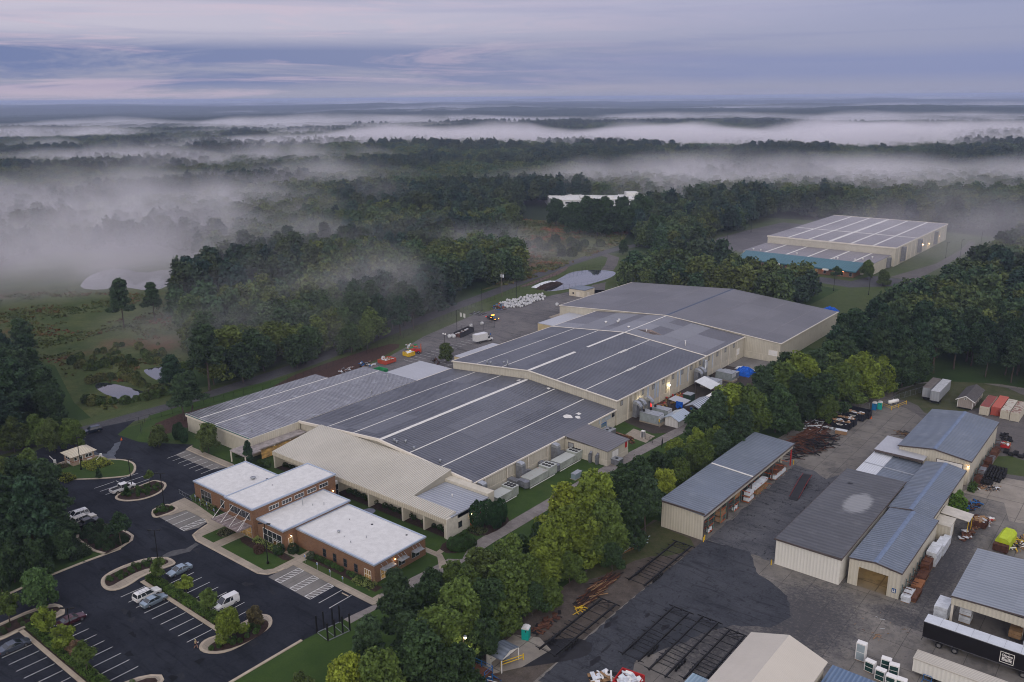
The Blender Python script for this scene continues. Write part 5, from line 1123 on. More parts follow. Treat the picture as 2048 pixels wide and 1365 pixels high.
# vehicles
def loft(b,secs):
 """secs: list of (y, [(x,z)...]) all with the same count, capped"""
 n0=len(b.v);m=len(secs[0][1])
 for y,ps in secs:b.v+=[(x,y,z)for x,z in ps]
 for i in range(len(secs)-1):
  for j in range(m):
   k=(j+1)%m;b.f.append((n0+i*m+j,n0+(i+1)*m+j,n0+(i+1)*m+k,n0+i*m+k));b.mi.append(b.k)
 b.f.append(tuple(range(n0,n0+m)));b.mi.append(b.k);e=n0+(len(secs)-1)*m;b.f.append(tuple(range(e+m-1,e-1,-1)));b.mi.append(b.k)
def car_paint(name,c,metal=0.2):return mat(name,c,0.22,0.05,1.0,metal,0.8)
def wheel(t,x,y,r=0.34,w=0.24,rimm=None,name='wheel'):
 s=1 if x>0 else-1
 b=MB();b.tube((x-s*w/2,y,r),(x+s*w/2,y,r),r,r,16);o=b.build(name,M_RUBBER,t,False)
 b=MB();b.tube((x+s*w*0.4,y,r),(x+s*(w/2+0.015),y,r),r*0.62,r*0.56,10);b.build('rim',rimm or M_CHROME,o);return o
M_TAIL=mat('tail_light',(0.35,0.01,0.01),0.2);M_HEAD=mat('head_light',(0.6,0.6,0.62),0.1,0.05,1,0.3)
M_PLAS=mat('black_plastic',(0.02,0.02,0.022),0.6)
def make_car(label,kind,paint,loc,rz,cat='car',rack=False):
 """front looks along +Y"""
 nm={'sedan':'parked_car','suv':'sport_utility_car','pickup':'pickup_truck','van':'small_van'}[kind]
 t=thing(nm,label,cat,(loc[0],loc[1],loc[2]if len(loc)>2 else L4+0.005),rz)
 P={'sedan':dict(L=4.85,W=1.85,st=[(-2.42,.78,.42,.80),(-2.3,.9,.28,.98),(-1.5,.925,.22,1.02),(0.9,.925,.20,.98),(1.5,.91,.22,.92),(2.25,.86,.28,.76),(2.42,.72,.40,.62)],gh=[(-1.75,1.0),(-1.0,1.43),(0.25,1.45),(1.15,.97)],belt=.98,roof=1.45,wh=(-1.42,1.45),r=.33),'suv':dict(L=4.95,W=1.95,st=[(-2.47,.86,.45,1.02),(-2.38,.94,.34,1.10),(-1.5,.97,.30,1.12),(1.1,.97,.30,1.10),(1.7,.95,.32,1.08),(2.35,.90,.36,.98),(2.47,.78,.46,.80)],gh=[(-2.36,1.1),(-2.1,1.74),(0.35,1.78),(1.15,1.1)],belt=1.1,roof=1.76,wh=(-1.45,1.5),r=.39),'pickup':dict(L=5.7,W=2.0,st=[(-2.85,.93,.5,1.04),(-2.7,.98,.42,1.10),(-0.6,.99,.38,1.10),(1.4,.99,.38,1.12),(2.0,.98,.4,1.12),(2.7,.93,.44,1.04),(2.85,.82,.52,.9)],gh=[(-0.75,1.12),(-0.62,1.84),(0.95,1.86),(1.65,1.13)],belt=1.12,roof=1.85,wh=(-1.75,1.85),r=.41),'van':dict(L=4.6,W=1.85,st=[(-2.3,.86,.4,1.1),(-2.25,.92,.3,1.2),(-1.4,.925,.26,1.2),(0.9,.925,.26,1.15),(1.5,.91,.28,1.05),(2.15,.84,.34,.86),(2.3,.7,.42,.7)],gh=[(-2.27,1.18),(-2.2,1.95),(0.35,1.98),(1.3,1.1)],belt=1.15,roof=1.96,wh=(-1.4,1.45),r=.33)}[kind]
 b=MB();secs=[]
 for y,hw,zl,zt in P['st']:
  zm=zl+(zt-zl)*.45;secs.append((y,[(-hw*.9,zl),(-hw,zm),(-hw*.97,zt-.07),(-hw*.80,zt),(hw*.80,zt),(hw*.97,zt-.07),(hw,zm),(hw*.9,zl)]))
 loft(b,secs);body=b.build('body',paint,t)
 g=P['gh'];hb=P['W']/2*.93;ht=P['W']/2*.74
 b=MB();b.v+=[]
 def sec(y,z):k=(z-P['belt'])/(P['roof']-P['belt']);h=hb+(ht-hb)*max(0,min(1,k));return h
 lo=P['belt']-.03;pts=[]
 y0,y1,y2,y3=[q[0]for q in g];z1,z2=g[1][1]-.05,g[2][1]-.05
 V=[(-hb,y0,lo),(hb,y0,lo),(hb,y3,lo),(-hb,y3,lo),(-ht,y1,z1),(ht,y1,z1),(ht,y2,z2),(-ht,y2,z2)]
 n=len(b.v);b.v+=V
 for q in((0,3,2,1),(4,5,6,7),(0,1,5,4),(1,2,6,5),(2,3,7,6),(3,0,4,7)):b.f.append(tuple(n+i for i in q));b.mi.append(0)
 b.build('windows',M_GLASS,t)
 b=MB();yo=.06
 b.v=[(-ht-.01,y1-yo,z1),(ht+.01,y1-yo,z1),(ht+.01,y2+yo,z2),(-ht-.01,y2+yo,z2),(-ht*.92,y1+.1,z1+.07),(ht*.92,y1+.1,z1+.07),(ht*.92,y2-.12,z2+.07),(-ht*.92,y2-.12,z2+.07)]
 for q in((0,3,2,1),(4,5,6,7),(0,1,5,4),(1,2,6,5),(2,3,7,6),(3,0,4,7)):b.f.append(q);b.mi.append(0)
 for s in(-1,1):
  for(ya,za,yb,zb)in((y0,lo,y1,z1),(y3,lo,y2,z2),((y0*.45+y3*.55),lo,(y1*.45+y2*.55),(z1+z2)/2)):
   b.tube((s*hb*1.003,ya,za),(s*ht*1.01,yb,zb),.045,.04,5)
  if kind in('suv','van'):b.tube((s*hb*1.0,y0*.6+y3*.4-.5,lo),(s*ht*1.005,y1*.62+y2*.38-.3,z1),.06,.05,5)
 if kind=='van':
  for s in(-1,1):b.poly([(s*hb*1.005,y0+.05,lo),(s*ht*1.012,y1+.08,z1),(s*ht*1.012,y1+1.25,z1),(s*hb*1.005,y0+1.25,lo)])
 rf=b.build('roof',paint,t)
 if rack:
  b=MB()
  for s in(-1,1):b.box(s*ht*.82-.03,s*ht*.82+.03,y1+.3,y2-.3,z1+.09,z1+.14)
  for y in(y1+.7,(y1+y2)/2,y2-.6):b.box(-ht*.82,ht*.82,y-.03,y+.03,z1+.142,z1+.17)
  b.build('roof_rack',M_CHROME,rf)
 if kind=='pickup':
  b=MB();b.box(-.8,.8,-2.7,-.8,1.101,1.112);b.build('bed',M_PLAS,t)
  b=MB();b.box(-.92,-.82,-2.75,-.78,1.08,1.2);b.box(.82,.92,-2.75,-.78,1.08,1.2);b.box(-.82,.82,-2.8,-2.72,1.08,1.2);b.build('bed_rail',paint,body)
 hw=P['st'][-1][1];hz=P['st'][-2][3]
 for s in(-1,1):
  b=MB();b.cbox((s*hw*.86,P['L']/2-.10,hz-.13),(.34,.16,.16));b.build('headlight',M_HEAD,t)
  b=MB();b.cbox((s*P['st'][0][1]*.92,-P['L']/2+.10,P['st'][0][3]-.12),(.2,.14,.22));b.build('taillight',M_TAIL,t)
  b=MB();b.cbox((s*(P['W']/2+.06),y3-.25,lo+.1),(.2,.12,.15));b.build('mirror',paint,t)
 for y in P['wh']:
  for s in(-1,1):wheel(t,s*(P['W']/2-.12),y,P['r'])
 b=MB();b.box(-.3,.3,P['L']/2-.02,P['L']/2+.01,.42,.55);b.box(-.27,.27,-P['L']/2-.01,-P['L']/2+.02,.55,.7);b.build('licence_plate',M_WHITE,t)
 b=MB();b.box(-hw*.6,hw*.6,P['L']/2-.1,P['L']/2+.012,hz-.32,hz-.12);b.build('grille',M_PLAS,t)
 return t
PW=car_paint('white_car_paint',(0.62,0.62,0.63),0.0);PS=car_paint('silver_blue_paint',(0.26,0.33,0.40),0.5);PG=car_paint('slate_paint',(0.085,0.10,0.135),0.5)
PM=car_paint('maroon_paint',(0.07,0.02,0.03),0.4);PB=car_paint('black_car_paint',(0.012,0.012,0.015));PN=car_paint('navy_paint',(0.018,0.03,0.055),0.4);PCH=car_paint('beige_white_paint',(0.50,0.47,0.42))
def at(px,py):return G(px,py)
make_car('white sport utility car with roof rack, nose out, under the big dark trees','suv',PW,(-181.6,73.0),R(176),rack=True)
make_car('pale beige sport utility car half under the small island tree','suv',PCH,(-178.8,73.2),R(2),rack=True)
make_car('black pickup hidden under the small island tree','pickup',PB,(-176.1,72.4),R(0),'pickup')
make_car('white and silver pickup parked beside the shrub island near the gatehouse','pickup',PW,(-187.0,86.2),R(0),'pickup')
make_car('navy sport utility car driving in past the gatehouse','suv',PN,(-229.0,99.5),R(172))
make_car('white sport utility car with roof rails parked beside the silver blue saloon','suv',PW,(-140.0,66.2),R(0),rack=True)
make_car('silver blue saloon parked beside the white sport utility car','sedan',PS,(-137.3,66.0),R(2))
make_car('small white panel van parked across the hedge from the saloon','van',PW,(-126.1,73.6),R(178),'van')
make_car('slate grey saloon alone in the row at the lower corner','sedan',PG,(-143.0,44.4),R(-2))
make_car('maroon saloon half hidden by a young tree','sedan',PM,(-143.0,53.8),R(0))
make_car('steel blue saloon tucked behind the young tree and hedge','sedan',PS,(-143.2,74.6),R(180))
bp=make_car('black pickup with glowing orange beacon and marker lamps in the rear lot','pickup',PB,(*at(985,640),L3),R(-100),'pickup')
for p,m_,s_ in(((0,.2,1.98),'orange',.28),((.9,2.75,.85),'o2',.16),((-.9,2.75,.85),'o2',.16),((1.02,0.3,1.15),'o2',.14),((-.95,-2.85,.95),'red',.14),((.95,-2.85,.95),'red',.14)):
 b=MB();b.cbox(p,(s_*(5 if m_=='orange' else 2),s_*1.4,s_));b.build('beacon' if m_=='orange' else 'marker_lamp',lamp_glass('lamp_'+m_,(1.0,0.3,0.03)if m_!='red' else(1,.05,.03),7 if m_!='red' else 3),bp)
t=thing('box_truck','white box truck parked nose outwards on the wet rear lot','truck',(*at(968,684),L3),R(-12))
b=MB();b.box(-1.2,1.2,-4.4,1.0,1.0,3.5);b.build('cargo_box',PW,t)
b=MB();b.box(-1.24,1.24,0.9,1.04,.98,3.52);b.box(-1.23,1.23,-4.42,1.0,.9,1.02);b.build('box_trim',M_GALV,t)
b=MB();loft(b,[(1.1,[(-.95,.5),(-1,1.3),(-.85,2.3),(.85,2.3),(1,1.3),(.95,.5)]),(1.9,[(-.95,.5),(-1,1.3),(-.82,2.2),(.82,2.2),(1,1.3),(.95,.5)]),(2.6,[(-.95,.5),(-.98,1.2),(-.8,1.32),(.8,1.32),(.98,1.2),(.95,.5)]),(3.6,[(-.9,.5),(-.93,.95),(-.75,1.1),(.75,1.1),(.93,.95),(.9,.5)])]);b.build('cab',PW,t)
b=MB();b.poly([(-.78,1.95,2.16),(-.82,2.6,1.36),(.82,2.6,1.36),(.78,1.95,2.16)][::-1]);b.box(-1.0,-.9,1.2,2.2,1.35,2.0);b.box(.9,1.0,1.2,2.2,1.35,2.0);b.build('windows',M_GLASS,t)
for x in(-.95,.95):
 wheel(t,x,2.7,.4);wheel(t,x,-2.6,.42,.34)
def semitrailer(name,label,x0,x1,y0,y1,zf,zt,along,skin,roofm,wheels,base=None,rz=0):
 t=thing(name,label,'trailer',((x0+x1)/2,(y0+y1)/2,0),rz)
 b=MB(t);b.box(x0,x1,y0,y1,zf,zt);body=b.build('box_body',skin,t)
 b=MB(t);b.box(x0-.03,x1+.03,y0-.03,y1+.03,zt-.001,zt+.06);b.build('roof',roofm,t)
 b=MB(t)
 if along=='x':b.box(x0,x1,(y0+y1)/2-.5,(y0+y1)/2+.5,zf-.3,zf)
 else:b.box((x0+x1)/2-.5,(x0+x1)/2+.5,y0,y1,zf-.3,zf)
 b.build('chassis',M_PLAS,t)
 for w in wheels:
  for s in(-1,1):
   if along=='x':
    yc=(y0+y1)/2+s*(abs(y1-y0)/2-.25);b=MB(t);b.tube((w,yc-.25,.52),(w,yc+.25,.52),.52,.52,16);o=b.build('wheel',M_RUBBER,t)
    b=MB(t);b.tube((w,yc-.27 if s<0 else yc+.22,.52),(w,yc-.22 if s<0 else yc+.27,.52),.3,.3,12);b.build('rim',M_CHROME,o)
   else:
    xc=(x0+x1)/2+s*(abs(x1-x0)/2-.25);b=MB(t);b.tube((xc-.25,w,.52),(xc+.25,w,.52),.52,.52,16);o=b.build('wheel',M_RUBBER,t)
    b=MB(t);b.tube((xc-.27 if s<0 else xc+.22,w,.52),(xc-.22 if s<0 else xc+.27,w,.52),.3,.3,12);b.build('rim',M_CHROME,o)
 return t,body
BT,_bb=semitrailer('black_trailer','long black box trailer with pale roof and white square lettering',-25.2,-6.5,139.3,141.9,1.15,4.05,'x',mat('trailer_black',(0.012,0.011,0.012),0.45,0.1),mat('translucent_roof',(0.52,0.55,0.60),0.4,0.1,0.6),(-22.6,-20.2,-10.4,-9.2))
b=MB(BT)
for i in range(1,8):b.box(-25.2+i*2.34-.02,-25.2+i*2.34+.02,139.3,141.9,4.112,4.125)
b.build('roof_bow',M_GALV,BT)
b=MB(BT);b.tube((-25.1,139.4,1.1),(-25.3,139.35,.5),.05);b.build('mud_flap',M_RUBBER,BT)
b=MB(BT);b.box(-25.21,-6.5,139.26,139.3,1.15,1.24);b.box(-25.21,-6.5,139.26,139.3,3.95,4.06);b.build('side_rail',mat('rail_grey',(0.10,0.10,0.11),0.4),BT)
def frame2(b,x0,x1,z0,z1,y,w,d=.02):
 b.box(x0,x1,y-d,y,z0,z0+w);b.box(x0,x1,y-d,y,z1-w,z1);b.box(x0,x0+w,y-d,y,z0+w,z1-w);b.box(x1-w,x1,y-d,y,z0+w,z1-w)
lx0,lx1=PY2=(-13.85,-11.85)
b=MB(BT);frame2(b,lx0,lx1,1.55,3.45,139.285,.09);lg=b.build('logo_frame',mat('logo_white',(0.75,0.73,0.70),0.6),BT)
def text(s,x,y,z,size,m,parent,side='y-',ext=0.01,bold=0.0,sx=1.0):
 cu=bpy.data.curves.new('lettering','FONT');cu.body=s;cu.size=size;cu.align_x='CENTER';cu.align_y='CENTER';cu.extrude=ext;cu.offset=bold
 me_o=bpy.data.objects.new('lettering',cu);C.objects.link(me_o);dg=bpy.context.evaluated_depsgraph_get();me=bpy.data.meshes.new_from_object(me_o.evaluated_get(dg));bpy.data.objects.remove(me_o)
 me.materials.clear();me.materials.append(m);o=bpy.data.objects.new('lettering',me);C.objects.link(o);o.parent=parent
 o.location=(x-parent.location.x,y-parent.location.y,z-parent.location.z);o.rotation_euler=(R(90),0,{'y-':0,'x+':R(90),'x-':R(-90)}[side]);o.scale=(sx,1,1);return o
_tm=lg.data.materials[0]
text('Clayton',-12.85,139.27,2.88,.52,_tm,BT,bold=.018,sx=.92);text('Built',-12.85,139.27,2.18,.80,_tm,BT,bold=.026,sx=.98)
b=MB(BT);b.box(-13.5,-12.9,139.262,139.28,2.5,2.56);b.box(-12.85,-12.2,139.262,139.28,2.5,2.56)
b.poly([(-13.2,139.262,3.16),(-12.85,139.262,3.34),(-12.5,139.262,3.16),(-12.5,139.262,3.22),(-12.85,139.262,3.40),(-13.2,139.262,3.22)][::-1]);b.build('logo_roofline',_tm,BT)
_alu=ribbed('trailer_skin',(0.30,0.32,0.36),(0.40,0.42,0.46),2,0.8,0.4,0.2,dirt=((0.2,0.12,0.09),0.3),depth=0.3)
semitrailer('old_trailer','older grey box trailer with brown stained roof at the woods edge',-57.2,-54.9,265.6,277.2,1.1,4.0,'y',_alu,mat('stained_trailer_roof',(0.15,0.135,0.13),0.7,0.3),(267.5,268.8))
semitrailer('old_trailer','silver box trailer with hole spotted white roof at the woods edge',-54.5,-52.1,263.6,277.4,1.1,4.05,'y',_alu,mat('spotted_trailer_roof',(0.42,0.43,0.46),0.6,0.3,1.5),(265.6,266.9))
_c=[G(*q,3.0)for q in((1902,1329),(1890,1358))]
t=thing('cream_trailer','long cream ribbed roof trailer lying parallel to the black trailer','trailer',(-15,130.9,0))
b=MB(t);b.box(-24.2,-9,129.6,132.2,.7,2.9);b.build('box_body',M_SIDINGW,t)
b=MB(t);b.box(-24.3,-8.9,129.5,132.3,2.9,3.02);b.build('roof',ribbed('cream_trailer_roof',(0.40,0.37,0.32),(0.53,0.50,0.44),1,.42,.5,depth=.7,dirt=((0.3,0.27,0.23),.3)),t)
for x in(-21,-12):
 for y in(129.9,131.9):
  b=MB(t);b.tube((x,y-.12,.4),(x,y+.12,.4),.4,.4,12);b.build('wheel',M_RUBBER,t)
def chassis(label,x0,x1,y0,y1,seed=0):
 t=thing('steel_chassis',label,'chassis',((x0+x1)/2,y0,0),0,'black steel home frames laid out on the yard');L=y1-y0;w=x1-x0;a=-w/2
 b=MB()
 for x in(a+.1,-a-.1):b.box(x-.11,x+.11,0,L,.56,.88)
 b.build('main_rail',M_BLACK,t);k=0;y=.15
 while y<L-.5:
  b=MB();dense=L*.12<y<L*.45;b.box(a+.17,-a-.17,y-.055,y+.055,.78,.86)
  if not dense or k%3==0:
   for s in(-1,1):b.extrude_y([(s*(w/2-.03),.86),(s*(w/2+.85),.84),(s*(w/2+.85),.8),(s*(w/2-.03),.68)],y-.06,y+.06)
  y+=(L*.062 if dense else L*.125);k+=1;b.build('crossmember',M_BLACK,t)
 b=MB();b.box(-w/2-.8,w/2+.8,L-.12,L+.02,.68,.85);b.tube((a+.15,L-2.2,.75),(0,L-.3,.75),.06);b.tube((-a-.15,L-2.2,.75),(0,L-.3,.75),.06);b.tube((a+.1,L-.4,.75),(0,L-1.4,.75),.05);b.tube((-a-.1,L-.4,.75),(0,L-1.4,.75),.05);b.cbox((0.1,L-.2,.85),(.45,.4,.28));b.build('hitch',M_BLACK,t)
 for i in range(4):
  for s in(-1,1):
   b=MB();yy=L*.17+i*L*.052;xx=s*(w/2+.18);b.tube((xx-.1,yy,.37),(xx+.1,yy,.37),.37,.37,12);b.build('wheel',M_RUBBER,t)
 return t
chassis('black steel chassis frame nearest the green toilet, half on the dirt strip',-73.7,-70.5,97.7,116.5)
chassis('black steel chassis frame by the corner of the open rack shed',-73.2,-69.7,124.9,143.4)
chassis('black steel chassis frame on the asphalt, first of the three in a row',-62.3,-59.1,105.0,122.3)
chassis('black steel chassis frame on the asphalt, middle one of the three in a row',-56.9,-53.8,104.2,122.7)
chassis('black steel chassis frame on the asphalt, partly hidden by the tan gable roof',-51.5,-48.6,105.6,122.0)
def container(label,x0,x1,y0,y1,m,rm):
 t=thing('shipping_container',label,'container',((x0+x1)/2,(y0+y1)/2,0),0,'containers by the mobile home');h=2.6
 b=MB(t);b.box(x0,x1,y0,y1,.1,h);b.build('container_body',m,t)
 b=MB(t);b.box(x0+.04,x1-.04,y0+.04,y1-.04,h,h+.03);b.build('roof',rm,t)
 b=MB(t)
 for x in(x0,x1-.1):
  for y in(y0-.01,y1-.09):b.box(x-.01,x+.11,y,y+.1,0,h+.02)
 b.build('corner_post',m,t);b=MB(t)
 for i in(.2,.4,.6,.8):b.tube((x0+(x1-x0)*i,y0-.03,.25),(x0+(x1-x0)*i,y0-.03,h-.15),.03)
 b.build('door_bar',m,t)
def rusty(name,c,r,th=(.5,.62)):
 n=NT(name);X,Y,Z=n.xyz();ph=n.math('FRACT',n.math('DIVIDE',n.math('ADD',X,Y),.3));b_=n.mix(n.math('MULTIPLY',ph,.25),c,tuple(q*.6 for q in c))
 n.col(n.mix(n.ramp(n.noise(.8,6,.7),[(th[0],0.0),(th[1],1.0)]),b_,r));n.rough(.75);return n.m
_cw=rusty('container_white',(.50,.46,.38),(.30,.17,.11),(.58,.68));_cr=rusty('container_red',(.38,.07,.05),(.22,.05,.035),(.6,.7));_rr=rusty('container_roof_rust',(.40,.36,.30),(.17,.07,.05),(.46,.56));_rr2=rusty('container_roof_red',(.22,.045,.035),(.14,.05,.04))
container('white walled container with dark rusty red roof, next to the mobile home',-41.1,-38.7,262.6,274.2,_cw,_rr2)
container('bright red container between the white ones',-38.4,-36.0,264.0,275.9,_cr,rusty('container_roof_bright',(.42,.09,.06),(.2,.05,.04),(.62,.7)))
container('white container with peeling white roof, third from the mobile home',-35.8,-33.5,262.6,274.2,_cw,rusty('container_roof_white',(.46,.43,.37),(.2,.1,.07),(.54,.6)))
container('white container with mostly rusted roof at the frame edge',-33.3,-31.0,262.3,273.9,_cw,_rr)
def skip(name,label,x0,x1,y0,y1,h,m,fill=True,seed=1,rz=0.0,cat='skip',cover=None,group=None,fm=None):
 cx,cy=(x0+x1)/2,(y0+y1)/2;t=thing(name,label,cat,(cx,cy,0),rz,group);a,c=(x1-x0)/2,(y1-y0)/2
 b=MB();
 for s in(-1,1):b.box(s*a-.05,s*a+.05,-c,c,.2,h);b.box(-a,a,s*c-.05,s*c+.05,.2,h-.002)
 b.box(-a,a,-c,c,.18,.24);b.build('steel_tub',m,t)
 b=MB();al=a>c
 n_=7
 for i in range(n_+1):
  if al:x=-a+2*a*i/n_;b.box(x-.05,x+.05,-c-.12,-c-.05,.2,h-.05);b.box(x-.05,x+.05,c+.05,c+.12,.2,h-.05)
  else:y=-c+2*c*i/n_;b.box(-a-.12,-a-.05,y-.05,y+.05,.2,h-.05);b.box(a+.05,a+.12,y-.05,y+.05,.2,h-.05)
 b.box(-a-.1,a+.1,-c-.1,-c+.02,h,h+.08);b.box(-a-.1,a+.1,c-.02,c+.1,h,h+.08);b.box(-a-.1,-a+.02,-c+.02,c-.02,h,h+.08);b.box(a-.02,a+.1,-c+.02,c-.02,h,h+.08);b.build('rib',m,t)
 if fill:
  r_=random.Random(seed);b=MB()
  for i in range(46):
   b.mat(r_.randrange(3));b.cbox((r_.uniform(-a*.8,a*.8),r_.uniform(-c*.75,c*.75),h-.25+r_.uniform(-.2,.35)),(r_.uniform(.3,1.4),r_.uniform(.2,.8),r_.uniform(.03,.25)),r_.uniform(0,3),Matrix.Rotation(r_.uniform(-.5,.5),3,'X'))
  b.build('waste_load',fm or[M_WRAP,M_CARD,M_WOOD],t)
 return t
SK='black waste skips by the tree belt'
_bk=mat('skip_black',(0.017,0.019,0.026),.5,.3)
for lab,x0,x1,y0,y1,sd in(('black waste skip heaped with cardboard, nearest the loose white bale',-71.2,-65.9,227.3,229.6,1),('black waste skip behind the nearest one, heaped with brown board',-71.4,-65.7,230.6,232.9,2),('black waste skip with crumpled white sheeting on top',-70.8,-65.0,236.3,238.6,3),('black waste skip farthest back, mostly empty',-70.4,-64.4,239.4,241.7,0)):
 t=skip('waste_skip',lab,x0,x1,y0,y1,2.1,_bk,sd>0,sd,0,group=SK)
 b=MB()
 for k in range(7):b.box(-.9+k*.26,-.9+k*.26+.18,-(y1-y0)/2-.15,-(y1-y0)/2-.13,1.35,1.55)
 for k in range(5):b.box(-.6+k*.24,-.6+k*.24+.15,-(y1-y0)/2-.15,-(y1-y0)/2-.13,1.12,1.24)
 b.build('stencil_marks',M_WHITE,t)
skip('green_skip','bright green open skip beyond the wet roofed hall',-206.5,-202.6,180.2,185.4,1.8,M_GREEN,False)
skip('red_skip','orange red skip beside the pine wood',-214,-210.4,191.5,196.6,1.4,mat('skip_red',(.42,.08,.05),.6,.3),True,5)
skip('red_bin','red open bin full of white scraps at the lower edge',-59.4,-55.8,97.6,101.2,1.6,M_RED,True,8,R(8),fm=[M_WRAP,M_WHITE,M_WRAP])
skip('red_bin','small red bin behind the back warehouse',-31.4,-29.6,239.2,241.6,1.1,M_RED,True,9)
skip('wire_skip','rusty mesh sided skip under the side canopy',-27.8,-25.2,188.5,191.6,1.5,M_RUST,True,12)
t=thing('lime_skip','lime green covered skip with a rusty tail box','skip',(-20.7,183.6,0),R(-4))
b=MB();b.extrude_y([(-1.3,.3),(-1.3,2.0),(-.75,2.6),(.75,2.6),(1.3,2.0),(1.3,.3)][::-1],-2.4,3.3);b.build('cover',mat('lime_tarp',(.42,.52,.03),.5,.2,.8),t)
b=MB();b.box(-1.35,1.35,-3.6,-2.42,.2,1.6);b.build('tail_box',M_RUST,t)
def toilet(label,x,y,m,rz):
 t=thing('portable_toilet',label,'portable toilet',(x,y,0),rz);b=MB();b.box(-.6,.6,-.6,.6,.05,2.1);b.build('cabin',m,t)
 b=MB();b.extrude_y([(-.66,2.1),(.66,2.1),(.6,2.25),(.25,2.42),(-.25,2.42),(-.6,2.25)][::-1],-.66,.66);b.build('roof',mat('toilet_roof',(.62,.62,.62),.5),t)
 b=MB();b.box(-.42,.42,-.635,-.602,.15,2.0);b.build('door',m,t);b=MB();b.tube((.15,-.66,1.75),(.15,-.63,1.75),.14,.14,10);b.build('door_badge',M_BLACK,t)
_tl=mat('toilet_teal',(.008,.30,.26),.45,.1);toilet('green portable toilet by the tree belt above the little shelter',-77.7,99.4,_tl,R(20))
toilet('blue portable toilet at the back of the yard',-65.7,248.4,mat('toilet_blue',(.012,.13,.32),.45,.1),R(10));toilet('green portable toilet beside the blue one at the back of the yard',-64.6,249.9,_tl,R(10))
t=thing('gas_tank','white horizontal gas tank inside a yellow pipe barrier','gas tank',(-62.6,256,0),R(64))
b=MB();b.tube((-1.7,0,1.1),(1.7,0,1.1),.55,.55,14);b.blob((1.7,0,1.1),(.4,.55,.55),1,12,8,0);b.blob((-1.7,0,1.1),(.4,.55,.55),1,12,8,0);b.tube((0,0,1.6),(0,0,1.85),.16);b.build('tank',M_WHITE,t,True)
b=MB();b.box(-1.2,-.9,-.4,.4,0,.6);b.box(.9,1.2,-.4,.4,0,.6);b.build('saddle',M_GALV,t)
def pipe_barrier(name,label,pts,h=1.1,r=.09,m=None):
 t=thing(name,label,'barrier',(*pts[0],0));b=MB(t)
 for p in pts:b.tube((*p,0),(*p,h+.15),r,r,8)
 b.build('post',m or M_YELLOW,t);b=MB(t)
 for p,q in zip(pts,pts[1:]):
  for z in(h*.5,h):b.tube((*p,z),(*q,z),r*.6)
 b.build('rail',m or M_YELLOW,t)
pipe_barrier('safety_barrier','yellow pipe barrier standing round the white gas tank',[(-64.6,252.6),(-61.6,251.0),(-60.6,254.5),(-59.6,258.5)])
pipe_barrier('safety_barrier','yellow pipe barrier before the little shelter at the lower edge',[(-76.1,90.9),(-74.5,94.6)],1.0,.12)
for x,y in((-69.4,148.6),(-69.2,147.7),(-69.4,196.6),(-54.7,147.6),(-23.3,147),(-22.3,146.9)):
 b=MB();b.tube((x,y,0),(x,y,1.1),.12,.12,10);o=b.build('bollard',M_YELLOW)
 tag(o,'yellow steel bollard guarding a corner of a yard building','bollard','yellow bollards at the yard corners')
t=thing('loading_ramp','black steel yard ramp with red side rails on the concrete','ramp',(-62,177.3,0),R(7))
b=MB();b.extrude_x([(0,.08),(1.2,.3),(9.5,1.25),(13,1.25),(13,1.05),(9.5,1.05),(1.2,.1),(0,0)][::-1],-.95,.95);b.build('deck',M_BLACK,t)
b=MB()
for s in(-1,1):b.extrude_x([(1.0,.45),(9.5,1.42),(13,1.42),(13,1.26),(9.5,1.26),(1.0,.3)][::-1],s*1.02-.04,s*1.02+.04)
b.build('side_rail',mat('dull_red',(.22,.03,.03),.6),t);b=MB()
for s in(-1,1):b.tube((s*.8,9.2,0),(s*.8,9.2,1.1),.08);b.tube((s*.8-.1,7.2,.3),(s*.8+.1,7.2,.3),.3,.3,12)
b.build('leg',M_BLACK,t)
t=thing('smoking_shelter','little open shelter with grey gable sheet roof by the green toilet','shelter',(-76.5,92,0))
b=MB(t);b.extrude_x([(89.7,2.45),(91.9,3.2),(94.2,2.45),(94.2,2.38),(91.9,3.12),(89.7,2.38)],-78.2,-75.0);b.build('roof',M_BLUER,t)
for x,y in((-75.1,89.8),(-75.1,94.1),(-78.1,94.1)):
 b=MB(t);b.box(x-.07,x+.07,y-.07,y+.07,0,2.4);b.build('post',M_WHITE,t)
b=MB(t);b.box(-78.2,-78.1,89.8,92,0,2.4);b.box(-78.2,-77.2,89.7,89.8,0,2.3);b.extrude_x([(89.8,2.4),(94.1,2.4),(91.9,3.1)],-75.06,-75.0);b.build('panel',M_SIDINGW,t)
b=MB(t);b.tube((-76.6,93,0),(-76.6,93,1.0),.45,.45,12);b.blob((-76.6,93,1.0),(.45,.45,.25),1,10,6,0);bo=b.build('grey_drum',mat('grey_poly',(.2,.23,.28),.4));bo.parent=None;bo.location=t.location;tag(bo,'grey poly drum standing under the little shelter','drum')
t=thing('work_platform','blue steel work platform with guard rails and yellow parts below the shelter','platform',(-78.1,86.4,0),R(3))
b=MB();b.box(-1.1,3.2,-1.2,1.0,1.62,1.75);b.build('deck',M_RUST,t)
for x in(-1,1,3.1):
 for y in(-1.1,.9):
  b=MB();b.box(x-.06,x+.06,y-.06,y+.06,0,2.8);b.build('post',M_BLUE,t)
b=MB()
for z in(2.25,2.8):
 b.tube((-1,.9,z),(3.1,.9,z),.035);b.tube((-1,-1.1,z),(-1,.9,z),.035);b.tube((3.1,-1.1,z),(3.1,.9,z),.035)
b.box(-1.1,3.2,-1.24,-1.18,1.5,1.8);b.tube((-1,-1.1,.1),(1,-1.1,1.6),.05);b.tube((1,-1.1,.1),(3.1,-1.1,1.6),.05);b.build('guard_rail',M_BLUE,t)
b=MB()
for i in range(9):b.tube((.9+i*.25,-.9,.3),(.9+i*.25,-.7,1.5),.05)
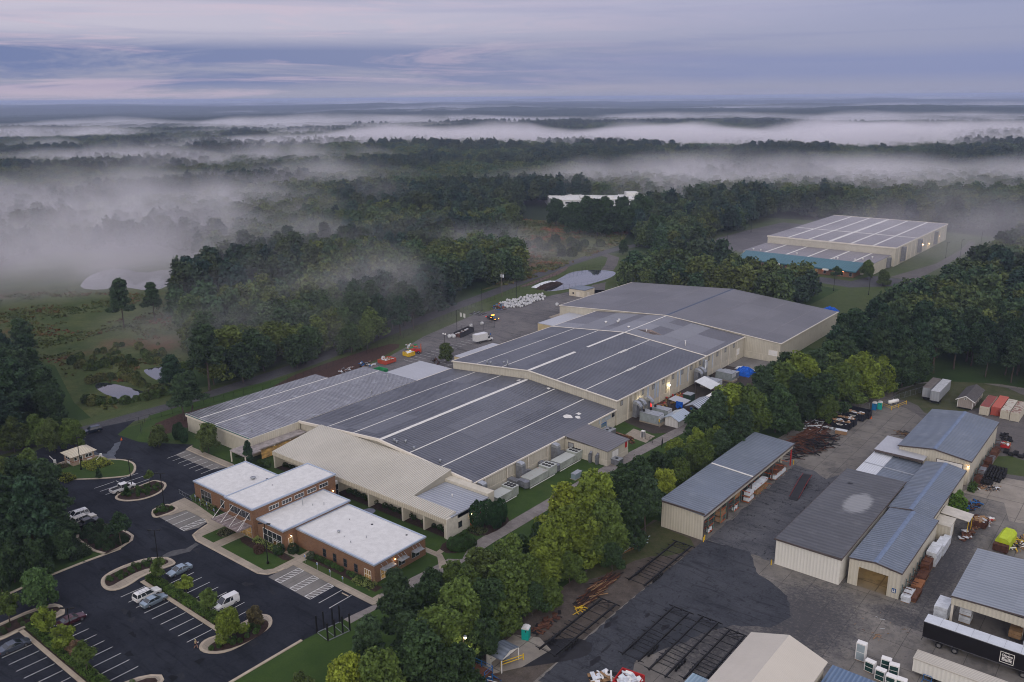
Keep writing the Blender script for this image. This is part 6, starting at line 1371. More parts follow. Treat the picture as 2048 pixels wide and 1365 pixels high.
b.build('yellow_bars',M_YELLOW,t)
def heap(name,label,poly,n,mats,seed,ln=(1,4),th=(.05,.15),h=.8,flat=False,ang=None,cat='heap'):
 r_=random.Random(seed);xs=[p[0]for p in poly];ys=[p[1]for p in poly];b=MB();k=0;cx=sum(xs)/len(xs);cy=sum(ys)/len(ys)
 while k<n:
  x,y=r_.uniform(min(xs),max(xs)),r_.uniform(min(ys),max(ys))
  if not bool(inpoly(np.array([x]),np.array([y]),poly)[0]):continue
  k+=1;b.mat(r_.randrange(len(mats)));L=r_.uniform(*ln);q=r_.uniform(*th);a=r_.uniform(0,3.14)if ang is None else ang+r_.gauss(0,.16)
  fall=max(.1,1-math.hypot(x-cx,y-cy)/(max(max(xs)-min(xs),max(ys)-min(ys))*.6))
  b.cbox((x,y,q/2+.03+r_.random()*h*fall),(L,q*(1 if not flat else r_.uniform(2,8)),q),a,Matrix.Rotation(r_.uniform(-.12,.12),3,'Y'))
 o=b.build(name,mats);tag(o,label,cat);return o
def pxp(*L):return[G(*p)for p in L]
heap('scrap_steel','tangle of black and rusty steel bars spread along the tree belt',pxp((1585,920),(1640,905),(1680,880),(1655,868),(1620,880),(1580,900)),150,[M_BLACK,M_RUST,M_BLACK],3,(2,6),(.08,.2),1.1)
heap('scrap_steel','black steel offcuts heaped behind the skips',pxp((1610,872),(1660,862),(1690,835),(1660,828),(1615,850)),130,[M_BLACK,M_RUST,M_WRAP],4,(1,5),(.08,.2),1.3)
heap('rusty_bundle','long rusty steel bundles stacked beside the rack shed end',pxp((1580,885),(1600,905),(1648,868),(1628,850)),60,[M_RUST,M_BROWNW],5,(5,9),(.12,.25),1.0,ang=R(80))
heap('scrap_steel','bent black bars lying near the corner of the back warehouse',pxp((1795,862),(1830,868),(1822,880),(1790,872)),26,[M_BLACK,M_WOOD,M_RUST],6,(1.5,4),(.06,.14),.5)
heap('lumber_pile','dark heap of old timber and yellow beams beside the dirt strip',pxp((1155,1205),(1215,1150),(1235,1158),(1200,1195),(1170,1220)),130,[M_BROWNW,M_RUST,M_BLACK,M_RUST,M_WOOD],7,(1.5,5),(.06,.14),.9,ang=R(85))
heap('metal_sheets','pale blue sheet metal lengths laid against the trees',[(-81.5,131.5),(-80.4,131.3),(-77.6,140.5),(-78.8,141)],16,[mat('pale_sheet',(.38,.45,.48),.4),M_WOOD],8,(6,9),(.05,.08),.4,True,R(78))
heap('pallet_row','row of weathered orange pallets at the edge of the trees',pxp((1062,1262),(1115,1222),(1125,1232),(1080,1275)),60,[M_BROWNW,M_RUST,M_BLACK],10,(.6,1.2),(.05,.1),.4,True)
heap('yellow_stand','yellow steel stand lying on the dirt',pxp((1148,1225),(1166,1212),(1170,1216),(1152,1229)),10,[M_YELLOW],11,(1,2.6),(.1,.16),.4)
heap('debris_pile','broken white and brown panels dumped beyond the side canopy',pxp((1942,1052),(1968,1035),(1985,1040),(1980,1050),(1945,1062)),60,[M_BROWNW,M_WRAP,M_CARD],12,(.6,2.2),(.05,.12),.7,True)
heap('debris_pile','rusty brown scrap in a tipped bin before the side canopy',pxp((1920,1075),(1935,1062),(1946,1066),(1940,1080),(1924,1084)),45,[M_RUST,M_BROWNW,M_WRAP],13,(.5,1.4),(.08,.2),1.1,True)
heap('white_panel_stack','bundle of white panels on a bright red frame',pxp((1950,1046),(1978,1036),(1981,1042),(1955,1052)),22,[M_WHITE,M_WHITE,M_RED],14,(1.4,3),(.08,.14),.8,True,R(40))
heap('debris_pile','loose scrap strewn below the black pipe stacks',pxp((1946,980),(1995,985),(2002,975),(1950,968)),60,[M_BLACK,M_WRAP,M_RUST,M_CARD],15,(.4,1.5),(.06,.2),.5)
heap('debris_pile','rubbish and machine parts under the small green tree',pxp((1925,1015),(1950,1000),(1965,1010),(1935,1030)),60,[M_BLACK,M_RUST,M_BLUE],16,(.4,1.6),(.08,.25),.9)
heap('debris_pile','white and black rubbish at the frame edge behind the lime skip',pxp((2005,1095),(2048,1070),(2060,1095),(2040,1108)),70,[M_WHITE,M_BLACK,M_WOOD,M_YELLOW],17,(.5,2),(.06,.2),.9)
heap('broken_boards','cluster of broken white boards at the lower edge',pxp((1185,1352),(1215,1345),(1235,1368),(1190,1372)),34,[M_WHITE,M_WOOD,M_BLACK,M_WRAP],18,(.8,3),(.05,.12),.8,True)
heap('scrap_rack','low rack of mixed steel lengths at the lower corner of the tree belt',pxp((940,1350),(985,1345),(990,1375),(945,1380)),60,[M_RUST,M_WHITE,M_BLUE,M_BROWNW],19,(1.5,4),(.06,.14),.5,ang=R(8))
heap('timber_stack','rusty timber and steel lengths by the fenced service pad',pxp((1236,868),(1260,872),(1266,888),(1244,882)),34,[M_BROWNW,M_RUST,M_WOOD],20,(2,5),(.1,.2),.5,ang=R(-20))
heap('fallen_cardboard','flat piece of torn cardboard lying on the yard',pxp((1745,1270),(1760,1268),(1762,1275),(1748,1277)),5,[M_CARD],21,(.6,1.2),(.02,.03),.08,True)
heap('loose_boards','scattered small offcuts on the worn concrete by the workshop',pxp((1690,1235),(1770,1225),(1840,1260),(1760,1285)),16,[M_WOOD,M_BROWNW,M_WRAP],22,(.2,.9),(.03,.06),.02)
heap('pipe_pile','heap of black tyres at the corner of the back warehouse',pxp((1998,868),(2018,868),(2030,885),(2005,885)),30,[M_RUBBER],23,(.6,1),(.2,.4),.8)
b=MB();x_,y_=G(1682,868);b.cbox((x_,y_,.55),(2.9,1.3,1.0),R(8));tag(b.build('wrapped_bale',[M_CARD]),'tan bale under a torn white sheet in front of the skips','bale');
b=MB();b.cbox((x_,y_,1.1),(3.0,1.4,.14),R(8));
o=b.build('torn_sheet',M_WRAP);tag(o,'torn white sheet lying over the tan bale','sheet')
for i,(x,y,n_,w_)in enumerate(((-29.6,213.4,3,2.6),(-29.3,216.6,4,4.4),(-28.8,219.4,4,4.2),(-28.9,222.2,3,4.0))):
 b=MB()
 for lay in range(2 if i else 1):
  for k in range(n_-lay):
   xx=x-w_/2*.0+k*.0;c_=(x,y+k*.75-.8+lay*.37,.42+lay*.66)
   for q in range(7):b.tube((x-w_/2+q*w_/7,c_[1],c_[2]),(x-w_/2+(q+.72)*w_/7,c_[1],c_[2]),.4,.4,9)
 tag(b.build('pipe_stack',M_RUBBER),['short stack of black ribbed pipe nearest the debris','black ribbed pipe stack, second from the debris','black ribbed pipe stack, third from the debris','black ribbed pipe stack farthest from the debris'][i],'pipe stack','black ribbed pipes on the side yard')
for i in range(9):
 x,y=G(2012+i*9.5,907+i*2.1+(i%2)*3);b=MB();b.tube((x-.6,y,.5),(x+.6,y,.5),.5,.5,12)
 if i%2==0:b.tube((x-.5,y+.9,.5),(x+.5,y+.9,.5),.5,.5,12)
 tag(b.build('rubber_roll',M_RUBBER),'black rubber roll in the row along the grass patch','roll','black rolls along the grass patch')
def bundle(label,x,y,d,layers,m,rz=0.0,z0=.0,cat='board stack',group=None,name='board_stack'):
 t=thing(name,label,cat,(x,y,z0),rz,group);b=MB();b.box(-d[0]/2,d[0]/2,-d[1]/2,d[1]/2,0,.12);b.build('pallet',M_WOOD,t);z=.13;r_=random.Random(int(x*31+y*7))
 for i in range(layers):
  b=MB();j=r_.uniform(-.06,.06);b.box(-d[0]/2+j,d[0]/2+j,-d[1]/2,d[1]/2,z,z+d[2]/layers-.05);b.build('bundle',m,t);z+=d[2]/layers
 return t
bundle('tall stack of white boards at the corner of the open lumber store',-24.4,149.6,(2.1,4.2,2.7),5,M_WRAP)
bundle('double stack of white wrapped boards beside the lumber racks',-30.4,168.4,(1.8,4.8,2.9),4,M_WRAP);bundle('white wrapped boards next to the shipping annex racks',-30.2,173.4,(1.7,4.4,2.2),2,M_WRAP)
bundle('white topped boards farthest along the workshop wall',-30.0,176.6,(1.3,2.0,1.8),2,M_WRAP)
bundle('white wrapped bundle on the ground rack nearest the workshop corner',-30.7,151.9,(1.5,4.0,1.1),2,M_WRAP);bundle('dark brown boards beside the nearest white bundle',-29.6,153.0,(.9,4.2,.8),1,M_BROWNW)
bundle('reddish lumber bundle on the wall rack',-30.4,160.4,(1.6,3.6,1.0),2,M_BROWNW);bundle('dark red lumber bundle higher on the wall rack',-30.6,164.0,(1.5,3.4,2.0),2,M_BROWNW);bundle('loose orange lumber bundle on the wall rack',-30.3,156.9,(1.7,3.2,.8),1,mat('orange_wood',(.30,.13,.06),.8,.3))
def cantilever(label,x,y0,y1,n_,h=2.6,arm=1.4,s=1,m=None,levels=(.4,1.4,2.3)):
 t=thing('cantilever_rack',label,'rack',(x,(y0+y1)/2,0))
 for i in range(n_):
  y=y0+(y1-y0)*i/(n_-1);b=MB(t);b.box(x-.09,x+.09,y-.08,y+.08,0,h);b.build('upright',mat('rack_green_grey',(.10,.13,.13),.6),t)
  b=MB(t)
  for z in levels:b.box(min(x,x+s*arm),max(x,x+s*arm),y-.05,y+.05,z-.06,z+.06)
  b.build('arm',m or M_RUST,t)
cantilever('steel cantilever rack along the workshop wall holding lumber',-31.6,151,168,8,2.8,1.6)
cantilever('steel rack with orange arms along the far side of the blue warehouse',-32.4,212,238,9,2.6,1.6)
for i in range(7):
 bundle('dark mixed stock on the rack beside the blue warehouse',-31.5,213.5+i*3.6,(1.3,3.0,1.9 if i%2 else 1.2),2,[M_RUST,M_DUCT,M_BROWNW][i%3],group='stock on the blue warehouse rack')
RK='pallet racks in the open shed'
def pallet_rack(label,y0,y1,load):
 t=thing('pallet_rack',label,'rack',(-70.6,(y0+y1)/2,0),0,RK)
 for y in(y0,y1):
  for x in(-71.4,-69.9):
   b=MB(t);b.box(x-.05,x+.05,y-.05,y+.05,0,4.2);b.build('upright',mat('rack_green',(.10,.17,.14),.6),t)
  b=MB(t)
  for k in range(4):b.tube((-71.4,y,.3+k),(-69.9,y,1.3+k),.03)
  b.build('brace',M_GALV,t)
 for z in(.25,1.7,3.2):
  b=MB(t);b.box(-69.96,-69.86,y0,y1,z-.07,z+.07);b.box(-71.45,-71.35,y0,y1,z-.07,z+.07);b.build('beam',M_ORANGE,t)
pallet_rack('pallet rack nearest the shed corner holding white drums',151.0,153.6,0);pallet_rack('pallet rack stacked with cardboard cartons',156.8,159.4,1);pallet_rack('pallet rack with a wide carton on top',163.4,166.2,2)
def box_obj(name,label,cat,c,d,m,rz=0,group=None):
 b=MB();b.cbox((0,0,0),(d[0],d[1],d[2]),0);b.cbox((0,0,d[2]/2+.02),(d[0]*.9,.12,.04),0);o=b.build(name,m);o.location=(c[0],c[1],c[2]+d[2]/2);o.rotation_euler=(0,0,rz);return tag(o,label,cat,group)
for y,z,lab in((157.4,.35,'lowest carton'),(157.4,1.8,'middle carton'),(158.7,1.8,'middle carton facing the lane')):box_obj('carton',lab+' on the loaded pallet rack of the shed','carton',(-70.5,y,z),(1.2,1.1,1.0),M_CARD,group='cartons in the shed')
box_obj('carton','wide brown carton on the top beam of the last pallet rack','carton',(-70.5,165,3.3),(1.4,2.4,1.1),M_WOOD)
for i,(x,y)in enumerate(((-70.2,151.7),(-70.3,152.9),(-70.3,164.1),(-70.3,165.4))):
 t=thing('white_drum',['white drum nearest the shed corner','second white drum on the corner rack','white drum low on the last pallet rack','second white drum low on the last pallet rack'][i],'drum',(x,y,.33));b=MB();b.tube((0,0,0),(0,0,.8),.36,.36,12);b.build('shell',M_WRAP,t);b=MB();b.tube((0,0,.8),(0,0,.86),.28,.28,10);b.build('lid',M_BLACK,t)
cantilever('orange armed lumber rack in the open shed',-70.9,169.5,191,8,3.6,2.0,1,M_ORANGE,(.3,1.6,2.8))
for i,(y,z,L,m_)in enumerate(((170.8,.4,2.6,M_WRAP),(170.8,1.7,2.4,M_WRAP),(176,2.0,7.0,M_WRAP),(177,.5,6.0,M_WOOD),(187.5,.4,6.5,M_WRAP),(187,1.7,5.0,M_BROWNW))):
 bundle(['low white bundle at the start of the lumber rack','upper white bundle at the start of the lumber rack','long white bundle high in the shed rack','long yellow boards on the orange arms','long white bundle low near the shed end','brown boards near the shed end'][i],-69.7,y,(1.3,L,.8),1,m_,0,z)
for i,(x,y,z,m_)in enumerate(((-20.9,150.6,.1,M_WRAP),(-20.9,150.6,1.6,M_WRAP),(-10.8,148.6,.1,M_WRAP),(-10.6,150.2,2.0,M_WRAP),(-13.2,149.6,1.0,M_WOOD),(-13.6,144.9,.1,M_WRAP),(-15.6,145.0,.1,M_WRAP))):
 bundle(['white bundle low inside the lumber store mouth','white bundle high inside the lumber store mouth','white bundle on the ground by the inner post','white bundle raised by the inner post','yellow lumber beside the inner post','white sheeted bundle just behind the black trailer','second white sheeted bundle just behind the black trailer'][i],x,y,(1.8,2.4,1.2),2,m_,0,z)
def window_unit(label,x,y,h=1.9,w=1.5,rz=0.0,tall=False):
 t=thing('window_unit',label,'window unit',(x,y,0),rz,'white window units stood on the yard');b=MB();b.box(-w/2,w/2,-.1,.9,.1,h);b.build('wrapped_body',M_WHITE,t)
 for i in range(2):
  z0=.22+i*(h-.3)/2;b=MB();b.box(-w/2+.14,w/2-.14,-.13,-.102,z0,z0+(h-.3)/2-.12);b.build('pane',mat('green_glass',(.02,.055,.05),.1)if not tall else mat('frost_glass',(.32,.38,.42),.3),t)
 b=MB();b.box(-w/2,w/2,-.1,.9,0,.1);b.build('base',M_WOOD,t)
for i,(px_,py_)in enumerate(((1737,1345),(1758,1362),(1779,1375),(1800,1382),(1770,1340),(1786,1352))):
 window_unit(['white window unit beside the tall glazed one','white window unit second in the front row','white window unit third in the front row','white window unit at the end of the front row','white window unit behind the front row','white window unit at the back with a plain top'][i],*G(px_,py_),rz=R(-6+i*3))
window_unit('tall white framed glazed unit on an orange pallet',*G(1719,1322),h=3.2,w=1.5,tall=True)
t=thing('hand_cart','small blue tubular hand cart at the lower edge','cart',(*G(1852,1368),0));b=MB();b.path([(-.6,-.4,.3),(.6,-.4,.3),(.6,.6,.3),(-.6,.6,.3),(-.6,-.4,.3)],.05);b.path([(-.6,.6,.3),(-.6,.6,1.1),(.6,.6,1.1),(.6,.6,.3)],.05);b.build('tube_frame',M_BLUE,t)
for p in((-.6,-.4),(.6,-.4),(.6,.6),(-.6,.6)):b=MB();b.tube((p[0]-.04,p[1],.14),(p[0]+.04,p[1],.14),.14,.14,8);b.build('wheel',M_RUBBER,t)
b=MB(MH);
def mhp(pts):return pts
cx,cy=-45.1,270.5
MH.location=(cx,cy,0);MH.rotation_euler=(0,0,0)
b=MB(MH);b.extrude_y([(-47.2,.6),(-43.2,.6),(-43.2,3.0),(-45.2,4.1),(-47.2,3.0)][::-1],264.2,277.2);b.build('wall',ribbed('beige_siding',(.27,.235,.22),(.33,.29,.27),2,.5,.8,depth=.4),MH)
b=MB(MH);b.extrude_y([(-47.7,2.85),(-45.2,4.25),(-42.7,2.85),(-42.7,2.73),(-45.2,4.1),(-47.7,2.73)],263.8,277.6);b.build('roof',mat('dark_shingles',(.085,.08,.082),.9,.25,1.5),MH)
b=MB(MH);b.extrude_y([(-47.75,2.88),(-45.2,4.3),(-42.65,2.88),(-42.65,2.66),(-45.2,4.06),(-47.75,2.66)],263.68,263.79)
for x in(-47.2,-43.3):b.box(x,x+.12,264.12,264.19,.5,2.9)
for y in(268,272,276.8):b.box(-43.19,-43.12,y,y+.14,.5,2.8)
b.build('white_trim',M_WHITE,MH);opening(MH,'y-',264.2,-45.6,-44.9,3.0,3.5,1,1,frame=M_WHITE,fr=.08);opening(MH,'x+',-43.2,269.4,270.4,1.4,2.3,1,1,frame=M_WHITE,fr=.08)
b=MB(MH);b.box(-46.9,-43.5,264.6,277,.1,.62);b.build('undercarriage',M_BLACK,MH)
# air handling units along the hall wall
M_UNIT=mat('unit_pale_green',(.36,.39,.36),.6,.3,.9);M_UNITR=rusty('unit_rusty_top',(.34,.355,.335),(.26,.13,.07),(.56,.66));M_UNITT=rusty('unit_top',(.40,.42,.40),(.22,.2,.19),(.62,.72))
def air_handler(label,y0,L,elbow=True,rust=False,x0=-115.6,w=3.0,tower=0.0,fans=True):
 t=thing('air_handler',label,'air handler',(x0+w/2,y0,0),0,'big air handlers on the lawn side of the dark hall')
 b=MB(t);b.box(x0,x0+w,y0,y0+L*.68,.25,2.0)
 for i in range(1,7):b.box(x0-.03,x0+w+.03,y0+L*.68*i/7-.04,y0+L*.68*i/7+.04,.25,2.03)
 b.build('cabinet',[M_UNIT],t)
 b=MB(t);b.box(x0-.05,x0+w+.05,y0-.05,y0+L*.68,2.0,2.06);b.build('cabinet_top',M_UNITR if rust else M_UNITT,t)
 b=MB(t);b.box(x0-.1,x0+w+.1,y0+L*.70,y0+L,.25,2.45);c=b.build('condenser',M_UNIT,t)
 b=MB(t);b.box(x0-.16,x0+w+.16,y0+L*.695,y0+L+.06,2.45,2.5);b.build('condenser_top',M_UNITT,c)
 for i in range(3):
  for j in range(2):
   b=MB(t);xx=x0+w*(.2+.3*i);yy=y0+L*.70+L*.3*(.3+.42*j);b.tube((xx,yy,2.5),(xx,yy,2.58),.42,.40,14);b.tube((xx,yy,2.57),(xx,yy,2.60),.1,.1,8)
   f=b.build('fan',M_PLAS,t)
 b=MB(t);b.box(x0+w+.01,x0+w+.04,y0+L*.74,y0+L*.85,.5,2.2);b.build('grille',M_DUCT,t)
 b=MB(t)
 if elbow:
  b.box(x0+.2,x0+w-.2,y0-1.5,y0-.06,.4,1.9);b.tube((x0+w/2+.9,y0-.9,.4),(x0+w/2+.9,y0-.9,1.92),.85,.85,12);b.box(-117.8,x0+.6,y0-2.3,y0-.7,.4,1.8);b.build('duct',M_DUCT,t);b=MB(t)
 yd=y0-2.0 if tower==0 else y0+tower
 b.box(-117.8,-116.0,yd,yd+1.5,.4,4.0);b.build('riser_duct',M_DUCT,t);b=MB(t);b.extrude_y([(-117.8,4.0),(-116.0,4.0),(-116.1,4.5),(-116.6,4.75),(-117.8,4.8)][::-1],yd,yd+1.5);b.build('riser_hood',M_GALV,t)
 b=MB(t);b.extrude_x([(yd+1.5,2.6),(yd+1.5,1.4),(yd+4,.9),(yd+4,1.9)][::-1],-117.2,-116.0);b.build('cross_duct',M_DUCT,t)
 b=MB(t);b.box(x0+w+.05,x0+w+.2,y0-.4,y0+L*.9,0.02,.14);b.build('drain_pipe',M_WHITE,t)
air_handler('air handler nearest the clipped oval shrubs',134.0,7.4,False,False,tower=-1.0)
air_handler('air handler with rust orange streaks on top, between the other two',146.0,10.4,True,True,tower=1.0)
air_handler('air handler beside the cream annex with a bent duct',158.0,9.6,True,False,tower=3.2)
def small_unit(label,c,d,rz=0,m=None,fans=1,name='condensing_unit'):
 t=thing(name,label,'cooling unit',(c[0],c[1],0),rz);b=MB();b.box(-d[0]/2,d[0]/2,-d[1]/2,d[1]/2,.08,d[2]);b.build('cabinet',m or M_DUCT,t)
 b=MB();b.box(-d[0]/2-.04,d[0]/2+.04,-d[1]/2-.04,d[1]/2+.04,d[2],d[2]+.06);b.build('lid',M_GALV,t)
 for i in range(fans):
  b=MB();y=(i-(fans-1)/2)*d[1]/max(1,fans)*.95;b.tube((0,y,d[2]+.06),(0,y,d[2]+.15),min(.42,d[0]*.35),min(.4,d[0]*.33),14);b.build('fan',M_PLAS,t)
 b=MB();b.box(-d[0]/2-.2,d[0]/2+.2,-d[1]/2-.2,d[1]/2+.2,0.02,.08);b.build('pad',M_WALK,t)
small_unit('lone blue grey transformer cabinet on the lawn',(-107.4,157.3),(1.3,2.8,1.4),0,mat('cabinet_blue',(.22,.29,.32),.5),0,'transformer_cabinet')
small_unit('squat cooling unit before the annex shutter',(-104.0,170.0),(2.4,2.2,1.5),0,None,1)
small_unit('twin fan cooling unit in front of the grey blue door',(-115.5,184.2),(2.6,3.2,2.0),0,M_DUCT,2)
M_GBOX=mat('grey_box',(.24,.27,.28),.5,.25,.9)
def plenum(label,x0,x1,y0,y1,h,stacks=2):
 t=thing('dust_plenum',label,'extraction unit',((x0+x1)/2,(y0+y1)/2,0));b=MB(t);b.box(x0,x1,y0,y1,.5,h);b.build('cabinet',M_GBOX,t)
 b=MB(t);b.box(x0-.05,x1+.05,y0-.05,y1+.05,h,h+.08);b.build('lid',M_GALV,t);b=MB(t);b.box(x0-.1,x1+.6,y0+.1,y1-.1,0.03,.5);b.build('pad',M_WALK,t)
 b=MB(t);b.box(x1+.002,x1+.06,y0+.15,y1-.15,h*.5,h-.15);b.build('filter_face',M_WRAP,t)
 for i in range(stacks):
  b=MB(t);yy=y0+.4+i*(y1-y0-.9);b.box(x0-2.2,x0-.9,yy-.6,yy+.7,1.0,h+2.0);b.build('stack_duct',M_DUCT,t)
  b=MB(t);b.extrude_y([(x0-2.2,h+2.0),(x0-.9,h+2.0),(x0-.2,h+1.6),(x0+.1,h+.9),(x0+.3,h+1.6),(x0-.3,h+2.4),(x0-1.2,h+2.8),(x0-2.2,h+2.8)][::-1],yy-.6,yy+.7);b.build('stack_elbow',M_GALV,t)
  b=MB(t);b.tube((x0+.7+i,yy+.6,h),(x0+.7+i,yy+.6,h+.7),.35,.3,10);b.build('fan',M_PLAS,t)
plenum('grey extraction cabinet with bright duct elbows, nearest the little white shed',-114.5,-108.6,198.6,201.8,2.9,2)
plenum('grey extraction cabinet under the glaring wall lamp',-114.2,-109.0,204.6,207.2,2.6,1)
plenum('grey extraction cabinet beside the tall silver duct',-114.8,-109.0,236.2,239.4,2.8,2)
plenum('grey extraction cabinet nearest the blue tarpaulin heap',-114.6,-109.0,246.2,249.4,2.8,0)
t=thing('exhaust_stack','tall silver exhaust duct rising up the service wall','exhaust duct',(-116.9,243.4,0));b=MB(t);b.tube((-116.9,243.4,0),(-116.9,243.4,6.3),.65,.65,12);b.build('duct',M_GALV,t,True);b=MB(t);b.blob((-116.9,243.4,6.3),(.68,.68,.5),2,12,6,0);b.build('cowl',M_GALV,t,True)
small_unit('low grey unit between the extraction cabinet and blue tarpaulin',(-112.0,251.8),(5,2.2,1.9),0,M_DUCT,1)
t=thing('garden_shed','little white plank shed with pale blue gable roof beside the service track','shed',(-105.5,203.5,0))
b=MB(t);b.extrude_y([(-107.6,0),(-103.6,0),(-103.6,2.3),(-105.6,3.2),(-107.6,2.3)][::-1],200.6,207.0);b.build('wall',ribbed('white_plank',(.50,.49,.48),(.62,.61,.60),2,.9,.8,dirt=((.25,.23,.22),.5),depth=.8),t)
b=MB(t);b.extrude_y([(-108.3,2.2),(-105.6,3.4),(-102.9,2.2),(-102.9,2.1),(-105.6,3.3),(-108.3,2.1)],200.0,207.6);b.build('roof',ribbed('pale_blue_sheet',(.34,.40,.47),(.44,.50,.57),1,.9,.35,.3,depth=.7),t)
opening(t,'x+',-103.6,204.8,205.6,1.0,1.9,1,1,frame=M_BROWN,fr=.06)
def open_roof(label,x0,x1,y0,y1,z0,z1,m,gable=False,posts=True,name='lean_roof'):
 t=thing(name,label,'canopy',((x0+x1)/2,(y0+y1)/2,0));b=MB(t);xm=(x0+x1)/2
 if gable:b.extrude_y([(x0,z0),(xm,z1),(x1,z0),(x1,z0-.1),(xm,z1-.1),(x0,z0-.1)],y0,y1)
 else:b.extrude_y([(x0,z1),(x1,z0),(x1,z0-.1),(x0,z1-.1)],y0,y1)
 b.build('roof',m,t)
 for x in(x0+.3,x1-.3):
  for y in(y0+.3,y1-.3):b=MB(t);b.box(x-.06,x+.06,y-.06,y+.06,0,z0-.1 if gable or x>xm else z1-.15);b.build('post',M_BROWN,t)
 return t
_ls=ribbed('striped_sheet',(.16,.18,.22),(.48,.52,.58),1,1.1,.35,.2,depth=1.0)
open_roof('blue striped gable canopy over dark machinery beside the white shed',-107.4,-102.6,211.5,221,2.5,3.5,_ls,True)
open_roof('pale canopy sheet behind the hanging blue tarp',-113.5,-108.5,213.2,217.5,2.3,2.8,M_LIGHTR)
open_roof('tilted white canopy sheet by the silver ducts',-113.5,-108.0,229.5,236,2.5,4.0,mat('white_sheet',(.60,.62,.64),.5,.1))
heap('machinery_heap','dark machinery and drums under the striped canopy',[(-107.2,211),(-102.6,211),(-102.4,220),(-107,220)],90,[M_BLACK,M_DUCT,M_RUST,M_BLUE],31,(.5,2.2),(.15,.6),1.4,cat='machinery')
heap('debris_pile','timber crates and rubbish along the foot of the service wall',[(-117.3,213),(-114.6,213),(-112.5,226),(-117,229)],80,[M_BROWNW,M_WOOD,M_CARD,M_RED,M_YELLOW],32,(.4,1.6),(.1,.4),.9)
t=thing('generator_container','grey panelled generator container with pipes on its white roof','container',(-103.5,224,0))
b=MB(t);b.box(-105.2,-102.2,220.6,228.4,.2,3.4);b.build('container_body',ribbed('grey_panel',(.23,.24,.27),(.30,.31,.34),2,1.3,.5,depth=.9,duty=.8),t);b=MB(t);b.box(-105.3,-102.1,220.5,228.5,3.4,3.5);b.build('roof',M_WHITE,t)
b=MB(t);b.tube((-104.3,225.5,3.5),(-104.3,225.5,4.5),.45,.4,10);b.build('exhaust',M_RUST,t);b=MB(t);b.path([(-103,222,3.6),(-103,222,4.3),(-102.4,222.2,4.4)],.09);b.path([(-104.6,227,3.6),(-104.6,227,4.4),(-103.8,227.4,4.5)],.09);b.build('pipe',M_WHITE,t)
small_unit('dark green cabinet against the service wall',(-111.7,222.5),(2.6,2.8,2.3),0,mat('dark_green_box',(.035,.06,.045),.5),0,'electrical_cabinet')
def tarp(name,label,x0,x1,y0,y1,h,m,seed,cat='tarpaulin',edge=0.25):
 r_=np.random.RandomState(seed);n=15;b=MB();ids={}
 for i in range(n):
  for j in range(n):
   u,v=i/(n-1),j/(n-1);z=h*(max(0,math.sin(math.pi*u))**.5)*(max(0,math.sin(math.pi*v))**.45)*(0.72+.45*r_.rand())+.03
   b.v.append((x0+(x1-x0)*u+r_.normal()*.05,y0+(y1-y0)*v+r_.normal()*.08,z))
 for i in range(n-1):
  for j in range(n-1):a=i*n+j;b.f.append((a,a+n,a+n+1,a+1));b.mi.append(0)
 return tag(b.build(name,m,None,False),label,cat)
tarp('tarpaulin_heap','bright blue tarpaulin thrown over a heap by the loading door',-112.6,-106.8,254.2,260.5,2.2,M_TARP,3)
tarp('white_sack_heap','white sacks spilling out behind the blue tarpaulin',-114.5,-108.0,260.2,262.4,1.1,M_WRAP,4,'sacks')
tarp('tarpaulin_heap','bright blue tarpaulin heap alone in the grass gap towards the far hall',-119.5,-113.5,352,361,2.4,M_TARP,5);tarp('tarpaulin_heap','smaller blue tarpaulin heap touching the lone one',-122,-118.6,346.5,353,2.0,mat('deep_blue_tarp',(.006,.06,.34),.5,.3),6)
b=MB();n=9
for i in range(n):
 for j in range(7):b.v.append((-110.9+2.2*i/(n-1),213.0+.12*math.sin(i*1.7+j),2.9-j*.33-(.3*math.sin(i*.9)if j>3 else 0)))
for i in range(n-1):
 for j in range(6):a=i*7+j;b.f.append((a,a+1,a+8,a+7));b.mi.append(0)
tag(b.build('hanging_tarp',M_TARP),'blue tarp hanging from the edge of the pale canopy','tarpaulin')
t=thing('wheelie_bin','blue wheelie bin at the edge of the service track','bin',(-98.9,209.6,0),R(20));b=MB();b.extrude_x([(-.28,.1),(.28,.1),(.36,1.05),(-.36,1.05)],-.3,.3);b.build('body',M_BLUE,t);b=MB();b.box(-.34,.34,-.42,.4,1.05,1.13);b.build('lid',mat('bin_lid',(.01,.09,.25),.5),t)
tarp('covered_trailer','low covered trailer lying beside the blue bin',-102,-99.3,206.8,210.0,.9,M_WRAP,8,'trailer')
t=thing('charging_kiosk','white topped kiosk on the fenced concrete pad','kiosk',(-107.6,188.8,0));b=MB();b.box(-.5,.5,-.4,.4,1.9,2.05);b.build('top',M_WHITE,t);b=MB()
for x in(-.45,.45):
 for y in(-.35,.35):b.tube((x,y,0),(x,y,1.9),.05)
b.build('frame',M_WHITE,t);b=MB();b.box(-.35,.35,-.3,.3,.3,1.7);b.build('machine',M_DUCT,t)
t=thing('marker_post','yellow topped steel post beside the grey cabinet','post',(-107.9,198.0,0));b=MB();b.tube((0,0,0),(0,0,2.2),.08);b.build('shaft',M_GALV,t);b=MB();b.box(-.14,.14,-.1,.1,1.6,2.5);b.build('marker',M_YELLOW,t)
